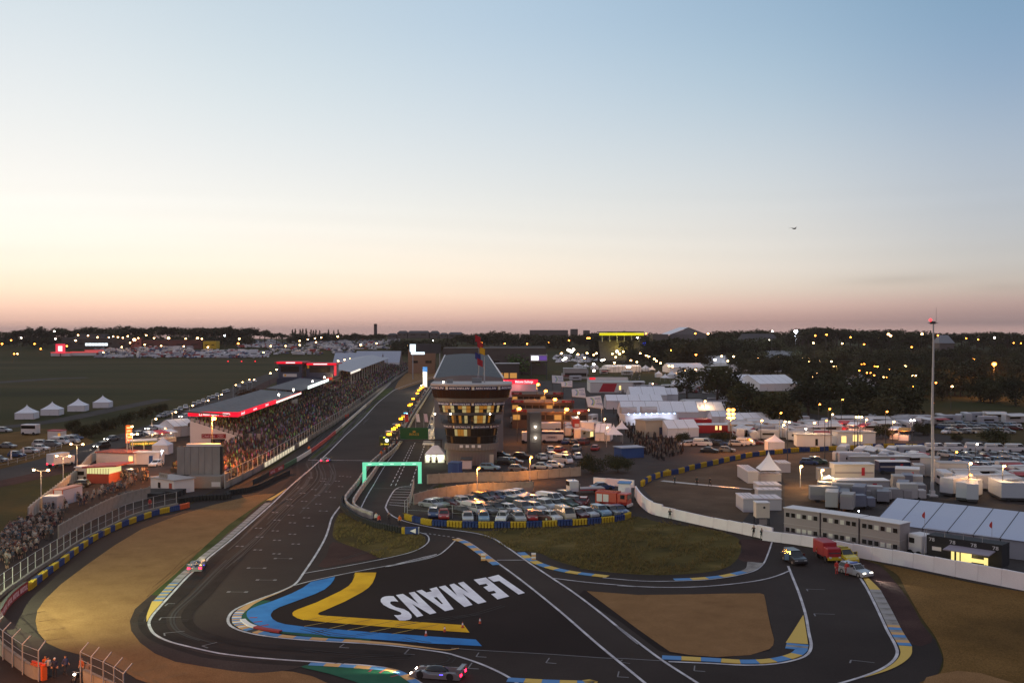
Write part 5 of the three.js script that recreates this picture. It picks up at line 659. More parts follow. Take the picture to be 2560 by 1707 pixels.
  const bw = plot('white_building', 'flat white building with a dark red slanted panel and a red lit sign', 'building', 'c5', 1505, 600, 2130, 600); { const h = topOf('c5', 455, bw.D), d = 22; part('wall', box(bw.w, h, d, 0, 0, -d / 2), mat([.60, .58, .55], .7), bw.t); part('roof', box(bw.w + .1, .3, d + .1, 0, h + .002, -d / 2), mat([.42, .40, .36], .8), bw.t); const s = new THREE.Shape(); const W = bw.w; s.moveTo(-W * .3, h * .1); s.lineTo(W * .06, h * .1); s.lineTo(W * .13, h * .95); s.lineTo(-W * .2, h * .95); part('red_panel', new THREE.ExtrudeGeometry(s, { depth: .08, bevelEnabled: false }).translate(0, 0, .01), M.redSign, bw.t); part('lit_sign', box(W * .14, 1, .3, -W * .42, h + 1.2, -8), glow(0xff2030, 1.1), bw.t); part('parapet', box(bw.w, 1.4, .3, 0, h + .3, -d), M.panelWhite, bw.t); part('lit_window', box(.9, 2, .06, W * .2, h * .3, .03), M.litWarm, bw.t); }
  hut(plot('grey_hall', 'low grey hall with dark glazed band above the region boards', 'building', 'c5', 1120, 395, 1460, 395), 14, 6, { wall: M.panelGrey, roof: M.panelGrey, windows: [[.03, .97, .25, .6]] });
  hut(plot('dark_hall', 'long dark hall with warm lit ground floor right of the pit roof', 'building', 'c5', 110, 395, 460, 395), 14, 9, { wall: mat([.06, .05, .045], .8), roof: M.panelGrey, windows: [[.1, .3, .05, .4, M.litDim], [.35, .55, .05, .4, M.litDim], [.6, .9, .05, .4, M.litDim]] });
  hut(plot('dark_hall', 'upper dark hall with violet stage light beyond the pit roof', 'building', 'c5', 80, 290, 860, 290), 16, 12, { wall: mat([.05, .045, .045], .8), roof: M.panelGrey, windows: [[.1, .9, .6, .9]] });
  const stage = thing('stage', 'bright white and violet lit stage box far behind the pits', 'stage', [16, 0, -640]); part('shell', box(10, 3.8, 6, 0, 10.6, -3), M.panelGrey, stage); part('screen', box(4.4, 2.6, .2, -2.4, 11.2, .1), glow(0xf4f4ff, 1.6), stage); part('violet_screen', box(4.4, 2.6, .2, 2.4, 11.2, .12), glow(0x8a60d0, .45), stage); for (const x of [-4.6, 4.6]) part('leg', cyl(.3, .3, 10.6, x, 0, -.5), M.darkSteel, stage);
}
function gable(label, v, x0, y0, x1, y1, eave, ridgeY, depth, bays, m) { const p = plot('marquee', label, 'tent', v, x0, y0, x1, y1, { h: eave }); p.t.position.y = 0; gableTent(p, depth, eave, Math.max(eave + .6, topOf(v, ridgeY, p.D + depth / 2)), bays, m ? { m } : {}); return p; }
gable('large white marquee with five seams left of the bright floodlight', 'a3', 420, 918, 1130, 918, 3, 818, 15, 6);
gable('white marquee behind the large seamed one', 'a3', 280, 815, 800, 815, 3.2, 757, 12, 5); gable('white marquee with a high peak behind the seamed marquees', 'a3', 500, 762, 840, 762, 3.2, 684, 16, 3); gable('small white peaked marquee right of the high one', 'a3', 815, 757, 940, 757, 3, 696, 8, 2);
gable('grey white tent left of the bright floodlight', 'a3', 1105, 905, 1370, 905, 3, 824, 12, 3); gable('low white tent below the bright floodlight', 'a3', 1250, 960, 1470, 960, 2.6, 908, 8, 3); gable('low white tent right of the bright floodlight', 'a3', 1480, 992, 1800, 985, 2.6, 922, 9, 4); gable('long white tent at the far right of the paddock tents', 'a3', 1500, 950, 1690, 945, 2.6, 905, 9, 3);
gable('white tent left of the lit tents beyond the trees', 'a3', 1450, 655, 1640, 655, 3, 572, 22, 3); gable('broad white lit tent beyond the trees', 'a3', 1690, 660, 2040, 655, 3.5, 575, 26, 5); gable('low lit tent right of the broad tent beyond the trees', 'a3', 2040, 680, 2200, 690, 3.5, 640, 14, 2);
gable('pale blue tent among the far trees', 'a3', 1140, 432, 1430, 432, 4, 362, 30, 4); gable('long pale tent with lamps in the middle distance', 'a3', 860, 508, 1180, 506, 4, 468, 16, 4); gable('long white roof over red stalls', 'a3', 280, 503, 600, 500, 4, 484, 10, 4); gable('pinkish tent before the grey ribbed hall', 'a3', 1230, 470, 1500, 465, 4, 400, 22, 3);
gable('long grey ribbed hall far behind the tents', 'a3', 1540, 442, 2060, 442, 6, 354, 40, 12, M.roofGrey);
{ // lit white front with blue lamps, red pavilion
  const p = plot('lit_pavilion', 'white pavilion front washed by a row of blue white lamps', 'pavilion', 'a3', 455, 1040, 930, 1030); part('wall', box(p.w, 3.2, 6, 0, 0, -3), mat([.7, .7, .72], .6), p.t); part('roof', box(p.w + .4, .2, 6.6, 0, 3.202, -3), M.tentWhite, p.t); for (let i = 0; i < 9; i++) part('lamp', ball(.16, -p.w / 2 + p.w * (i + .5) / 9, 3.55, .2, 6), glow(0xa8c8ff, 18), p.t); for (const x of [-.3, 0, .3]) shine(p.t, 0xd8e6ff, 22, V3(x * p.w, 2.9, 2.2)); for (const x of [-.35, .05]) part('roof_unit', box(p.w * .3, 2, 2, x * p.w, 3.41, -5), M.panelGrey, p.t);
  const r = plot('red_pavilion', 'bright red pavilion block with white peaked roof left of the floodlight', 'pavilion', 'a3', 1005, 1112, 1465, 1108); part('wall', box(r.w, topOf('a3', 1040, r.D), 5, 0, 0, -2.5), mat([.42, .012, .015], .6), r.t); part('roof', box(r.w + .2, .2, 5.4, 0, topOf('a3', 1040, r.D) + .01, -2.5), M.panelWhite, r.t); for (const x of [-.38, .12, .2]) part('lit_window', box(.7, 1.2, .06, x * r.w, .9, .03), M.litWarm, r.t);
  const r2 = plot('red_pavilion', 'red roofed pavilion behind the bright red block', 'pavilion', 'a3', 985, 1035, 1545, 1032); part('wall', box(r2.w, topOf('a3', 990, r2.D), 6, 0, 0, -3), mat([.42, .012, .015], .6), r2.t); part('roof', [box(r2.w + .2, .15, 6, 0, topOf('a3', 990, r2.D) + .01, -3)], M.redSign, r2.t);
  gable('white peaked tent in front of the red pavilions', 'a3', 840, 1070, 1130, 1062, 2.6, 985, 7, 3); hut(plot('beige_marquee', 'beige arched tent with a dark blue front by the crowded street', 'tent', 'a3', 640, 1150, 868, 1140), 6, 4.6, { wall: mat([.36, .33, .27], .8), roof: M.panelGrey, windows: [[.54, .98, .05, .6, M.navy]] });
  streetLamp('very bright sodium floodlight cluster over the paddock tents', G('a3', 1420, 1292), 9.6, { reach: .1, color: SODIUM, power: 700, r: .42, cluster: 6, name: 'floodlight_mast', pole: M.darkSteel });
  const boats = [[1580, 1085, 1700, 1085], [1720, 1095, 1830, 1095], [1800, 1110, 1920, 1108], [1560, 1050, 1660, 1048]]; boats.forEach(([a, b, c, d], i) => hut(plot('white_trailer', `white trailer right of the red pavilion, ${ORD[i]} of a loose group`, 'trailer', 'a3', a, b, c, d), 3, 2.6, { wall: M.panelWhite, roof: M.panelWhite, over: 0, windows: [[.1, .9, .55, .8]] }));
  hut(plot('ticket_cabin', 'blue roofed cabin behind the round trees', 'cabin', 'a3', 420, 1345, 625, 1335), 4, 2.4, { wall: M.blueCloth, roof: mat([.3, .34, .4], .7) });
  hut(plot('long_cabin', 'long pale cabin behind the far tyre wall', 'cabin', 'a4', 270, 1235, 590, 1238), 5, 3, { wall: M.panelWhite, roof: M.panelGrey, windows: [[.52, .6, .1, .7]] }); hut(plot('lit_cabin', 'cabin with lit yellow windows behind the far tyre wall', 'cabin', 'a4', 640, 1225, 990, 1225), 5, 3.4, { wall: M.panelWhite, roof: M.panelGrey, windows: [[.1, .24, .2, .75, M.litWarm], [.4, .52, .3, .85, M.litWarm], [.56, .66, .3, .85, M.litWarm]] });
  pagoda('small white tent in front of the far tyre wall lamps', G('a3', 1825, 1272), 4.2, 2.4, 4.2);
}
// ---------------------------------------------------------------- television compound and containers on the right
{
  [[245, 532, 375, 532, 392, 10, 'pale ribbed cabin at the far left of the compound'], [380, 508, 655, 508, 425, 3, 'pink roofed cabin behind the compound pagoda'], [378, 640, 658, 640, 560, 4.5, 'pink roofed cabin, second of the stacked row'], [375, 705, 658, 705, 620, 3, 'pink roofed cabin, third of the stacked row'], [190, 885, 362, 885, 725, 6, 'pink roofed cabin at the front left of the compound'], [365, 862, 660, 862, 728, 4.5, 'broad pink roofed cabin behind the camera tower'], [630, 400, 770, 400, 290, 5, 'small pink roofed cabin right of the compound pagoda']].forEach(([a, b, c, d, top, dep, l]) => { const p = plot('compound_cabin', l, 'cabin', 'c4', a, b, c, d), h = topOf('c4', top, p.D); hut(p, dep, h, { wall: mat([.42, .40, .42], .7), roof: mat([.62, .55, .54], .6), over: .08 }); for (let i = 1; i < 4; i++) part('roof_rib', box(.06, .06, dep, -p.w / 2 + p.w * i / 4, h + .185, -dep / 2), M.panelGrey, p.t); });
  pagoda('white pagoda tent between the pink roofed cabins', G('c4', 500, 500), 4.2, 2.4, 6, { walls: false });
  const W = [[1330, 700, 1985, 700, 500, 3], [1300, 545, 1800, 545, 300, 3], [1490, 335, 2230, 335, 205, 3], [1860, 420, 2240, 420, 270, 3], [2050, 545, 2352, 560, 360, 4], [1400, 640, 1780, 640, 540, 3]];
  W.forEach(([a, b, c, d, top, dep], i) => { const p = plot('broadcast_truck', `${['long silver broadcast trailer in front of its row', 'white broadcast trailer lit by the lamp at its left', 'far silver broadcast trailer with a pale roof', 'dark blue broadcast trailer', 'grey blue trailer behind the mast', 'silver trailer between two longer trailers'][i]} in the television compound`, 'truck', 'c4', a, b, c, d), h = Math.min(4.4, topOf('c4', top, p.D)), m = [mat([.40, .38, .37], .5), mat([.6, .57, .5], .6), mat([.3, .31, .33], .5), M.navy, mat([.26, .27, .33], .6), mat([.45, .43, .43], .5)][i]; part('trailer', new RoundedBoxGeometry(p.w, h - .6, dep, 1, .08).translate(0, .6 + (h - .6) / 2, -dep / 2), m, p.t); part('roof', box(p.w, .12, dep + .6, 0, h + .005, -dep / 2), mat([.6, .58, .57], .6), p.t); part('stripe', box(p.w * .94, .35, .04, 0, h * .55, .025), M.panelGrey, p.t); part('red_mark', box(p.w * .08, h * .4, .04, p.w * .22, h * .45, .03), M.redSign, p.t); for (const x of [-.4, .3, .42]) part('wheel', new THREE.CylinderGeometry(.46, .46, .3, 12).rotateX(Math.PI / 2).translate(x * p.w, .46, -.02), M.rubber, p.t); });
  for (const [x, y, h, c, k, l] of [[890, 330, 4, WARM, 140, 'bright lamp beside the compound gate'], [1150, 375, 4.4, WARM, 150, 'bright lamp on the corner post of the broadcast trailers'], [1225, 455, 3, WHITE, 60, 'bright work lamp between the broadcast trailers']]) streetLamp(l, G('c4', x, y, h), h, { reach: .2, color: c, power: k, r: .24, name: 'work_lamp' });
  const small = [[1420, 365], [1670, 380], [1880, 382], [1955, 355], [1645, 475], [2025, 485], [1430, 605], [1810, 620], [2175, 628], [1255, 590], [1290, 690], [1400, 835], [1605, 870], [1320, 785]]; small.forEach(([x, y], i) => { const D = 205 + (700 - y) * .15, g = far('c4', x, y, D), t = thing('trailer_lamp', `small lamp on the broadcast trailers, ${ORD[i]} in the compound`, 'lamp', [g.x, 0, -D], 0, 'lamps on the broadcast trailers'); part('pole', cyl(.05, .04, g.y, 0, 0, 0, 5), M.galv, t); part('bulb', ball(.1, 0, g.y, .02, 6), bulb[i < 4 || i === 12 ? COOL : i % 2 ? SODIUM : WHITE], t); });
  const dish = thing('satellite_dish', 'large pale satellite dish behind the broadcast trailers', 'satellite dish', G('c4', 1870, 205)); part('reflector', new THREE.SphereGeometry(1.7, 18, 8, 0, Math.PI * 2, 0, .75).rotateX(1.9).rotateY(-.3).translate(0, 2.4, -1), M.panelWhite, dish); part('mount', [cyl(.3, .2, 1.2), box(1.2, .3, 1.2)], M.steel, dish); part('feed', bar(V3(0, 2.0, .2), V3(.1, 2.9, .9), .04), M.steel, dish);
  // three double-storey container blocks with windows
  [[690, 835, 1125, 893, 'left'], [1145, 895, 1600, 960, 'middle'], [1625, 965, 2110, 1040, 'right']].forEach(([a, b, c, d, l], n) => { const h = 4.4, p = plot('office_containers', `stacked double-storey office containers with window rows, ${l} block of three`, 'containers', 'c4', a, b, c, d, { h }); p.t.position.y = 0; const wl = mat([.30, .265, .245], .7), dep = 2.6;
    for (const k of [0, 1]) { const y = k * 2.2; part('module', box(p.w, 2.12, dep, 0, y, -dep / 2), wl, p.t); part('cornice', box(p.w + .06, .1, dep + .1, 0, y + 2.125, -dep / 2), M.panelGrey, p.t); for (let i = 0; i < 6; i++) { const lit = [[2, 3, 4, 8, 10], [1, 4, 7, 9], [3, 4, 8, 10]][n].includes(i + k * 6), f = part('window', box(p.w / 8, .75, .05, -p.w / 2 + p.w * (i + .7) / 6.4, y + .95, .01), M.panelGrey, p.t); part('pane', box(p.w / 8 - .1, .62, .04, -p.w / 2 + p.w * (i + .7) / 6.4, y + 1.01, .03), lit ? M.blind ??= mat([.62, .62, .52], .8) : M.darkGlass, f); } }
    part('roof', box(p.w + .2, .08, dep + .3, 0, 4.46, -dep / 2), M.panelWhite, p.t); });
  { const D = 170, t = thing('camera_tower', 'white camera cabin raised on scaffold legs behind the white wall', 'tower', [far('c4', 435, 0, D).x, 0, -D]), y0 = topOf('c4', 955, D), y1 = topOf('c4', 775, D), w = 165 / 4.9 / 2700 * D; part('cabin', box(w, y1 - y0, 2, 0, y0, -1), mat([.55, .48, .40], .7), t); part('roof', box(w + .1, .12, 2.2, 0, y1 + .002, -1), M.panelWhite, t); part('lens_port', new THREE.CylinderGeometry(.18, .18, .08, 12).rotateX(Math.PI / 2).translate(.2, (y0 + y1) / 2 + .5, .02), M.black, t); for (const [x, z] of [[-1, 0], [1, 0], [-1, -2], [1, -2]]) part('leg', box(.14, y0, .14, x * (w / 2 - .1), 0, z), M.darkSteel, t); part('lower_panel', box(w * .55, y0 - .3, .06, .1, .1, -.3), mat([.4, .35, .3], .8), t); }
  { const p = plot('marquee', 'very long blue grey marquee with dark seams on the right', 'tent', 'b4', 800, 370, 2150, 545, { h: 2.6 }); p.t.position.y = 0; gableTent(p, 15, 2.6, 5.3, 7, { m: mat([.40, .45, .55], .8), seam: M.darkSteel, wall: mat([.3, .3, .33], .8) }); }
  { // black two-storey hospitality trailer with lit awning and white cab
    const p = plot('hospitality_trailer', 'black two-storey trailer with number panels, balcony and a yellow lit awning', 'truck', 'e5', 770, 620, 2000, 790, { h: 3.9 }); p.t.position.y = 0; const w = p.w; part('body', box(w, 2.9, 2.6, 0, .9, -1.3), M.black, p.t); part('skirt', box(w - .4, .7, 2.4, 0, .19, -1.3), M.darkSteel, p.t); const num = canvasMat(64, 64, (x) => { x.fillStyle = '#181818'; x.fillRect(0, 0, 64, 64); x.fillStyle = '#b8b8b8'; x.font = 'bold 50px sans-serif'; x.textAlign = 'center'; x.fillText('78', 32, 50); });
    for (let i = 0; i < 4; i++) { part('number_panel', new THREE.PlaneGeometry(.95, .8).translate(-w / 2 + .7 + i * (w - 1.2) / 3.1, 3.3, .03), num, p.t); part('railing', [bar(V3(-w / 2 + i * w / 4, 3.8, 0), V3(-w / 2 + i * w / 4, 4.7, 0), .03, 5), bar(V3(-w / 2 + i * w / 4, 4.7, 0), V3(-w / 2 + (i + 1) * w / 4, 4.7, 0), .03, 5)], M.galv, p.t); }
    part('awning', new THREE.BoxGeometry(w * .6, .12, 2.2).rotateX(.12).translate(w * .12, 2.75, 1.1), mat([.25, .22, .26], .8), p.t); for (const [x, ww, y, hh] of [[-.14, .04, .6, 1.9], [-.07, .04, .9, 1.6], [.04, .14, 1, 1.5], [.2, .2, 1.1, .5], [.3, .05, .5, 1.4]]) part('lit_panel', box(w * ww, hh, .06, w * x, y, .04), glow(0xffe890, 1.1, 0x554a22), p.t); shine(p.t, 0xffe49a, 14, V3(w * .1, 2.3, 1)); part('emblem', box(1.2, .5, .03, -w * .36, 1.9, .02), M.panelWhite, p.t); for (const x of [-.42, .3, .38]) part('wheel', new THREE.CylinderGeometry(.5, .5, .35, 14).rotateX(Math.PI / 2).translate(x * w, .5, -.05), M.rubber, p.t);
    const cab = plot('truck_cab', 'white tractor unit standing left of the black trailer', 'truck', 'e5', 455, 905, 690, 960, { h: .6 }); cab.t.position.y = 0; part('cab', new RoundedBoxGeometry(cab.w, 2.6, 2.4, 2, .25).translate(0, 1.9, -1.2), M.panelWhite, cab.t); part('windscreen', box(.06, .9, 1.9, -cab.w / 2 - .01, 1.9, -1.2), M.darkGlass, cab.t); part('side_window', box(.9, .7, .06, -cab.w * .2, 1.95, .02), M.darkGlass, cab.t); for (const x of [-.3, .3]) part('wheel', new THREE.CylinderGeometry(.5, .5, .3, 14).rotateX(Math.PI / 2).translate(x * cab.w, .5, .0), M.rubber, cab.t);
    for (const [x, y, l] of [[735, 900, 'left'], [1835, 1000, 'right']]) { const D = 141, g = far('e5', x, y, D), t = thing('drop_flag', `small red drop flag above the black trailer, ${l} one`, 'flag', [g.x, 0, -D]), top = topOf('e5', x === 735 ? 250 : 410, D); part('pole', cyl(.04, .02, top, 0, 0, 0, 5), M.galv, t); const s = new THREE.Shape(); s.moveTo(0, 0); s.quadraticCurveTo(.1, .9, -.05, .9); s.quadraticCurveTo(-.7, .3, 0, 0); part('cloth', new THREE.ExtrudeGeometry(s, { depth: .02, bevelEnabled: false }).translate(0, top - .95, 0), mat([.5, .06, .05], .8), t); }
  }
  { const g = G('b4', 1225, 180), t = thing('antenna_mast', 'tall pale antenna mast with a red lamp on top', 'mast', g), h = topOf('a4', 110, -g.z); const seg = []; for (let i = 0; i < 12; i++) { const y0 = h * i / 12, r = .36 - i * .018, k = .07 * Math.sin(i * .8); part('mast_section', cyl(r, r - .018, h / 12 - .02, k, y0, 0, 8), mat([.42, .41, .40], .6), t); } part('head', [box(.9, .5, .5, -.1, h, 0), cyl(.03, .02, 3, .55, h, 0, 5), bar(V3(-1, h + .2, 0), V3(.9, h + .2, 0), .05)], M.darkSteel, t); part('red_lamp', ball(.28, -.5, h + .75, 0, 8), glow(0xff2a30, 6), t); part('base', [box(1.6, .3, 1.6), box(.8, .8, .8, 0, .3, 0)], M.panelWhite, t); }
  [[2000, 1215, 2120, 1220, 1160], [2140, 1240, 2352, 1245, 1170]].forEach(() => {});
  [[1580, 1555, 1830, 1560, 1395, 'white site building with red base right of the mast'], [1400, 1500, 1560, 1510, 1345, 'grey white trailer left of the mast']].forEach(([a, b, c, d, top, l]) => { const p = plot('site_cabin', l, 'cabin', 'a4', a, b, c, d); hut(p, 4, Math.min(5, topOf('a4', top, p.D)), { wall: mat([.5, .46, .42], .8), roof: M.panelGrey, over: .1 }); });
  [[1280, 175, 1380, 190, 70], [1400, 215, 1490, 225, 90], [1480, 230, 1570, 235, 130], [1640, 170, 1740, 220, 90], [1740, 200, 1840, 215, 120]].forEach(([a, b, c, d, top], i) => { const p = plot('box_truck', `pale box truck behind the long marquee, ${ORD[i]} from the mast`, 'truck', 'b4', a, b, c, d), h = 3.4; part('cargo_box', box(p.w, h - .7, 7, 0, .7, -3.5), mat([.5 - i * .04, .5 - i * .03, .52 - i * .02], .6), p.t); part('chassis', box(p.w - .3, .4, 7.4, 0, .28, -3.6), M.darkSteel, p.t); for (const x of [-1, 1]) part('wheel', new THREE.CylinderGeometry(.45, .45, .3, 12).rotateZ(Math.PI / 2).translate(x * (p.w / 2 - .2), .45, -1.2), M.rubber, p.t); });
}
{ // vans and small trucks packed round the compound
  const r = rng(61), spots = [[1235, 640], [1290, 690], [1215, 760], [1300, 760], [1280, 830], [1420, 770], [1500, 740], [1620, 760], [1760, 740], [1900, 760], [2020, 740], [2150, 700], [2240, 740], [2330, 690], [2080, 620], [2200, 600], [2320, 600], [1960, 300], [2100, 290], [2240, 270], [2330, 440], [1250, 520], [1480, 860], [1600, 840]];
  spots.forEach(([x, y], i) => { const g = G('c4', x, y), t = thing('delivery_truck', `${['white', 'silver', 'pale grey', 'blue grey'][i % 4]} delivery truck squeezed between the broadcast trailers, number ${ORD[i] ?? ['twenty-first', 'twenty-second', 'twenty-third', 'twenty-fourth'][i - 20]} listed`.replace(/, number .*/, `, ${ORD[i] ?? ['twenty-first', 'twenty-second', 'twenty-third', 'twenty-fourth'][i - 20]} along`), 'truck', g, (r() < .5 ? -.3 : 1.1) + r() * .3), L = 3 + r() * 2.4, h = 2.2 + r() * 1.1, m = mat([[.36, .355, .35], [.2, .2, .21], [.27, .265, .26], [.14, .155, .2]][i % 4], .6); part('cargo_box', new RoundedBoxGeometry(L, h - .5, 2.1, 1, .06).translate(-.6, .5 + (h - .5) / 2, 0), m, t); part('cab', new RoundedBoxGeometry(1.5, 1.6, 2, 2, .2).translate(L / 2 + .2, 1.25, 0), m, t); part('windscreen', box(.06, .6, 1.6, L / 2 + .94, 1.35, 0), M.darkGlass, t); for (const [a, b] of [[1, 1], [1, -1], [-1, 1], [-1, -1]]) part('wheel', new THREE.CylinderGeometry(.38, .38, .24, 10).rotateX(Math.PI / 2).translate(a * L * .36, .38, b * .92), M.rubber, t); });
  [[640, 1105, 720, 'red'], [740, 1120, 820, 'white'], [840, 1130, 900, 'red'], [1120, 1165, 1200, 'white'], [1205, 1180, 1300, 'amber']].forEach(([a, y, b, c], i) => { const p = plot('fair_stall', `${c} lit fair stall under the right trees, ${ORD[i]} from the left`, 'stall', 'a4', a, y, b, y + 4); part('body', box(p.w, 1.4, 3, 0, 0, -1.5), c === 'red' ? M.redSign : M.panelWhite, p.t); part('canopy', new THREE.BoxGeometry(p.w + .5, .14, 4).rotateX(.14).translate(0, 3, -1.4), c === 'red' ? M.redSign : c === 'amber' ? mat([.5, .25, .04], .7) : M.tentWhite, p.t); for (const s of [-1, 1]) part('post', cyl(.06, .06, 2.9, s * p.w / 2, 0, 0, 5), M.galv, p.t); part('lamp', box(p.w * .7, .12, .12, 0, 2.6, -.2), bulb[WARM], p.t); shine(p.t, 0xff9a70, 22, V3(0, 2.3, .8)); });
}
[[905, 700, 3], [960, 680, 3], [1010, 650, 3], [1070, 690, 3], [1130, 650, 4], [1180, 610, 4], [1090, 600, 4], [980, 590, 4], [1230, 690, 3], [1300, 700, 3], [640, 545, 5], [700, 560, 4], [760, 600, 4], [820, 640, 4], [880, 610, 4], [60, 470, 6], [130, 460, 6], [200, 470, 6], [20, 520, 5], [90, 530, 5], [170, 530, 5], [1500, 530, 6], [1600, 545, 6], [1720, 540, 6], [1830, 550, 6], [1950, 545, 6], [1450, 800, 4], [1360, 790, 4]].forEach(([x, y, w], i) => pagoda('small white stall tent in the village street behind the paddock', G('a3', x, y), w, 2.3, 4.2 + (i % 3) * .5, { walls: i % 2 === 0, turn: i * .4, group: 'stall tents of the village street' }));
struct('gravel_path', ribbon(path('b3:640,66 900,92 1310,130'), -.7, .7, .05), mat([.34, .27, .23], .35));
// cabins, shed and small things by the tower foot and car park
hut(plot('white_cabin', 'small white cabin with dark roof at the tower foot', 'cabin', 'c1', 428, 1440, 545, 1440), 4.5, 1.9, { wall: M.panelWhite, roof: mat([.05, .05, .05], .8), over: .2 });
hut(plot('blue_cabin', 'blue portable cabin left of the white one at the tower foot', 'cabin', 'c1', 275, 1490, 400, 1495), 2.4, 2.2, { wall: M.blueCloth, roof: mat([.05, .1, .22], .7), over: .05 });
hut(plot('ticket_booth', 'white booth with a blue slatted roof behind the fire engine', 'booth', 'b3', 315, 205, 400, 208), 2.4, 2.9, { wall: M.whiteWall, roof: mat([.08, .22, .44], .7), over: .15 });
{ const a = thing('arrow_sign', 'white arrow on a blue and yellow block at the pit exit nose', 'sign', G('e6', 1055, 1540)); part('block', box(2, .95, .8, 0, 0, -.4), M.tyreBlue, a); part('yellow_block', box(.5, .95, .85, -1.26, 0, -.4), M.tyreYellow, a); part('arrow', new THREE.ExtrudeGeometry(new THREE.Shape([[-.35, .48], [.55, .1], [.55, .86]].map(([x, y]) => new THREE.Vector2(x, y))), { depth: .03, bevelEnabled: false }).translate(.1, 0, .01), M.whiteWall, a); part('post', box(.12, .95, .9, 1.07, 0, -.4), M.galv, a); }
for (const [v, x, y, l] of [['b2', 738, 660, 'left'], ['b2', 1113, 655, 'right']]) { const t = thing('marker_board', `small pale striped marker board on the ${l} of the exit lane`, 'sign', G(v, x, y)); for (const [yy, m] of [[.05, M.kerbOrange], [.28, M.kerbWhite], [.51, M.kerbOrange], [.74, M.kerbWhite]]) part('stripe', box(.6, .22, .3, 0, yy, 0), m, t); }
[['e3', 1492, 738], ['e3', 1722, 686], ['e3', 1942, 636], ['e3', 2155, 586]].forEach(([v, x, y], i) => { const t = thing('traffic_cone', `small red and white cone on the dark asphalt, ${ORD[i]} from the left`, 'cone', G(v, x, y), 0, 'cones on the dark asphalt'); part('base', box(.34, .05, .34), M.rubber, t); part('body', cyl(.15, .09, .28, 0, .05, 0, 10), mat([.5, .08, .03], .7), t); part('band', cyl(.095, .05, .22, 0, .331, 0, 10), M.whiteWall, t); part('tip', cyl(.05, .025, .1, 0, .552, 0, 8), mat([.5, .08, .03], .7), t); });
wireFence('thin wire fence between the tyre wall and the parked cars', 'b2:170,320 320,325 530,345 670,350 805,362 940,372 1080,370 1220,365 1420,355', { base: 0, h: 2.1, lean: 0, size: 4.2, off: 0 });
wireFence('wire fence beside the hatched area at the pit exit', 'e6:1090,900 1070,1000 1045,1110 1010,1190 960,1240', { base: 0, h: 2, lean: 0, size: 2.6, off: 0 });

// ---------------------------------------------------------------- vehicles
const carGeo = {};
function carParts(type) {
  if (carGeo[type]) return carGeo[type];
  const S = { hatch: [4.0, 1.74, 1.46, .55, -.85, -1.75, -1.95], saloon: [4.5, 1.78, 1.44, .75, -.55, -1.25, -1.75], estate: [4.5, 1.78, 1.48, .7, -.75, -2.0, -2.15], suv: [4.5, 1.86, 1.7, .85, -.55, -1.95, -2.1], van: [4.9, 1.9, 2.0, 1.75, .95, -2.35, -2.4] }[type];
  const [L, W, H, wsB, wsT, rT, rB] = [S[0], S[1], S[2], S[3] + .35, S[3] - .35, S[5] + .25, S[6] + .05], belt = H * .6, hood = type === 'van' ? H * .52 : H * .56, ax = L * .31, wr = .33, n = type === 'saloon' ? hood + .06 : belt;
  const s = new THREE.Shape(); s.moveTo(-L / 2, .3); const arch = (x) => { for (let i = 0; i <= 6; i++) { const a = Math.PI * (1 - i / 6); s.lineTo(x + Math.cos(a) * (wr + .05), .24 + Math.max(0, Math.sin(a)) * (wr + .09)); } };
  s.lineTo(-L / 2 + .15, .22); arch(-ax); arch(ax); s.lineTo(L / 2 - .12, .22); s.lineTo(L / 2, .34); s.lineTo(L / 2 - .02, .58); s.lineTo(L / 2 - .22, hood - .1); s.lineTo(wsB, hood + .04); s.lineTo(wsB - .2, belt); s.lineTo(rB + .1, n); s.lineTo(-L / 2 + .06, n - .06); s.lineTo(-L / 2 - .02, .6);
  const body = new THREE.ExtrudeGeometry(s, { depth: W - .16, bevelEnabled: true, bevelSize: .05, bevelThickness: .08, bevelSegments: 2, curveSegments: 4 }).translate(0, 0, -(W - .16) / 2);
  const wb = W / 2 - .07, wt = W / 2 - .26, zB = belt - .04, glass = (x0, x1, x2, x3) => faces([[V3(x0, zB, wb), V3(x3, zB, wb), V3(x2, H - .06, wt), V3(x1, H - .06, wt)], [V3(x3, zB, -wb), V3(x0, zB, -wb), V3(x1, H - .06, -wt), V3(x2, H - .06, -wt)], [V3(x3, zB, wb), V3(x3, zB, -wb), V3(x2, H - .06, -wt), V3(x2, H - .06, wt)], [V3(x0, zB, -wb), V3(x0, zB, wb), V3(x1, H - .06, wt), V3(x1, H - .06, -wt)]]);
  const cabin = glass(rB, rT, wsT, wsB);
  const roof = new RoundedBoxGeometry(wsT - rT + .12, .1, wt * 2 + .1, 1, .04).translate((wsT + rT) / 2, H - .04, 0);
  const pillar = []; for (const z of [-1, 1]) for (const [a, b] of [[rB, rT], [wsB, wsT], [(rB + wsB) / 2, (rT + wsT) / 2]]) pillar.push(bar(V3(a, zB, z * (wb + .005)), V3(b, H - .05, z * (wt + .005)), .035, 4)); if (type === 'van') pillar.push(box(wsB * .2 - rB, H - belt - .1, W - .28, (wsB * .2 + rB) / 2, belt, 0));
  const wheel = new THREE.CylinderGeometry(wr, wr, .22, 12).rotateX(Math.PI / 2), rim = new THREE.CylinderGeometry(wr * .6, wr * .6, .235, 8).rotateX(Math.PI / 2);
  return carGeo[type] = { L, W, H, body, cabin, roof: merge([roof, ...pillar]), wheel, rim, ax, wr, lamp: box(.1, .13, .36, 0, 0, 0), belt, hood };
}
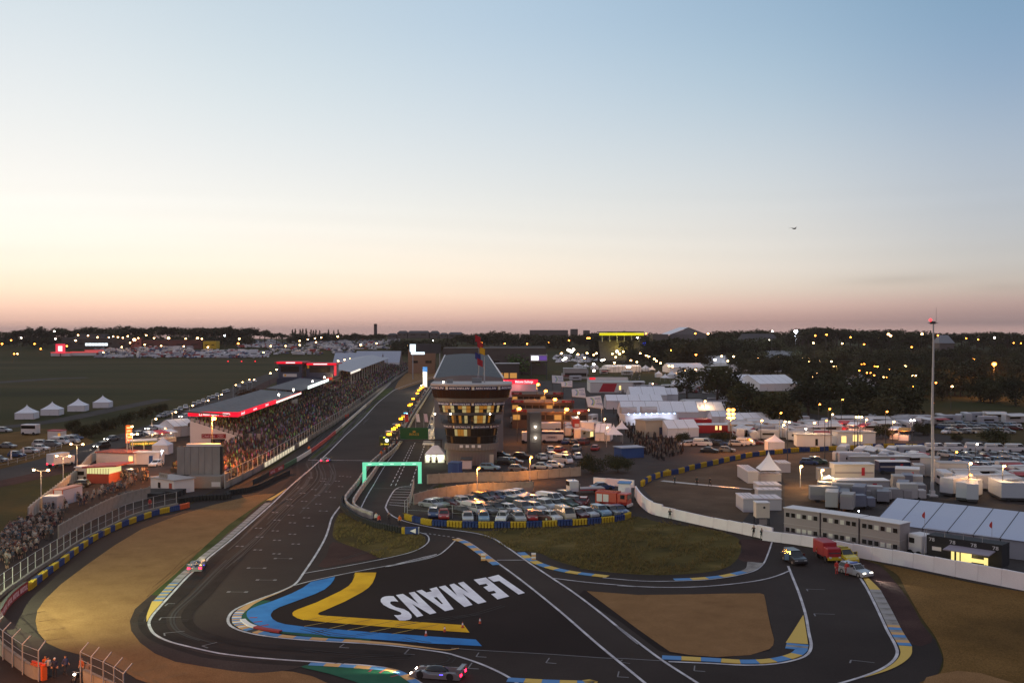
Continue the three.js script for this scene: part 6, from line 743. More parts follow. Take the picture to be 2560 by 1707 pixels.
const paints = { white: [.62, .62, .63], silver: [.36, .37, .39], grey: [.13, .135, .145], black: [.012, .012, .014], blue: [.02, .05, .14], 'light blue': [.16, .26, .36], red: [.28, .015, .015], 'dark red': [.09, .01, .012], green: [.03, .07, .05], 'pale green': [.22, .28, .22], beige: [.34, .3, .24], yellow: [.6, .45, .02] }, paintMat = {};
const paint = (c) => paintMat[c] ??= new THREE.MeshPhysicalMaterial({ color: new THREE.Color().setRGB(...paints[c]), roughness: .35, metalness: .15, clearcoat: .6, clearcoatRoughness: .15, side: THREE.DoubleSide });
const CARGLASS = mat([.016, .018, .02], .08), RIM = mat([.3, .3, .31], .4, { metalness: .6 }), HEAD = mat([.6, .6, .58], .15), HEADON = glow(0xfff2dc, 22), TAIL = mat([.2, .01, .01], .3), TAILON = glow(0xff1830, 7);
const carProto = {};
function car(type, color, pos, turn, label, group, { on, name = 'parked_car', simple } = {}) {
  const key = type + color + (on ?? '') + (simple ? 1 : 0) + name;
  if (carProto[key]) return dup(carProto[key], pos, turn, label, group);
  const c = carParts(type), t = thing(name, label, type === 'van' ? 'van' : 'car', pos, turn, group); carProto[key] = t;
  part('body', c.body, paint(color), t); part('windows', c.cabin, CARGLASS, t); part('roof', c.roof, paint(color), t);
  for (const [a, b] of [[1, 1], [1, -1], [-1, 1], [-1, -1]]) { const w = part('wheel', c.wheel.clone().translate(a * c.ax, c.wr, b * (c.W / 2 - .13)), M.rubber, t); if (!simple) part('rim', c.rim.clone().translate(a * c.ax, c.wr, b * (c.W / 2 - .13)), RIM, w); }
  for (const b of [-1, 1]) { part('headlight', c.lamp.clone().translate(c.L / 2 - .07, .6, b * (c.W / 2 - .3)), on === 'front' || on === 'both' ? HEADON : HEAD, t); part('tail_light', c.lamp.clone().translate(-c.L / 2 - .0, .68, b * (c.W / 2 - .26)), on === 'rear' || on === 'both' ? TAILON : TAIL, t); }
  return t;
}
const deg = Math.PI / 180;
function carRow(where, group, v, list, turn, opts = {}) { list.forEach(([x, y, type, color, dt = 0], i) => car(type, color, G(v, x, y), (turn + dt) * deg, `${color} ${type === 'hatch' ? 'hatchback' : type}, ${ORD[i] ?? 'last'} from the left in ${where}`, group, opts)); }
carRow('the back row behind the tyre wall', 'cars parked behind the tyre wall', 'c8', [[235, 358, 'saloon', 'silver'], [320, 348, 'hatch', 'pale green'], [425, 345, 'hatch', 'dark red'], [522, 335, 'suv', 'white', 160], [640, 312, 'saloon', 'grey'], [745, 300, 'suv', 'black'], [818, 286, 'suv', 'dark red'], [905, 280, 'saloon', 'blue'], [990, 274, 'estate', 'silver'], [1080, 266, 'estate', 'white'], [1140, 250, 'hatch', 'silver']], -38);
carRow('the middle row behind the tyre wall', 'cars parked behind the tyre wall', 'c8', [[545, 432, 'saloon', 'black'], [662, 422, 'van', 'white'], [775, 392, 'estate', 'silver'], [808, 418, 'hatch', 'grey'], [882, 405, 'suv', 'black'], [945, 365, 'saloon', 'black'], [1035, 408, 'hatch', 'white', 4], [1160, 396, 'suv', 'grey', -4], [1285, 388, 'saloon', 'white'], [1392, 374, 'suv', 'silver'], [1500, 362, 'hatch', 'black'], [1612, 352, 'saloon', 'green'], [1692, 340, 'suv', 'dark red'], [1782, 330, 'hatch', 'red', 130]], -50);
carRow('the short rear middle row behind the tyre wall', 'cars parked behind the tyre wall', 'c8', [[1085, 335, 'hatch', 'green'], [1175, 325, 'saloon', 'grey'], [1325, 318, 'hatch', 'white'], [1425, 318, 'van', 'white'], [1505, 296, 'estate', 'white'], [1610, 282, 'suv', 'black']], -42);
carRow('the front row beside the tyre wall', 'cars parked behind the tyre wall', 'c8', [[255, 452, 'hatch', 'blue'], [362, 470, 'hatch', 'red'], [605, 492, 'saloon', 'silver'], [766, 492, 'hatch', 'light blue'], [956, 492, 'hatch', 'white', -12], [1118, 488, 'saloon', 'silver', 8], [1255, 482, 'hatch', 'red'], [1345, 482, 'estate', 'dark red', 60], [1445, 480, 'saloon', 'white', 30], [1590, 470, 'van', 'beige', 18], [1725, 462, 'hatch', 'dark red', 30], [1815, 448, 'estate', 'silver', 30], [1945, 436, 'suv', 'light blue', 25], [2062, 428, 'estate', 'grey', 30], [2145, 424, 'hatch', 'blue', 20]], -86);
carRow('the left car park by the road', 'cars in the left car park', 'a0', [[-10, 1375, 'hatch', 'grey'], [65, 1248, 'saloon', 'grey'], [150, 1330, 'hatch', 'blue'], [272, 1292, 'saloon', 'silver'], [375, 1268, 'hatch', 'white'], [378, 1232, 'suv', 'silver', 8], [480, 1235, 'suv', 'grey'], [545, 1212, 'van', 'white'], [640, 1200, 'van', 'silver'], [690, 1170, 'hatch', 'blue'], [30, 1100, 'estate', 'silver']], -12, { simple: true });
carRow('the yard right of the control tower', 'cars in the yard beside the tower', 'a2', [[970, 1448, 'estate', 'light blue', 0], [1075, 1335, 'saloon', 'black', 0], [1120, 1400, 'suv', 'black'], [1200, 1395, 'hatch', 'dark red'], [1445, 1352, 'hatch', 'white', 120], [1530, 1345, 'suv', 'white', 120], [1525, 1280, 'hatch', 'silver', 110], [1615, 1285, 'hatch', 'red', 80], [1770, 1275, 'suv', 'grey', 90], [1670, 1335, 'hatch', 'silver', 120], [1775, 1345, 'hatch', 'white', 110], [1640, 1385, 'van', 'white', -30], [1230, 1460, 'hatch', 'grey'], [1450, 1440, 'saloon', 'silver'], [1570, 1425, 'hatch', 'white'], [1270, 1345, 'estate', 'black'], [1680, 1210, 'saloon', 'blue', 80], [1750, 1215, 'hatch', 'black', 80], [1840, 1215, 'suv', 'dark red', 80], [1940, 1270, 'hatch', 'red', 90]], -14, { simple: true });
carRow('the row below the floodlight', 'cars below the floodlight', 'a3', [[1010, 1232, 'hatch', 'silver'], [1090, 1225, 'saloon', 'grey'], [1165, 1228, 'van', 'white'], [1250, 1222, 'suv', 'black'], [1330, 1225, 'hatch', 'blue'], [1480, 1228, 'estate', 'silver'], [1560, 1222, 'van', 'white'], [1650, 1215, 'saloon', 'dark red'], [1230, 1290, 'saloon', 'black'], [1390, 1285, 'hatch', 'grey']], -20, { simple: true });
carRow('the van line at the right edge', 'white vans in line at the right edge', 'a4', [[1540, 1275, 'van', 'white'], [1720, 1275, 'van', 'white'], [1910, 1272, 'van', 'white'], [2090, 1280, 'van', 'white'], [2275, 1282, 'van', 'white']], -8, { simple: true });
{ const cols = ['silver', 'grey', 'white', 'light blue', 'black', 'blue', 'silver', 'dark red', 'beige'], types = ['hatch', 'saloon', 'suv', 'estate', 'hatch'], r = rng(55);
  [['first', 1325, 1640, 8, 90], ['second', 1382, 1760, 7, 88], ['third', 1430, 1830, 6, 92], ['fourth', 1480, 1890, 6, 92], ['fifth', 1540, 1960, 5, 96]].forEach(([o, y, x0, n, st]) => carRow(`the ${o} row of the right-hand car park`, 'cars in the right-hand car park', 'a4', [...Array(n).keys()].map((i) => [x0 + i * st + r() * 14, y + i * 3 + r() * 5, pick(types, r), pick(cols, r), r() * 16]), -60, { simple: true })); 
  [['upper', 1075, 1590, 11, 68], ['middle', 1050, 1620, 10, 72], ['lower', 1110, 1650, 9, 70]].forEach(([o, y, x0, n, st]) => carRow(`the ${o} car row among the right trees`, 'cars among the right trees', 'a4', [...Array(n).keys()].map((i) => [x0 + i * st + r() * 20, y + r() * 8, pick(types, r), pick(cols, r), r() * 30]), -50, { simple: true })); }
// queue on the road, lamps lit
[[930, 1250, 'suv', 'black', 'front', 'dark car with both headlights lit, nearest on the road'], [1020, 1182, 'saloon', 'grey', 'front', 'second lit car coming down the road'], [1250, 1138, 'hatch', 'silver', 'front', 'silver car with lamps lit beside the road lamp'], [1390, 1085, 'saloon', 'white', 'front', 'white car with lamps lit farther up the road'], [1690, 972, 'estate', 'white', 'both', 'pale car with bright lamps and red tail on the road']].forEach(([x, y, t, c, on, l]) => { const k = car(t, c, G('a0', x, y), -112 * deg, l, 'lit cars on the road', { on, name: 'road_car', simple: true }); const s = new THREE.SpotLight(0xffe8c8, 120, 0, .45, .6, 2); s.position.set(2.3, .65, 0); s.target.position.set(14, 0, 0); s.castShadow = true; k.add(s, s.target); });
[[1480, 968], [1520, 950], [1605, 928], [1650, 905], [1700, 885], [1780, 862], [1820, 845], [1865, 828], [1915, 805], [1950, 795], [1990, 775], [2055, 745], [2085, 735], [2190, 690], [2240, 668], [2290, 652], [2335, 640]].forEach(([x, y], i) => car(['hatch', 'saloon', 'estate'][i % 3], ['silver', 'white', 'grey'][i % 3], G('a0', x, y), -110 * deg, `${['silver', 'white', 'grey'][i % 3]} car, ${ORD[i]} from the near end of the queue by the road`, 'cars queued along the road', { name: 'queued_car', simple: true }));
{ const g = G('e2', 930, 440), t = thing('box_truck', 'pale box truck with red tail lamps driving away on the road', 'truck', g, 68 * deg); part('cargo_box', box(4.6, 2.3, 2.2, .2, .8, 0), M.panelWhite, t); part('cab', new RoundedBoxGeometry(1.6, 1.9, 2.1, 2, .15).translate(3.4, 1.3, 0), M.panelWhite, t); for (const s of [-1, 1]) { part('tail_light', box(.1, .24, .3, -2.16, .75, s * .85), TAILON, t); for (const x of [-1.2, 3.2]) part('wheel', new THREE.CylinderGeometry(.42, .42, .25, 12).rotateX(Math.PI / 2).translate(x, .42, s * .95), M.rubber, t); } part('windscreen', box(.06, .8, 1.8, 4.2, 1.5, 0), CARGLASS, t); }
car('hatch', 'black', G('e2', 1285, 770), 178 * deg, 'black hatchback parked beside the red kiosk', undefined); car('suv', 'black', G('a0', 1195, 1520), -60 * deg, 'dark car with a lit beacon between kiosk and screen', undefined, { simple: true }); car('hatch', 'white', G('a0', 1430, 1415), -100 * deg, 'white car parked behind the long white cabin', undefined, { simple: true });
{ // fire engine and flatbed truck in the car park
  const t = thing('fire_engine', 'red fire engine with white shutters beside the blue roofed booth', 'fire engine', G('c8', 2085, 355), -28 * deg), red = mat([.42, .03, .015], .4); part('body', new RoundedBoxGeometry(4, 2.1, 2.2, 2, .08).translate(-1, 1.65, 0), red, t); part('cab', new RoundedBoxGeometry(1.9, 2, 2.2, 2, .15).translate(2, 1.6, 0), red, t); part('windscreen', box(.08, .8, 1.9, 2.94, 1.6, 0), CARGLASS, t); for (const s of [-1, 1]) { for (const x of [-2.2, -1]) part('shutter', box(1, 1.3, .05, x, 1.0, s * 1.11), M.panelWhite, t); part('cab_window', box(.8, .7, .05, 2.1, 1.7, s * 1.105), CARGLASS, t); for (const x of [-1.9, 1.9]) part('wheel', new THREE.CylinderGeometry(.48, .48, .3, 14).rotateX(Math.PI / 2).translate(x, .48, s * .95), M.rubber, t); } part('ladder', [box(4.2, .1, .1, -.8, 2.75, .3), box(4.2, .1, .1, -.8, 2.75, -.3), ...[...Array(9).keys()].map((i) => box(.06, .06, .6, -2.7 + i * .48, 2.77, 0))], mat([.45, .1, .04], .5), t); part('bumper', box(.3, .4, 2.2, 3.05, .4, 0), M.panelWhite, t);
  const f = thing('flatbed_truck', 'white flatbed recovery truck with empty red edged bed', 'truck', G('c8', 1790, 222), 196 * deg); part('cab', new RoundedBoxGeometry(1.8, 2.1, 2.2, 2, .15).translate(2.4, 1.65, 0), paint('white'), f); part('windscreen', box(.08, .8, 1.9, 3.3, 1.75, 0), CARGLASS, f); part('bed', box(5, .2, 2.3, -1.2, 1.0, 0), mat([.25, .25, .26], .6), f); part('bed_edge', [box(5, .16, .06, -1.2, .84, 1.18), box(5, .16, .06, -1.2, .84, -1.18)], M.redSign, f); part('headboard', box(.1, .9, 2.2, 1.3, 1.2, 0), M.steel, f); for (const s of [-1, 1]) for (const x of [-2.6, 2.4]) part('wheel', new THREE.CylinderGeometry(.45, .45, .28, 12).rotateX(Math.PI / 2).translate(x, .45, s * .95), M.rubber, f); part('beacon', cyl(.12, .1, .2, 2.2, 2.71, 0), mat([.05, .1, .3], .3), f);
  car('saloon', 'blue', G('c8', 1968, 178), 20 * deg, 'dark blue car behind the flatbed truck', undefined, { simple: true });
}
{ // rescue vehicles on the track at the right
  const a = car('estate', 'silver', G('e4', 960, 1150), -62 * deg, 'silver safety car with bright headlights at the right bend', undefined, { on: 'front', name: 'safety_car' }); const s = new THREE.SpotLight(0xfff4e4, 160, 0, .5, .6, 2); s.position.set(2.4, .7, 0); s.target.position.set(14, 0, 0); s.castShadow = true; a.add(s, s.target); part('light_bar', box(.3, .12, 1.1, -.2, 1.5, 0), mat([.05, .1, .4], .3), a); for (const z of [-1, 1]) part('open_door', box(.9, .7, .06, .2, .45, 0).rotateY(z * 1.1).translate(.2, 0, z * 1.25), paint('silver'), a);
  const b = car('suv', 'black', G('b4', 195, 672), -80 * deg, 'dark rescue car with open doors near the white wall', undefined, { name: 'rescue_car' }); for (const z of [-1, 1]) part('open_door', box(.9, .8, .06, .3, .45, 0).rotateY(z * 1.2).translate(.3, 0, z * 1.3), paint(z > 0 ? 'light blue' : 'dark red'), b);
  const y = car('suv', 'yellow', G('e4', 690, 800), -75 * deg, 'yellow medical car with both doors standing open', undefined, { name: 'medical_car' }); for (const z of [-1, 1]) { const d = part('open_door', box(1.0, .85, .07, 0, .4, 0).rotateY(z * 1.25).translate(.45, 0, z * 1.4), paint('yellow'), y); part('door_window', box(.7, .3, .075, 0, .9, 0).rotateY(z * 1.25).translate(.45, 0, z * 1.4), CARGLASS, d); } part('light_bar', box(.3, .14, 1.2, 0, 1.76, 0), mat([.3, .24, .02], .4), y);
  const r = thing('rescue_truck', 'red rescue truck with yellow bumper parked at the white wall', 'truck', G('e4', 300, 770), -82 * deg); part('body', new RoundedBoxGeometry(3.4, 1.9, 1.95, 2, .12).translate(-1, 1.5, 0), mat([.3, .012, .02], .45), r); part('cab', new RoundedBoxGeometry(1.6, 1.5, 1.9, 2, .2).translate(1.3, 1.2, 0), mat([.3, .012, .02], .45), r); part('windscreen', new THREE.BoxGeometry(.06, .6, 1.6).rotateZ(.3).translate(2.02, 1.5, 0), CARGLASS, r); part('bumper', box(.25, .4, 1.9, 2.15, .35, 0), paint('yellow'), r); for (const s2 of [-1, 1]) { part('headlight', box(.08, .2, .3, 2.24, .62, s2 * .65), HEAD, r); for (const x of [-1.6, 1.3]) part('wheel', new THREE.CylinderGeometry(.4, .4, .25, 12).rotateX(Math.PI / 2).translate(x, .4, s2 * .88), M.rubber, r); }
  car('hatch', 'blue', G('a4', 380, 1400), -20 * deg, 'dark car on the brown gravel behind the compound', undefined, { simple: true }); car('suv', 'green', G('a4', 455, 1395), -15 * deg, 'dark green vehicle right of the car on the gravel', undefined, { simple: true });
}
function raceCar(label, pos, turn, body, head = 0) { // low closed prototype with fin and rear wing
  const t = thing('race_car', label, 'race car', pos, turn), m = mat(body, .3);
  const prof = (pts, w) => new THREE.ExtrudeGeometry(new THREE.Shape(pts.map(([x, y]) => new THREE.Vector2(x, y))), { depth: w - .12, bevelEnabled: true, bevelSize: .05, bevelThickness: .06, bevelSegments: 2 }).translate(0, 0, -(w - .12) / 2);
  part('body', [prof([[-2.2, .12], [2.3, .08], [2.35, .2], [1.2, .48], [-2.2, .5]], 1.1), ...[-1, 1].map((z) => prof([[-2.25, .12], [2.3, .08], [2.38, .22], [1.9, .55], [1.1, .62], [.6, .42], [-.6, .42], [-1.0, .62], [-1.8, .64], [-2.3, .5]], .5).translate(0, 0, z * .7))], m, t);
  part('cockpit', new THREE.SphereGeometry(1, 14, 8).scale(1.15, .5, .5).translate(.1, .52, 0), CARGLASS, t); part('fin', box(1.7, .45, .04, -1.3, .5, 0), m, t); part('rear_wing', [box(.4, .05, 1.9, -2.2, .98, 0), box(.5, .35, .03, -2.2, .7, .94), box(.5, .35, .03, -2.2, .7, -.94)], m, t);
  for (const [x, z] of [[1.4, .8], [1.4, -.8], [-1.4, .8], [-1.4, -.8]]) part('wheel', new THREE.CylinderGeometry(.34, .34, .32, 14).rotateX(Math.PI / 2).translate(x, .34, z), M.rubber, t);
  for (const z of [-1, 1]) { part('tail_light', box(.08, .2, .34, -2.38, .42, z * .72), glow(0xff1a3c, 9), t); part('headlight', box(.1, .1, .3, 2.3, .32, z * .72), HEADON, t); part('side_lamp', box(.3, .05, .04, -.6, .47, z * .96), glow(0x5a48ff, 5), t); }
  const s = new THREE.SpotLight(0xfff0c8, head, 0, .34, .8, 2); s.position.set(2.6, .45, 0); s.target.position.set(16, 0, 0); s.castShadow = true; if (head) t.add(s, s.target);
  return t;
}
raceCar('race car with red tail lamps and violet side lamps on the left kerb', G('b0', 1462, 715), 99 * deg, [.13, .13, .15], 160);
raceCar('race car with red tail lamps crossing the start line', G('a1', 1225, 1372), 92 * deg, [.12, .12, .13], 200);
raceCar('race car with red tail lamps entering the bottom bend', G('e3', 1640, 1230), 166 * deg, [.16, .16, .17], 450);

// ---------------------------------------------------------------- people
function figure(pose, res, seed) { // one continuous body: tapered bones joined smoothly, meshed as a surface
  const P = { stand: { hl: [-.1, .92, 0], hr: [.1, .92, 0], kl: [-.12, .5, .02], kr: [.12, .5, .03], fl: [-.13, .08, 0], fr: [.14, .08, 0], el: [-.27, 1.12, -.03], er: [.27, 1.12, -.03], wl: [-.28, .88, .06], wr: [.28, .88, .06] },
    walk: { hl: [-.1, .92, 0], hr: [.1, .92, 0], kl: [-.11, .52, .16], kr: [.11, .5, -.06], fl: [-.11, .08, .24], fr: [.11, .1, -.3], el: [-.26, 1.13, -.12], er: [.26, 1.13, .06], wl: [-.25, .92, -.12], wr: [.25, .95, .22] },
    photo: { hl: [-.1, .92, 0], hr: [.1, .92, 0], kl: [-.14, .5, .03], kr: [.14, .5, 0], fl: [-.18, .08, 0], fr: [.18, .08, 0], el: [-.3, 1.2, .12], er: [.3, 1.2, .12], wl: [-.09, 1.48, .26], wr: [.09, 1.48, .26] },
    cheer: { hl: [-.1, .92, 0], hr: [.1, .92, 0], kl: [-.12, .5, .02], kr: [.12, .5, .02], fl: [-.13, .08, 0], fr: [.13, .08, 0], el: [-.34, 1.5, .05], er: [.27, 1.12, -.03], wl: [-.3, 1.8, .08], wr: [.28, .88, .06] } }[pose];
  const B = [[[0, 1.0, 0], [0, 1.32, 0], .15, .17], [[-.15, 1.4, 0], [.15, 1.4, 0], .085, .085], [[0, 1.42, 0], [0, 1.56, .01], .06, .055], [[0, 1.63, .01], [0, 1.69, 0], .1, .105], [P.hl, P.hr, .12, .12], [P.hl, P.kl, .095, .065], [P.hr, P.kr, .095, .065], [P.kl, P.fl, .062, .045], [P.kr, P.fr, .062, .045], [P.fl, [P.fl[0], .045, P.fl[2] + .16], .05, .04], [P.fr, [P.fr[0], .045, P.fr[2] + .16], .05, .04], [[-.19, 1.4, 0], P.el, .058, .045], [[.19, 1.4, 0], P.er, .058, .045], [P.el, P.wl, .044, .034], [P.er, P.wr, .044, .034], [P.wl, [P.wl[0], P.wl[1] - .09, P.wl[2] + .02], .04, .032], [P.wr, [P.wr[0], P.wr[1] - .09, P.wr[2] + .02], .04, .032]].map(([a, b, r, q]) => [V3(...a), V3(...b), r, q]);
  const mc = new MarchingCubes(res, new THREE.MeshBasicMaterial(), false, false, 40000), S = 1.0, q = V3(), ab = V3(); mc.isolation = 0;
  for (let z = 0; z < res; z++) for (let y = 0; y < res; y++) for (let x = 0; x < res; x++) { q.set((x - res / 2) / (res / 2) * S, (y - res / 2) / (res / 2) * S + .93, (z - res / 2) / (res / 2) * S); let d = 9; for (const [a, b, r, k] of B) { ab.subVectors(b, a); const t = Math.min(1, Math.max(0, q.clone().sub(a).dot(ab) / ab.lengthSq())), e = q.distanceTo(a.clone().addScaledVector(ab, t)) - (r + (k - r) * t), h = Math.max(0, 1 - Math.abs(d - e) / .05); d = Math.min(d, e) - h * h * .0125; } mc.field[x + y * res + z * res * res] = -d; }
  mc.update(); const n = mc.count, g = new THREE.BufferGeometry(), p = mc.positionArray.slice(0, n * 3); for (let i = 0; i < n; i++) p[i * 3 + 1] = p[i * 3 + 1] + .93; g.setAttribute('position', new THREE.BufferAttribute(p, 3)); g.setAttribute('normal', new THREE.BufferAttribute(mc.normalArray.slice(0, n * 3), 3)); let lo = 9; for (let i = 0; i < n; i++) lo = Math.min(lo, p[i * 3 + 1]); g.translate(0, -lo, 0); g.userData.hands = [P.wl, P.wr]; return g;
}
function dress(base, shirt, legs, hair = [.03, .02, .015], skin = [.42, .25, .17], bare = false) {
  const g = base.clone(), p = g.attributes.position, c = new Float32Array(p.count * 3), hands = base.userData.hands;
  for (let i = 0; i < p.count; i++) { const x = p.getX(i), y = p.getY(i), z = p.getZ(i), hand = hands.some((h) => Math.hypot(x - h[0], y - h[1], z - h[2]) < .13); const k = y > 1.53 ? (y > 1.69 || (z < -.02 && y > 1.6) ? hair : skin) : hand ? skin : y > .95 ? shirt : y < .09 ? [.03, .03, .03] : bare && y < .5 ? skin : legs; c.set(k, i * 3); }
  g.setAttribute('color', new THREE.BufferAttribute(c, 3)); return g;
}
const bodyMat = new THREE.MeshStandardMaterial({ vertexColors: true, roughness: .9 });
const rough = { stand: figure('stand', 30), walk: figure('walk', 30), cheer: figure('cheer', 30) }, fine = { stand: figure('stand', 48), walk: figure('walk', 48), photo: figure('photo', 48) };
const shirts = [[.45, .44, .43], [.3, .29, .29], [.03, .03, .04], [.05, .07, .14], [.25, .03, .03], [.14, .15, .16], [.36, .3, .25], [.04, .12, .25], [.5, .48, .46], [.08, .06, .05]], trousers = [[.03, .035, .06], [.05, .045, .04], [.12, .11, .09], [.02, .02, .022], [.05, .06, .1]];
const dull = (c) => { const m = (c[0] + c[1] + c[2]) / 3; return [m * .5 + c[0] * .55, m * .55 + c[1] * .4, m * .5 + c[2] * .3]; };
const wardrobe = []; { const r = rng(7); for (let i = 0; i < 18; i++) wardrobe.push(dress(rough[['stand', 'stand', 'walk', 'cheer'][i % 4]], dull(shirts[i % shirts.length]).map((v) => v * .85), pick(trousers, r), undefined, undefined, i % 3 === 0)); }
function person(geo, pos, turn, label, group) { const m = solo('person', geo, bodyMat, label, 'person', group); m.position.copy(pos); m.rotation.y = turn; return m; }
function inside(poly, x, y) { let c = false; for (let i = 0, j = poly.length - 1; i < poly.length; j = i++) if ((poly[i][1] > y) !== (poly[j][1] > y) && x < (poly[j][0] - poly[i][0]) * (y - poly[i][1]) / (poly[j][1] - poly[i][1]) + poly[i][0]) c = !c; return c; }
{ // spectators one can tell apart on the left bank, people by the kiosks
  const r = rng(91), areas = [[[[0, 470], [60, 440], [150, 400], [300, 355], [410, 350], [418, 480], [300, 560], [150, 650], [0, 760]], 165, 'spectator in % standing in the packed crowd behind the left wire fence', 'crowd behind the left wire fence'], [[[300, 330], [400, 270], [520, 190], [560, 200], [540, 280], [430, 400]], 22, 'spectator in % strolling on the path between the concrete walls', 'people on the path between the walls'], [[[570, 215], [700, 190], [800, 130], [1000, 80], [1010, 110], [830, 190], [700, 240], [590, 270]], 46, 'spectator in % looking over the beige slab wall', 'people along the beige slab wall'], [[[860, 30], [1100, 10], [1100, 90], [1000, 80], [880, 70]], 30, 'visitor in % standing in the yard beside the red kiosk', 'people in the yard by the red kiosk']];
  for (const [poly, n, label, group] of areas) { let k = 0, tries = 0; while (k < n && tries++ < 9000) { const x = r() * 1150, y = r() * 800; if (!inside(poly, x, y)) continue; if (y > 200 && r() > (y / 800) + .35) continue; { const w = Math.floor(r() * wardrobe.length), tone = ['pale', 'light grey', 'black', 'navy', 'red', 'dark grey', 'tan', 'blue', 'white', 'brown'][w % 10]; person(wardrobe[w], G('b0', x, y), (r() - .5) * 1.6 + .5, label.replace('%', tone), group).scale.setScalar(.92 + r() * .16); k++; } } }
}
const orange = [.55, .12, .015], hiRed = [.5, .04, .03], navyC = [.02, .025, .06], photog = [.04, .06, .05];
[['c6', 880, 1150, 'stand', orange, [.4, .1, .02], .6, 'marshal in orange beside the orange barrier at the bottom left'], ['c6', 1060, 1200, 'stand', navyC, [.02, .02, .03], .2, 'marshal in navy with a white helmet at the bottom left', [.7, .7, .7]], ['c6', 1270, 1150, 'walk', [.05, .06, .14], [.03, .03, .04], 1.2, 'marshal in dark blue walking near the wire fence gap'], ['c6', 930, 1180, 'stand', [.5, .45, .42], [.1, .08, .07], .8, 'person in a pale shirt between the two left marshals'], ['c6', 1590, 1190, 'stand', orange, [.02, .02, .03], -.4, 'person in an orange vest standing beside the motorcycle'], ['c6', 1720, 1260, 'stand', [.3, .2, .16], [.06, .04, .04], -.3, 'person in brown leaning at the right wire fence post'],
  ['b3', 700, 352, 'photo', photog, [.02, .02, .02], 0, 'photographer against the white wall, leftmost of four'], ['b3', 1012, 410, 'photo', [.03, .03, .04], [.02, .03, .02], .4, 'photographer against the white wall, second of four'], ['b3', 1325, 482, 'photo', [.012, .012, .014], [.012, .012, .014], -.2, 'person in black at the white wall, third of four'], ['b3', 1383, 506, 'photo', [.05, .08, .08], [.1, .14, .12], .2, 'photographer in grey green at the white wall, rightmost of four'],
  ['e6', 600, 1420, 'stand', hiRed, [.05, .05, .06], .5, 'marshal in an orange tabard behind the pit wall nose'], ['e6', 740, 1385, 'photo', [.12, .1, .08], [.05, .05, .05], .2, 'photographer in khaki behind the pit wall nose'], ['e6', 890, 1425, 'stand', orange, [.03, .03, .04], -.4, 'marshal in orange next to the arrow sign'], ['e6', 560, 1390, 'stand', [.5, .48, .46], [.03, .03, .04], .1, 'person in white behind the pit wall nose'],
  ['e6', 630, 470, 'stand', orange, orange, 0, 'marshal in orange on the pit wall below the timing board'], ['e6', 680, 420, 'stand', hiRed, [.2, .02, .02], .6, 'second marshal in red below the timing board'],
  ['e4', 515, 1130, 'stand', hiRed, hiRed, .3, 'marshal in red standing left of the silver safety car'], ['e4', 765, 1165, 'stand', hiRed, [.3, .02, .02], -.5, 'marshal in red at the open door of the safety car'], ['e4', 660, 1080, 'walk', [.4, .42, .44], [.3, .32, .34], .4, 'person in pale overalls between the medical and safety cars'], ['e4', 55, 720, 'stand', orange, [.2, .05, .02], .2, 'marshal in orange left of the red rescue truck'],
  ['b3', 735, 92, 'walk', photog, [.02, .02, .02], .8, 'dark figure walking on the brown gravel, leftmost of three'], ['b3', 900, 100, 'stand', photog, [.02, .02, .02], 0, 'dark figure standing on the brown gravel, middle of three'], ['b3', 998, 104, 'walk', [.03, .03, .03], [.02, .02, .02], -.8, 'dark figure walking on the brown gravel, rightmost of three'],
  ['c4', 1120, 735, 'stand', [.6, .55, .5], [.02, .02, .025], 2, 'person in a white shirt beside the broadcast trailers'], ['b0', 810, 282, 'stand', orange, [.3, .06, .02], .3, 'marshal in orange behind the left debris fence'], ['b0', 1112, 272, 'stand', hiRed, [.2, .03, .02], .2, 'marshal in red behind the end of the tyre wall'], ['a1', 1072, 1288, 'stand', orange, [.3, .06, .02], .3, 'marshal in orange behind the guard rail by the start line'], ['a1', 1410, 985, 'stand', hiRed, [.3, .03, .02], .4, 'marshal in red behind the guard rail farther up'], ['a1', 1430, 978, 'stand', hiRed, [.3, .03, .02], 1, 'second marshal in red behind the guard rail farther up']].forEach(([v, x, y, pose, s, l, turn, label, hair]) => person(dress(fine[pose], s, l, hair), G(v, x, y), turn, label));
{ // motorcycle and orange barrier beside the marshals
  const t = thing('motorcycle', 'motorcycle with a small lit headlamp at the bottom left', 'motorcycle', G('c6', 1545, 1290), -110 * deg); for (const x of [-.7, .7]) part('wheel', new THREE.TorusGeometry(.28, .07, 6, 16).translate(x, .35, 0), M.rubber, t); part('body', new RoundedBoxGeometry(1.1, .4, .3, 2, .1).translate(0, .65, 0), M.black, t); part('seat', box(.6, .1, .28, -.3, .85, 0), M.rubber, t); part('fork', [bar(V3(.7, .35, .08), V3(.45, .95, .08), .03), bar(V3(.7, .35, -.08), V3(.45, .95, -.08), .03)], M.steel, t); part('handlebar', bar(V3(.42, 1, -.35), V3(.42, 1, .35), .025), M.steel, t); part('headlight', ball(.1, .62, .85, 0, 8), HEADON, t);
  const o = thing('orange_barrier', 'row of orange plastic barrier blocks at the opening of the wire fence', 'barrier'), pts = path('c6:640,1190 720,1220 800,1245 870,1262'); for (let i = 0; i < 3; i++) part('block', prism([pts[i], pts[i + 1].clone().lerp(pts[i], .05)], -.25, .25, 0, 1.3), mat([.6, .1, .015], .6), o); part('lamp_row', [...Array(7).keys()].map((i) => { const p = pts[0].clone().lerp(pts[3], i / 6); return box(.2, .16, .2, p.x, 1.32, p.z); }), mat([.6, .06, .02], .5), o);
}
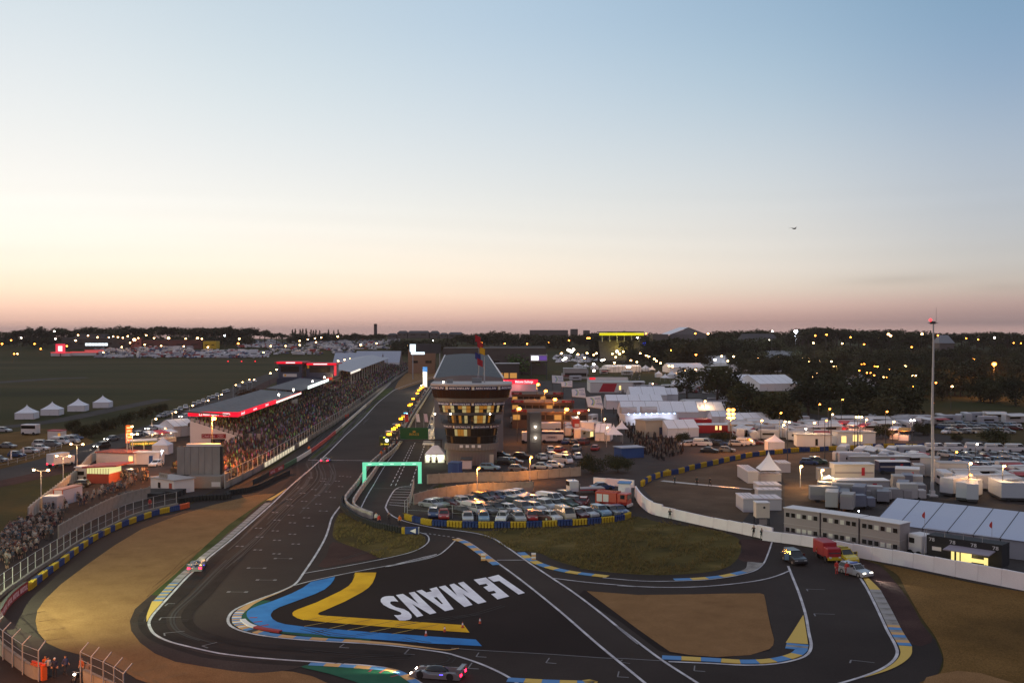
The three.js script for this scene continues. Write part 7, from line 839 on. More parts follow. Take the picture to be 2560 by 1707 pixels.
{ // the mass of spectators in the stands and in the paddock street
  const man = (hips) => merge([new THREE.SphereGeometry(.12, 6, 5).translate(0, hips + .72, 0), new THREE.CylinderGeometry(.17, .2, .6, 6).translate(0, hips + .3, 0), new THREE.CylinderGeometry(.17, .13, hips, 6).translate(0, hips / 2, .05)].map((g, i) => { const n = g.attributes.position.count, c = new Float32Array(n * 3), k = [[.9, .62, .46], [1, 1, 1], [.25, .25, .32]][i]; for (let j = 0; j < n; j++) c.set(k, j * 3); g.setAttribute('color', new THREE.BufferAttribute(c, 3)); return g; }));
  const seated = man(.5), upright = man(.85), cm = new THREE.MeshStandardMaterial({ vertexColors: true, roughness: .95 }), mx = new THREE.Matrix4(), r = rng(404), col = new THREE.Color();
  const mass = (name, geo, list, label, category) => { const m = new THREE.InstancedMesh(geo, cm, list.length); list.forEach(([p, c, s], i) => { mx.makeRotationY((r() - .5) * 1.2 + Math.PI / 2 * (name === 'stand_crowd' ? 1 : r() * 4)).scale(V3(s, s, s)).setPosition(p); m.setMatrixAt(i, mx); m.setColorAt(i, col.setRGB(...c)); }); m.name = name; m.userData = { label, category, kind: 'stuff' }; scene.add(m); };
  const list = []; for (const [D0, D1, o0, o1, h0, h1, rows, dens] of seats) for (let k = 0; k < rows; k++) { const o = o0 + (o1 - o0) * (k + .5) / rows, h = h0 + (h1 - h0) * (k + .5) / rows; for (let D = D0 + .4; D < D1 - .3; D += .62) { if (((D + k * .12) % 13) < 1.3) continue; const patchy = .5 + .5 * Math.sin(D * .09 + k * .7) * Math.sin(D * .023 + k); if (r() > dens * (.55 + .45 * patchy)) continue; const DD = D + (r() - .5) * .3; list.push([V3(wallX(DD) - o + (r() - .5) * .3, h, -DD), dull(pick(shirts, r)).map((v, _, a) => v * (.3 + r() * .45) * (r() < .14 ? 2 : 1)), .92 + r() * .16]); } }
  mass('stand_crowd', seated, list, 'dense mass of spectators filling the grandstands', 'crowd');
  const street = [], poly = [[330, 900], [430, 980], [560, 1010], [640, 1100], [760, 1170], [900, 1190], [1000, 1260], [980, 1310], [800, 1370], [560, 1300], [480, 1160], [400, 1060]]; while (street.length < 330) { const x = r() * 1600, y = 880 + r() * 500; if (inside(poly, x, y)) street.push([G('a3', x, y), dull(pick(shirts, r)).map((v) => v * .28), .95 + r() * .12]); } const strip = [[330, 880], [300, 840], [560, 500], [620, 400], [700, 400], [620, 560], [480, 900]]; while (street.length < 480) { const x = 250 + r() * 500, y = 390 + r() * 520; if (inside(strip, x, y)) street.push([G('a3', x, y), pick(shirts, r).map((v) => v * .8), 1]); } mass('street_crowd', upright, street, 'mass of visitors walking in the paddock street', 'crowd');
  const pits = []; for (let i = 0; i < 190; i++) { const z = -272 - r() * 270; const k = (z + 266) / -300; pits.push([V3(-30.6 - k * 12 + r() * 1.4 + (z > -330 ? 0 : -1.2), 0, z), pick(shirts, r), 1]); } mass('pit_wall_crews', upright, pits, 'crews standing along the pit wall', 'crowd');
}
// signalling stands on the pit wall: small shelters with amber screens
for (let i = 0; i < 16; i++) { const s = [[1810, 1112], [1850, 1065], [1868, 1045], [1890, 1030], [1918, 972], [1940, 950], [1962, 925], [1995, 850], [2010, 838], [2030, 790], [2068, 740], [2080, 715], [2095, 700], [2108, 690], [2118, 684], [2128, 676]][i], g = G('a1', s[0], s[1], 2.6), t = thing('signalling_stand', `amber lit signalling stand on the pit wall, ${ORD[i]} from the near end`, 'shelter', [g.x, 0, g.z], .05, 'signalling stands on the pit wall'); part('platform', box(1.6, .2, 2.4, 0, 1, 0), M.darkSteel, t); part('roof', box(1.8, .12, 2.6, 0, 3.1, 0), pick([M.panelGrey, M.black, M.panelWhite]), t); for (const [x, z] of [[-.7, 1.1], [.7, 1.1], [-.7, -1.1], [.7, -1.1]]) part('post', cyl(.05, .05, 3.1, x, 0, z, 5), M.darkSteel, t); part('screen', box(1.2, .6, .1, 0, 2.1, 1.0), i === 6 ? glow(0x40b8ff, 5) : glow(0xffa820, 5.5), t); if (i % 3 === 0) shine(t, 0xffb040, 16, V3(.2, 2.4, 1.8)); }

// ---------------------------------------------------------------- trees: tapered trunk with limbs, crown of many leaf clumps in uneven lobes
M.bark = mat([.045, .033, .025], .95);
const leafMats = [[.036, .04, .02], [.046, .05, .024], [.058, .056, .028], [.03, .035, .02]].map((c) => new THREE.MeshPhysicalMaterial({ color: new THREE.Color().setRGB(...c), roughness: 1, specularIntensity: .2, side: THREE.DoubleSide }));
function crownGeo(kind, seed, leaves, size) { // unit tree, height 1
  const r = rng(seed), p = [], lobes = [];
  if (kind === 'poplar') for (let i = 0; i < 9; i++) lobes.push([(r() - .5) * .05, .18 + i * .09, (r() - .5) * .05, .09 * (1 - Math.abs(i - 3.4) / 8), .09]);
  else if (kind === 'conifer') for (let i = 0; i < 9; i++) lobes.push([(r() - .5) * .04, .16 + i * .09, (r() - .5) * .04, .2 * (1 - i / 9.6), .07]);
  else if (kind === 'pine') for (let i = 0; i < 11; i++) { const a = r() * 7, d = Math.sqrt(r()) * .3; lobes.push([Math.cos(a) * d, .68 + (r() - .5) * .2 + (.3 - d) * .35, Math.sin(a) * d, .12 + r() * .08, .09 + r() * .04]); }
  else if (kind === 'hedge') for (let i = 0; i < 13; i++) { const a = r() * 7, d = Math.sqrt(r()) * .42; lobes.push([Math.cos(a) * d, .2 + r() * .56, Math.sin(a) * d, .18 + r() * .08, .2 + r() * .06]); }
  else for (let i = 0; i < 17; i++) { const a = r() * 7, d = Math.sqrt(r()) * .32; lobes.push([Math.cos(a) * d, .3 + r() * .54 - d * .25, Math.sin(a) * d, .13 + r() * .1, .12 + r() * .08]); }
  for (let i = 0; i < leaves; i++) { const l = lobes[i % lobes.length], u = r() * 2 - 1, a = r() * Math.PI * 2, q = Math.pow(r(), .42) * (.82 + r() * .34), s = Math.sqrt(1 - u * u), c = V3(l[0] + Math.cos(a) * s * l[3] * q, l[1] + u * l[4] * q, l[2] + Math.sin(a) * s * l[3] * q), e1 = V3(r() - .5, r() - .5, r() - .5).normalize().multiplyScalar(size * (.6 + r() * .8)), e2 = V3(r() - .5, r() - .5, r() - .5).cross(e1).normalize().multiplyScalar(size * (.4 + r() * .6));
    for (const [k, m] of [[-1, -1], [1, -.6], [.3, 1], [-1, -1], [.3, 1], [-.9, .5]]) { const v = c.clone().addScaledVector(e1, k * .5).addScaledVector(e2, m * .5); p.push(v.x, v.y, v.z); } }
  const g = new THREE.BufferGeometry(); g.setAttribute('position', new THREE.Float32BufferAttribute(p, 3)); g.computeVertexNormals();
  const th = { poplar: .5, conifer: .7, pine: .75, hedge: .35, oak: .6 }[kind], trunk = [cyl(.028, .012, th, 0, 0, 0, 6)]; for (let i = 0; i < 5; i++) { const l = lobes[(i * 3) % lobes.length]; trunk.push(bar(V3(0, th * (.5 + i * .08), 0), V3(l[0] * .8, l[1], l[2] * .8), .008, 4)); }
  return [g, merge(trunk)];
}
const crowns = { oak: [1, 2, 3, 4].map((s) => crownGeo('oak', s * 31, 1150, .062)), pine: [1, 2, 3].map((s) => crownGeo('pine', s * 37, 650, .055)), poplar: [crownGeo('poplar', 5, 420, .04)], conifer: [crownGeo('conifer', 6, 520, .045)], near: [1, 2].map((s) => crownGeo('hedge', s * 41, 3600, .042)), hedge: [1, 2, 3].map((s) => crownGeo('hedge', s * 43, 1100, .06)) };
const rt = rng(777);
function tree(kind, base, h, wide, label, group, shade) { const [c, k] = pick(crowns[kind], rt), t = thing(kind === 'near' || kind === 'hedge' ? 'round_tree' : kind === 'pine' ? 'pine_tree' : kind === 'poplar' || kind === 'conifer' ? 'tall_conifer' : 'broad_tree', label, 'tree', base, rt() * 6.28, group); t.scale.set(h * wide, h, h * wide); part('trunk', k, M.bark, t); part('crown', c, shade ?? pick(leafMats, rt), t); return t; }
function skyTree(v, x, y, D, kind, label, group, wide = 1) { const p = far(v, x, y, D), g = terrain(p.x, -D); return tree(kind, V3(p.x, g - .3, -D), Math.max(4, p.y - g), wide, label, group); }
function along(v, list, step, fn) { for (let i = 0; i + 1 < list.length; i++) { const [x0, y0] = list[i], [x1, y1] = list[i + 1], n = Math.max(1, Math.round((x1 - x0) / step)); for (let k = 0; k < n; k++) fn(v, x0 + (x1 - x0) * k / n + (rt() - .5) * step * .3, y0 + (y1 - y0) * k / n - 6 + rt() * 26); } }
const LW = ['broad pine in the dark wood along the left horizon', 'trees of the left horizon wood'];
along('a0', [[-40, 165], [50, 152], [110, 160], [160, 140], [340, 112], [420, 130], [510, 120], [660, 135], [720, 120], [930, 115], [1080, 106], [1180, 130], [1350, 112], [1650, 110], [1790, 105], [1900, 120], [2060, 115], [2150, 130], [2350, 112]], 62, (v, x, y) => skyTree(v, x, y, 1180 + rt() * 120, rt() < .6 ? 'pine' : 'oak', ...LW, 1.5));
along('a1', [[40, 110], [130, 120], [270, 112], [340, 120], [450, 130], [540, 120], [620, 150], [720, 160], [880, 158]], 60, (v, x, y) => skyTree(v, x, y, 1200 + rt() * 120, rt() < .5 ? 'pine' : 'oak', ...LW, 1.5));
along('a0', [[-40, 215], [500, 205], [1000, 200], [1600, 195], [2350, 200]], 95, (v, x, y) => skyTree(v, x, y, 1120 + rt() * 50, 'oak', 'tree in the lower front row of the left horizon wood', 'front trees of the left wood', 1.7));
for (const x of [920, 945, 990, 1015, 1045, 1090, 1112, 1135, 1170, 1250, 1300, 1340]) skyTree('a1', x, 140 + rt() * 14 + (x > 1100 ? 8 : 0), 1350, 'conifer', 'slim conifer standing out on the skyline left of the chimney tower', 'slim skyline conifers', 1.1);
along('a1', [[900, 185], [1440, 182], [1640, 185], [1720, 172], [1800, 190]], 48, (v, x, y) => skyTree(v, x, y, 1280 + rt() * 60, 'oak', 'low tree on the skyline behind the far car park', 'low skyline trees', 1.6));
along('a2', [[90, 235], [400, 230], [640, 225]], 70, (v, x, y) => skyTree(v, x, y, 1000 + rt() * 60, 'oak', 'dark tree in the clump behind the far bend', 'trees behind the far bend', 1.8));
along('a2', [[650, 215], [820, 172], [960, 165], [1060, 155], [1200, 172], [1310, 182], [1700, 195], [1850, 185], [1970, 172], [2200, 148], [2350, 160]], 52, (v, x, y) => skyTree(v, x, y, 1100 + rt() * 160, 'oak', 'tree on the middle skyline right of the tower flags', 'middle skyline trees', 1.5));
along('a3', [[640, 168], [700, 168], [860, 190], [1180, 180], [1230, 160], [1480, 152], [1660, 136], [1770, 140], [1890, 160], [1960, 150], [2140, 116], [2290, 125]], 56, (v, x, y) => skyTree(v, x, y, 980 + rt() * 160, 'oak', 'tree on the skyline above the far lit village', 'skyline trees above the village', 1.5));
along('a4', [[280, 125], [370, 116], [570, 112], [760, 142], [900, 132], [1060, 142], [1300, 136], [1450, 152], [1650, 168], [1850, 168], [2050, 148], [2200, 166], [2400, 160]], 58, (v, x, y) => skyTree(v, x, y, 940 + rt() * 160, rt() < .3 ? 'pine' : 'oak', 'tree on the skyline at the right edge', 'skyline trees at the right', 1.5));
along('a3', [[690, 215], [900, 205], [1230, 200], [1500, 205], [1900, 215]], 64, (v, x, y) => skyTree(v, x, y, 800 + rt() * 50, 'oak', 'tree in the front row before the far halls', 'front row before the far halls', 1.3));
// wooded slope on the right
{ let n = 0; while (n < 245) { const az = .2 + rt() * .32, D = 340 + Math.pow(rt(), .8) * 560, x = Math.tan(az) * D, px = 1280 + x / D * 2700, gy = 815 + (31.5 - terrain(x, -D)) * 2700 / D; if (px < 1990 && D < 640) continue; if (px > 2400 && D < 420) continue; n++; tree(rt() < .45 ? 'hedge' : 'oak', V3(x, terrain(x, -D) - .2, -D), 9 + rt() * 6, 1.1 + rt() * .5, 'dark leafy tree of the wooded slope on the right', 'trees of the wooded slope'); } }
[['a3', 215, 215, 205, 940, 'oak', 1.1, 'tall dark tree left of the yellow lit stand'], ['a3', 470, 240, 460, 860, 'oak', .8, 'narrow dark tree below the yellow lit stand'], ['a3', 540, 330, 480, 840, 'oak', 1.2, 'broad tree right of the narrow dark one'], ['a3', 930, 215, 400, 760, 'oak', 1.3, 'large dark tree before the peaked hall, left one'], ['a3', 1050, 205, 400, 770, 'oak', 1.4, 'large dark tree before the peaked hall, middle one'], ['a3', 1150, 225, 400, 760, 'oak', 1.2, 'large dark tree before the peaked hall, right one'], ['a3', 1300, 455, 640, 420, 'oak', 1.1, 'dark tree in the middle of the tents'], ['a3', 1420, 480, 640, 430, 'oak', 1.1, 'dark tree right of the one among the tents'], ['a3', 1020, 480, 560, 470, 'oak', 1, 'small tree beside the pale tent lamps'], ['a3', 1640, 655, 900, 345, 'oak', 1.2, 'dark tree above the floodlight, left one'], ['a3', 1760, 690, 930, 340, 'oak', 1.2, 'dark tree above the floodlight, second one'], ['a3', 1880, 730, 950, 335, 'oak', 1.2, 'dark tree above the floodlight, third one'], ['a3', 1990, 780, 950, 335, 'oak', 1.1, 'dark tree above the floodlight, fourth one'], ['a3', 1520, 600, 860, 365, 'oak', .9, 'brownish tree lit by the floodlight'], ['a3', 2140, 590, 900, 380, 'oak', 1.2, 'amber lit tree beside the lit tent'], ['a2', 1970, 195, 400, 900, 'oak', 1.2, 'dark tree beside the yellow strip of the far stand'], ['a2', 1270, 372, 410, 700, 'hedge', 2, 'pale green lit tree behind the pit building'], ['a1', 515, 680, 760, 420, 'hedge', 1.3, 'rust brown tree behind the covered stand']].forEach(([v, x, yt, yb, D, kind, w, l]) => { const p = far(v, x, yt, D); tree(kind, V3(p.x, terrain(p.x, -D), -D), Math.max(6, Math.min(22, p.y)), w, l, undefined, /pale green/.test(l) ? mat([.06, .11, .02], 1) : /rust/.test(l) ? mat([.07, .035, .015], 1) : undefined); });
// row of clipped trees by the road on the left
[[655, 1090, 975], [740, 1150, 1015], [835, 1150, 995], [900, 1120, 985], [990, 1090, 965], [1060, 1075, 950], [1130, 1045, 925], [1190, 1020, 905], [1255, 1000, 890], [1320, 980, 870], [1385, 960, 855], [1440, 945, 845], [1490, 930, 838]].forEach(([x, y, top], i) => { const g = G('a0', x, y); tree(i < 5 ? 'near' : 'hedge', g, Math.max(4, topOf('a0', top, -g.z)), 1.25, `dark round tree in the roadside row on the left, ${ORD[i]} from the left`, 'roadside tree row on the left'); });
[['a3', 155, 1482, 1285, 1.05, 'left of two big round trees behind the car park'], ['a3', 385, 1474, 1288, 1.05, 'right of two big round trees behind the car park'], ['a3', 960, 1190, 1090, 1.2, 'round tree beside the beige tent'], ['a3', 1290, 1205, 1075, 1.2, 'round tree before the red pavilion'], ['a3', 1615, 1170, 1055, 1, 'round tree right of the floodlight'], ['a3', 1420, 1190, 1100, 1, 'round tree at the foot of the floodlight'], ['a4', 1060, 1160, 1010, .9, 'round tree behind the far tyre wall'], ['a4', 1430, 1130, 990, 1.1, 'round tree left of the mast'], ['a4', 2090, 1210, 1040, 1.2, 'amber tinted bush right of the mast'], ['a4', 1740, 1190, 1100, 1, 'small bush between the right car parks']].forEach(([v, x, y, top, w, l]) => { const g = G(v, x, y); tree('near', g, Math.max(2.5, topOf(v, top, -g.z)), w * 1.35, l); });
for (const [x, y, s, l] of [[455, 150, 1.7, 'low green bush by the pit lane fence'], [410, 148, 1.3, 'small green bush left of the larger one']]) tree('near', G('b2', x, y), s, 2.2, l, undefined, mat([.03, .05, .014], 1));

// ---------------------------------------------------------------- distant buildings, camps and lamps
function hit(v, x, y) { const r = sight(v, x, y); for (let D = 200; D < 1500; D += 4) { const t = -D / r.z, py = EYE + r.y * t; if (py <= terrain(r.x * t, -D)) return V3(r.x * t, terrain(r.x * t, -D), -D); } return null; }
function block(name, label, cat, v, x0, x1, yTop, D, deep, m, roof, { sink = 0 } = {}) { const a = far(v, x0, yTop, D), b = far(v, x1, yTop, D), g = terrain((a.x + b.x) / 2, -D) - .5, t = thing(name, label, cat, [(a.x + b.x) / 2, g, -D]), w = b.x - a.x, h = a.y - g; part('wall', box(w, h * (roof ? .72 : 1), deep, 0, 0, -deep / 2), m, t); if (roof) { const e = h * .722; part('roof', faces([[V3(-w / 2 - .5, e, .5), V3(w / 2 + .5, e, .5), V3(w / 2 - 2, h, -deep / 2), V3(-w / 2 + 2, h, -deep / 2)], [V3(w / 2 + .5, e, -deep), V3(-w / 2 - .5, e, -deep), V3(-w / 2 + 2, h, -deep / 2), V3(w / 2 - 2, h, -deep / 2)], [V3(w / 2 + .5, e, .5), V3(w / 2 + .5, e, -deep), V3(w / 2 - 2, h, -deep / 2)], [V3(-w / 2 - .5, e, -deep), V3(-w / 2 - .5, e, .5), V3(-w / 2 + 2, h, -deep / 2)]]), roof, t); } const n = Math.max(2, Math.round(w / 14)); for (let i = 0; i < n; i++) part('window', box(w / n * .45, Math.min(1.6, h * .12), .3, -w / 2 + w * (i + .5) / n, h * .45, .05), M.darkGlass, t); return { t, w, h }; }
const dusk = mat([.10, .085, .08], .9), duskRoof = mat([.055, .05, .052], .9);
block('chimney_tower', 'tall slim tower block alone on the skyline', 'tower', 'a1', 1668, 1690, 108, 1480, 10, mat([.05, .04, .04], .9));
[[30, 110, 195, 'low'], [120, 210, 172, 'left'], [215, 410, 172, 'long'], [420, 500, 172, 'right'], [510, 580, 190, 'small'], [590, 720, 185, 'far']].forEach(([a, b, y, l]) => block('town_house', `${l} town roof on the skyline behind the far bend`, 'building', 'a2', a, b, y, 1350, 22, dusk, duskRoof));
[[1340, 1690, 166, 'long flat hall roof on the middle skyline'], [1720, 1780, 156, 'small block right of the long hall on the skyline'], [1840, 1890, 168, 'narrow block farther right on the middle skyline']].forEach(([a, b, y, l]) => block('skyline_hall', l, 'building', 'a2', a, b, y, 1400, 25, dusk));
{ const h = block('airport_hall', 'dark low hall with a bright white window strip beyond the airfield', 'building', 'a0', 560, 1180, 236, 1105, 26, mat([.05, .045, .045], .9)); for (let i = 0; i < 7; i++) part('lit_window', box(h.w * .042, 2.6, .3, h.w * (-.125 + i * .048), h.h * .32, .35), glow(0xeaf6ff, 2), h.t); block('upper_hall', 'grey upper storey behind the dark low hall', 'building', 'a0', 690, 930, 205, 1140, 20, dusk);
  for (const [a, b, y, c, l] of [[1860, 1980, 268, [.5, .33, .01], 'bright yellow shed beyond the airfield'], [1310, 1850, 258, [.10, .03, .025], 'long dark red shed beyond the airfield'], [1200, 1290, 240, [.35, .1, .08], 'brightly lit red and white pavilion beyond the airfield']]) block('far_shed', l, 'building', 'a0', a, b, y, 1112, 14, mat(c, .8));
  const s = thing('lit_sign', 'red and white lit sign at the far airfield edge', 'sign', hit('a0', 550, 410)); part('panel', box(9, 9, .6, 0, 3, 0), glow(0xff4058, .9), s); part('mark', box(4, 5, .2, 0, 5, .45), glow(0xfff0f0, 1.3), s); part('post', cyl(.5, .5, 3, 0, 0, 0), M.darkSteel, s);
  for (const [x, y, w, l] of [[560, 405, 18, 'left'], [770, 402, 24, 'middle'], [860, 385, 16, 'right']]) { const p = hit('a0', x, y) ?? V3(-300, 0, -1000), k = thing('lit_stall', `red lit stall roof at the far airfield edge, ${l} one`, 'stall', p); part('body', box(w, 3, 6), M.panelWhite, k); part('roof', box(w + .4, .8, 6.4, 0, 3.01, 0), glow(0xff4a4a, .7, 0x441111), k); } }
for (const x of [2090, 2215, 2340]) { const p = hit('a0', x, 470), t = thing('runway_lamp', `red runway lamp on the dark field, ${x < 2100 ? 'left' : x < 2300 ? 'middle' : 'right'} of three`, 'lamp', p); part('stem', cyl(.1, .1, 1.2, 0, 0, 0, 5), M.darkSteel, t); part('bulb', ball(.5, 0, 1.6, 0, 6), glow(0xff2030, 2.5), t); }
for (let i = 0; i < 22; i++) { const a = hit('a0', 760 + i * 46, 444); if (a) struct('runway_marking', faces([[V3(a.x, .05, a.z), V3(a.x + 5, .05, a.z), V3(a.x + 9, .05, a.z - 10), V3(a.x + 4, .05, a.z - 10)]]), M.fadedPaint); }
{ // yellow lit stand and big peaked hall
  const D = 880, a = far('a3', 215, 210, D), b = far('a3', 625, 200, D), g = terrain(a.x, -D), t = thing('lit_grandstand', 'distant grandstand with a glowing yellow roof edge', 'grandstand', [(a.x + b.x) / 2, g, -D]), w = b.x - a.x, h = a.y - g; part('led_edge', box(w, 2.1, 1, 0, h - .4, 0), glow(0xe8dc10, 1.0, 0x444400), t); part('roof', box(w, .8, 24, 0, h + 2, -12), duskRoof, t); part('seating', faces([[V3(-w / 2, h * .1, 14), V3(w / 2, h * .1, 14), V3(w / 2, h * .8, -10), V3(-w / 2, h * .8, -10)]]), M.terrace, t); for (let i = 0; i < 6; i++) part('column', cyl(.4, .4, h, -w / 2 + w * (i + .5) / 6, 0, -8), M.steel, t); shine(t, 0xf0e060, 600, V3(0, h - 5, 4));
  const D2 = 900, q = (x, y) => far('a3', x, y, D2), A = q(860, 205), P = q(1035, 140), B = q(1195, 190), g2 = terrain(A.x, -D2), k = thing('peaked_hall', 'large hall with a pale peaked roof on the skyline', 'building', [P.x, g2, -D2]), xa = A.x - P.x, xb = B.x - P.x, ph = P.y - g2, eh = A.y - g2; part('roof_panel', faces([[V3(xa, eh, 4), V3(0, ph, 0), V3(0, ph, -50), V3(xa, eh, -50)]]), M.tentWhite, k); part('roof_panel', faces([[V3(0, ph, 0), V3(xb, eh, 4), V3(xb, eh, -50), V3(0, ph, -50)]]), duskRoof, k); part('gable', faces([[V3(xa, eh, 3), V3(xb, eh, 3), V3(0, ph - .5, 0)], [V3(xa, 0, 3), V3(xb, 0, 3), V3(xb, eh, 3), V3(xa, eh, 3)]]), mat([.12, .11, .11], .9), k); block('round_hall', 'pale drum shaped hall left of the peaked hall', 'building', 'a3', 705, 850, 205, 880, 20, dusk); const w2 = block('lit_village', 'far hall with warm lit windows under the white floodlight', 'building', 'a3', 1530, 1870, 200, 860, 24, dusk, duskRoof); for (let i = 0; i < 9; i++) part('lit_window', box(w2.w / 16, 2, .3, w2.w * (-.42 + i * .1), w2.h * .3, .4), M.litAmber, w2.t); block('far_house', 'pale roof high among the right trees', 'building', 'a4', 1580, 1715, 212, 820, 14, dusk, M.roofGrey); }
{ const p = far('a2', 1225, 270, 900), t = thing('lit_hall', 'low hall with a row of bright windows below the middle skyline', 'building', [p.x, terrain(p.x, -900), -900]); part('wall', box(46, 12, 16, 0, 0, -8), dusk, t); for (let i = 0; i < 7; i++) part('lit_window', box(4, 3, .3, -18 + i * 6, 8, .2), glow(0xfff0d0, 2.2), t); part('roof', box(47, .6, 17, 0, 12.01, -8), duskRoof, t); }
block('far_terrace', 'long crowded bank behind the pit building roof', 'grandstand', 'a2', 540, 1490, 330, 700, 30, mat([.085, .07, .06], .95)); block('far_footbridge', 'warm lit crowded footbridge beyond the far bend', 'bridge', 'a2', 220, 470, 345, 720, 8, mat([.3, .17, .1], .9));
// masses of parked vehicles and camping tents
{ const r = rng(808), mx = new THREE.Matrix4(), col = new THREE.Color(), vm = new THREE.MeshStandardMaterial({ roughness: .35, metalness: .1 }), carG = merge([new RoundedBoxGeometry(4.3, .8, 1.8, 1, .2).translate(0, .7, 0), new RoundedBoxGeometry(2.3, .7, 1.6, 1, .25).translate(-.2, 1.3, 0)]), camperG = merge([new RoundedBoxGeometry(6, 2.2, 2.3, 1, .15).translate(0, 1.7, 0), new RoundedBoxGeometry(2, 1, 2.3, 1, .2).translate(3.2, 1, 0)]), tentG = pagodaGeo(3, .6, 2.2);
  const mass = (name, label, geo, n, areas, cols) => { const L = []; let tries = 0; while (L.length < n && tries++ < 60000) { const [v, x0, x1, y0, y1] = pick(areas, r), p = hit(v, x0 + r() * (x1 - x0), y0 + r() * (y1 - y0)); if (p) L.push(p); } const m = new THREE.InstancedMesh(geo, vm, L.length); L.forEach((p, i) => { mx.makeRotationY(Math.round(r() * 3) * 1.57 + r() * .3).setPosition(p); m.setMatrixAt(i, mx); m.setColorAt(i, col.setRGB(...pick(cols, r))); }); m.name = name; m.userData = { label, category: 'vehicles', kind: 'stuff' }; scene.add(m); };
  const bright = [[.6, .6, .62], [.4, .4, .42], [.55, .55, .56], [.1, .1, .12], [.3, .3, .34], [.5, .48, .45], [.05, .08, .16], [.25, .03, .03]];
  const L = [['a0', 860, 1400, 330, 428], ['a0', 1250, 1760, 322, 370], ['a0', 1400, 2350, 378, 426], ['a0', 1900, 2350, 365, 400], ['a1', 0, 700, 370, 425], ['a1', 420, 780, 270, 330], ['a1', 680, 1500, 270, 400], ['a1', 1100, 1900, 262, 350]];
  mass('parked_vehicle_mass', 'mass of cars parked in the far fields', carG, 1900, L, bright); mass('camper_mass', 'mass of campers and tents in the far fields', camperG, 420, L, bright); mass('camp_tent_mass', 'mass of small tents on the far right camp site', tentG, 420, [['a3', 1420, 2200, 495, 560], ['a3', 1550, 2100, 440, 500], ['a2', 1560, 1900, 400, 470], ['a4', 700, 1400, 560, 720]], [[.6, .52, .5], [.5, .45, .46], [.3, .28, .34], [.55, .5, .45]]);
  mass('right_vehicle_mass', 'mass of vehicles between the paddock tents', carG, 70, [['a3', 900, 1450, 640, 760]], bright.map((c) => c.map((v) => v * .5))); }
// lamps: each on its own pole
const FAR = 'lamp too far off to tell from its neighbours';
function dots(v, list, { h = 8, color = WARM, r = .3, label, group, power = 0, Dmax = 1180 }) { for (const [x, y, c, s = 1] of list) { let p = G(v, x, y, h); if (sight(v, x, y).y >= -.008 || -p.z > Dmax) p = far(v, x, y, Dmax - rt() * 60); const D = -p.z, g = terrain(p.x, p.z); streetLamp(label, V3(p.x, 0, p.z), Math.max(4, p.y - g), { reach: .4, color: c ?? color, r: Math.max(.22, r * 1.25 * s * D / 620), group, power: power * (s > 1 ? 2 : 1), ground: g, name: 'lamp_post', pole: M.darkSteel }); } }
dots('a0', [[93, 260, SODIUM], [185, 237, WHITE], [308, 293, SODIUM], [490, 177, WHITE], [500, 247, WHITE], [708, 212], [800, 217], [886, 232], [992, 233], [685, 263, WARM, 1.3], [1030, 225], [1075, 231], [1120, 237], [1165, 222], [1225, 255, WARM, 2.2], [1262, 240], [1335, 213], [1407, 240], [1540, 240, WARM, 1.7], [1697, 245], [1805, 240, WARM, 1.5], [1845, 247], [2055, 217, COOL, 1.3], [2190, 247, WARM, 1.3], [2180, 290, SODIUM, 1.3], [1110, 322], [1187, 283], [1320, 300], [605, 313, SODIUM], [365, 348, SODIUM], [940, 372], [10, 293, SODIUM, 1.2], [150, 385], [120, 385, SODIUM], [1472, 313], [1680, 318], [1900, 325]], { label: 'distant lamp among the camps beyond the airfield', group: 'lamps beyond the airfield', Dmax: 1108 });
dots('a1', [[982, 265], [1057, 252], [1123, 243], [1180, 234], [1332, 226, WARM, 1.3], [982, 303], [1132, 277], [717, 338], [853, 322], [1543, 333, WARM, 1.3], [1970, 275, WARM, 1.2], [1980, 305, WARM, 1.6], [1995, 325, WARM, 1.4], [1690, 288], [1880, 293], [2207, 330], [650, 372], [140, 322]], { label: 'distant lamp over the far car park left of the straight', group: 'lamps over the far car park', Dmax: 1108 });
dots('a1', [[1318, 417], [1345, 410], [1373, 403], [1400, 405], [1428, 390], [1453, 390], [1393, 440], [1442, 430], [1485, 420], [1540, 407], [1593, 395], [1335, 450], [767, 530], [710, 563]], { label: 'street lamp on the road behind the far stand', group: 'lamps behind the far stand', h: 9, r: .34 });
dots('a2', [[1105, 305], [1310, 293], [1510, 280], [1695, 262], [1875, 240], [893, 330], [627, 357], [445, 330, WHITE]], { label: 'sodium lamp on the far slope right of the tower', group: 'lamps on the far slope', color: SODIUM });
dots('a2', [[1690, 350, WHITE, 1.6], [1715, 365, WHITE, 1.5], [1735, 345, WHITE, 1.3], [1660, 425, WHITE, 1.5], [1640, 440, WHITE], [1625, 380], [1775, 390], [1860, 378], [1835, 420], [1920, 395, 0, .8], [1945, 380], [2015, 438, WHITE], [1995, 445, WHITE], [2110, 467], [1920, 480, WHITE, 1.2], [1920, 540, WHITE, 1.3], [2230, 505, WHITE], [2250, 505, WHITE]].map((e) => [e[0], e[1], e[2] || WARM, e[3] ?? 1]), { label: 'festival lamp in the dense cluster above the region boards', group: 'festival lamp cluster', r: .42, Dmax: 760 });
dots('a3', [[370, 362, WHITE, 1.4], [330, 385], [395, 385, WARM, 1.3], [360, 415], [430, 365], [640, 400], [665, 410], [715, 432], [735, 450], [772, 470], [585, 380], [880, 500, WARM, 1.4], [848, 495], [1093, 533], [1098, 393, SODIUM], [1333, 405], [1443, 410], [1272, 440, WHITE, 1.3], [1390, 450], [555, 460], [500, 445]], { label: 'warm lamp among the tents in the middle distance', group: 'lamps among the middle tents', power: 25, h: 7, r: .38, Dmax: 740 });
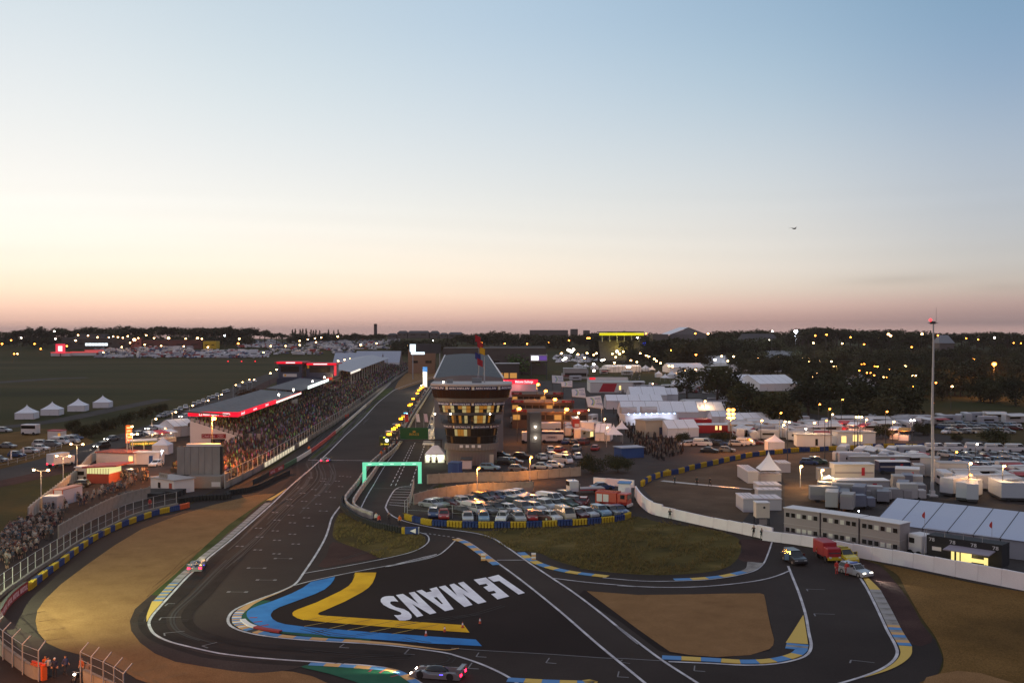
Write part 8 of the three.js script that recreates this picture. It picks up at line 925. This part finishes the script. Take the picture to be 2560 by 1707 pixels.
dots('a3', [[1670, 420], [1862, 415, WARM, 1.3], [1714, 472], [2085, 420, WARM, 1.4], [2105, 425], [2130, 425, WARM, 1.3], [2240, 445, WARM, 1.5], [2190, 472], [2220, 470], [2110, 457], [2140, 457], [2208, 560, WARM, 1.4], [2165, 605, WARM, 1.7], [2280, 488], [2305, 488]], { label: 'warm lamp over the camp site on the right', group: 'lamps over the right camp', power: 60, h: 8 });
dots('a3', [[1093, 198], [1210, 200, WARM, 1.3], [1800, 177, WHITE, 1.1], [560, 237, WHITE, 1.2], [2300, 210], [2195, 218], [640, 200], [1770, 260, WHITE], [870, 352, SODIUM], [100, 240, SODIUM], [120, 240, SODIUM]], { label: 'lamp on the far skyline above the tents', group: 'skyline lamps', Dmax: 850, color: SODIUM });
dots('a4', [[432, 218], [535, 210], [757, 232], [1105, 205, WARM, 1.7], [1125, 218, WARM, 1.6], [1413, 203, WARM, 1.6], [1560, 215], [1565, 240], [1820, 242, SODIUM, .8], [1930, 253], [2080, 237, WHITE, 1.3], [2255, 285, SODIUM, .8], [2325, 287, SODIUM, .8], [882, 297], [680, 290, WARM, 1.2], [1318, 323], [1890, 432, SODIUM, 1.2], [415, 285, WARM, 1.3]], { label: 'lamp shining between the skyline trees at the right', group: 'skyline lamps at the right', Dmax: 860, color: SODIUM });
dots('a4', [[1257, 502, WARM, 1.7], [858, 477], [880, 477], [975, 502], [1003, 502], [1110, 527], [835, 540, 0, .7], [905, 560, 0, .8], [938, 560, 0, .7], [970, 583, 0, .8], [1005, 583], [1052, 602, WARM, 1.2], [1085, 602, 0, .8], [1325, 585, WARM], [1355, 585, WARM], [1537, 652], [1685, 685, WARM, 1.2], [1505, 835], [1300, 687, 0, .7], [1325, 687, 0, .8], [677, 807, 0, .8], [467, 850, 0, .8], [557, 893], [583, 943, WARM, .9], [1083, 918], [800, 967, WARM], [825, 967, WARM], [850, 967, WARM], [1300, 998, WHITE], [1330, 998, WHITE], [108, 930, 0, .8], [183, 1015, WARM, .8], [525, 1000, 0, .8], [580, 455, WARM], [515, 488, WARM], [545, 488, WARM], [598, 502, WARM], [630, 502, WARM]].map((e) => [e[0], e[1], e[2] || SODIUM, e[3] ?? 1]), { label: 'amber lamp glowing in the dark woods on the right', group: 'lamps in the right woods', h: 9, power: 14, Dmax: 900, r: .36 });
dots('a4', [[337, 1075, WHITE], [1910, 1217, WHITE, .8], [1845, 1500, SODIUM, .9], [1720, 1290, SODIUM, .6]], { label: 'white or amber lamp near the far tyre wall', group: 'lamps near the far tyre wall', h: 4, power: 10 });
for (const [v, x, y, D, c, r, k, l] of [['a3', 2020, 178, 780, COOL, 1.15, 2500, 'very bright white floodlight on the right skyline'], ['a4', 2080, 480, 470, SODIUM, .85, 1500, 'very bright sodium lamp at the far right edge of the woods']]) { const p = far(v, x, y, D), g = terrain(p.x, -D); streetLamp(l, V3(p.x, 0, -D), p.y - g, { reach: .1, color: c, r, power: k, ground: g, name: 'floodlight_mast', pole: M.darkSteel }); }
{ const p = hit('a3', 620, 378), t = thing('blue_light_ball', 'small blue lit balloon among the festival lamps', 'balloon', p); part('globe', ball(2.4, 0, 9, 0, 10), glow(0x2a48ff, 2.2), t); part('tether', cyl(.06, .06, 7, 0, 0, 0, 4), M.darkSteel, t); }
// road lamps on the left with two arms
[[660, 500, 1110, 'nearest'], [1022, 268, 800, 'second'], [1248, 75, 0, 'third']].forEach(([x, y, yb, l]) => { const g = G('e2', x, y, 6.5); streetLamp(`double armed road lamp with warm heads, ${l} on the left`, g, 6.5, { arms: [.15, Math.PI + .15], reach: 1.35, color: WARM, power: 46, r: .22 }); });
[[1168, 1055], [1212, 1125], [1160, 1125], [1390, 985], [1575, 922], [1735, 862], [1877, 815], [2005, 760], [2137, 672], [2200, 645], [2265, 622], [2310, 622]].forEach(([x, y], i) => streetLamp(`single road lamp along the left road, ${ORD[i]} from the near end`, G('a0', x, y, 6.5), 6.5, { arms: [0], reach: 1.1, color: WARM, power: i < 8 ? 34 : 0, r: .24, group: 'road lamps on the left' }));
{ const w = streetLamp('bright white lamp beside the long white cabin', G('a0', 1480, 1280, 3.4), 3.4, { reach: .1, color: COOL, power: 20, r: .2, name: 'work_lamp' }); }
for (const [x, y, l] of [[855, 1440, 'left'], [1340, 1338, 'right']]) streetLamp(`lamp post in front of the slab wall by the tower, ${l} one`, G('a2', x, y, 5), 5, { reach: .3, color: SODIUM, power: 240, r: .2 });
for (const [x, y, l] of [[235, 888, 'first'], [260, 985, 'second'], [110, 903, 'third'], [282, 1062, 'fourth']]) streetLamp(`festoon lamp over the paddock street, ${l} one`, G('a3', x, y, 5), 5, { reach: .2, color: WARM, power: 12, r: .2 });
// floodlights just outside the left edge: one throws a pool on the gravel, a street lamp by the marshals adds amber
{ const t = thing('floodlight_mast', 'floodlight mast left of the picture aimed at the gravel', 'floodlight', [-66, 0, -101]); part('pole', cyl(.16, .1, 11, 0, 0, 0, 8), M.galv, t); part('lamp', box(.9, .6, .3, .2, 11, -.2), bulb[WHITE], t); const s = new THREE.SpotLight(0xf0ffc8, 9500, 0, .8, 1, 2); s.position.set(.9, 10.9, -.6); s.target.position.set(15, 0, -19); s.castShadow = true; s.shadow.radius = 10; t.add(s, s.target); }
streetLamp('sodium street lamp below the bottom left corner', V3(-44, 0, -84), 10, { reach: .6, color: SODIUM, power: 900, r: .3 });
// bird
{ const p = far('d', 1825, 525, 260), t = thing('bird', 'dark bird gliding in the right part of the sky', 'bird', p, .5); part('body', new THREE.SphereGeometry(.3, 8, 6).scale(2.2, .5, .5), M.black, t); for (const s of [-1, 1]) part('wing', faces([[V3(.25, .03, 0), V3(-.2, .03, 0), V3(-.35, .28, s * 1.0), V3(.1, .3, s * .9)], [V3(.1, .3, s * .9), V3(-.35, .28, s * 1.0), V3(-.5, .2, s * 1.7)]]), M.black, t); }
{ // tufts of longer grass on the islands and verges
  const r = rng(909), blade = []; for (let i = 0; i < 6; i++) { const a = i * 1.05, l = .12 + (i % 3) * .04; blade.push(faces([[V3(Math.cos(a) * .05, 0, Math.sin(a) * .05), V3(Math.cos(a + .9) * .05, 0, Math.sin(a + .9) * .05), V3(Math.cos(a + .4) * l, .2 + (i % 2) * .1, Math.sin(a + .4) * l)]])); }
  const g = merge(blade), list = [], areas = [['b2', [[200, 365], [450, 420], [950, 425], [1850, 335], [1904, 765], [1500, 728], [1160, 605], [960, 585], [640, 442]]], ['b3', [[0, 430], [440, 330], [1100, 450], [1230, 560], [1100, 720], [600, 768], [0, 716]]], ['b1', [[1085, 320], [1200, 352], [1690, 468], [1735, 492], [1676, 588], [1400, 640], [1060, 500]]]];
  for (const [v, poly] of areas) for (let i = 0; i < 26000 && list.length < 10000; i++) { const x = r() * 1904, y = 300 + r() * 1250; if (inside(poly, x, y) && Math.sin(x * .02 + y * .05) + Math.sin(x * .007 - y * .03) > r() * 2 - 1.2) list.push(G(v, x, y)); }
  const m = new THREE.InstancedMesh(g, new THREE.MeshStandardMaterial({ roughness: 1, side: THREE.DoubleSide }), list.length), q = new THREE.Matrix4(), c = new THREE.Color(); list.forEach((p, i) => { const k = .8 + r() * .9; q.makeRotationY(r() * 6).scale(V3(k, k, k)).setPosition(p.x, .02, p.z); m.setMatrixAt(i, q); const t = r(); m.setColorAt(i, c.setRGB(.10 + t * .09, .078 + t * .055, .022 + t * .02)); }); m.name = 'grass_tufts'; m.userData = { label: 'tufts of dry grass on the infield islands and verges', category: 'grass', kind: 'stuff' }; scene.add(m);
}
{ // caravans, vans and awnings packed into the paddock and behind the far tyre wall
  const r = rng(1212), protos = [], mk = (body, top, L, h, awn) => { const t = thing('caravan', 'caravan', 'caravan', [0, 0, 0], 0, 'caravans packed into the paddock'); part('body', new RoundedBoxGeometry(L, h - .5, 2.2, 1, .18).translate(0, .45 + (h - .5) / 2, 0), mat(body, .5), t); part('roof', new RoundedBoxGeometry(L - .3, .14, 1.9, 1, .06).translate(0, h + .03, 0), mat(top, .6), t); part('window', box(L * .55, .55, 2.24, -.1, h * .52, 0), M.darkGlass, t); for (const [a, b] of [[1, 1], [1, -1], [-1, 1], [-1, -1]]) part('wheel', new THREE.CylinderGeometry(.33, .33, .22, 10).rotateX(Math.PI / 2).translate(a * L * .32, .33, b * .95), M.rubber, t); if (awn) part('awning', new THREE.BoxGeometry(L * .9, .08, 2.4).rotateX(.13).translate(0, h - .3, 2.2), mat(awn, .8), t); protos.push(t); return t; };
  mk([.52, .51, .5], [.55, .54, .53], 5.6, 2.7, [.5, .46, .42]); mk([.4, .4, .42], [.5, .5, .52], 6.8, 3, null); mk([.5, .48, .45], [.5, .48, .46], 4.8, 2.4, [.34, .05, .05]); mk([.3, .31, .35], [.42, .42, .44], 6, 2.9, null); mk([.56, .55, .55], [.6, .58, .57], 7.5, 3.2, [.6, .58, .56]);
  const areas = [['a3', 1480, 2060, 1035, 1190, 26, 'right of the bright floodlight'], ['a4', 0, 620, 1060, 1170, 14, 'behind the long pale cabin'], ['a4', 680, 1400, 1020, 1110, 18, 'under the edge of the right woods'], ['c4', 1300, 2300, 215, 320, 12, 'at the back of the television compound'], ['a3', 950, 1460, 850, 960, 16, 'behind the red pavilions'], ['a3', 560, 1000, 690, 760, 8, 'behind the peaked marquee'], ['c5', 1130, 1540, 1010, 1290, 10, 'beside the red and white transporter'], ['a3', 900, 1400, 560, 680, 12, 'among the dark middle trees'], ['b4', 1300, 1900, 0, 140, 14, 'right of the antenna mast'], ['a4', 1480, 2340, 1000, 1040, 10, 'behind the white van line'], ['a2', 1500, 2340, 540, 640, 10, 'near the region boards']]; let first = 0;
  const looks = ['white caravan with a pale awning', 'long grey motorhome', 'cream caravan with a red awning', 'blue grey motorhome', 'big white motorhome with a wide awning'], put = [];
  for (const [v, x0, x1, y0, y1, n, where] of areas) for (let i = 0, tries = 0; i < n && tries < 200; tries++) { const p = G(v, x0 + r() * (x1 - x0), y0 + r() * (y1 - y0)), a = (r() < .6 ? .1 : 1.3) + (r() - .5) * .5; if (put.some((q) => Math.hypot(q.x - p.x, (q.z - p.z) * .8) < 4.6)) continue; put.push(p); i++; if (first < protos.length) { protos[first].position.copy(p); protos[first].userData.label = looks[first] + ' ' + where; protos[first++].rotation.y = a; } else { const k = Math.floor(r() * protos.length); dup(protos[k], p, a, looks[k] + ' ' + where, 'caravans packed into the paddock'); } }
  for (const [v, x, y] of [['a3', 1700, 1000], ['a3', 1900, 1040], ['a4', 150, 1010], ['a4', 420, 1020], ['a4', 900, 990], ['a4', 1150, 1010], ['a3', 1180, 820], ['a3', 700, 660], ['a3', 1000, 540], ['c5', 1320, 900], ['b4', 1500, -60], ['b4', 1750, -40]]) streetLamp('warm lamp standing among the packed caravans', G(v, x, y, 6), 6, { reach: .3, color: WARM, power: 75, r: .26, name: 'lamp_post', pole: M.darkSteel, group: 'lamps among the caravans' });
}

scene.traverse((o) => { if (o.isMesh) { o.castShadow = true; o.receiveShadow = true; } });
scene.fog = new THREE.FogExp2(0xe8d6cc, 0.00005); // thin evening haze
renderer.render(scene, camera);
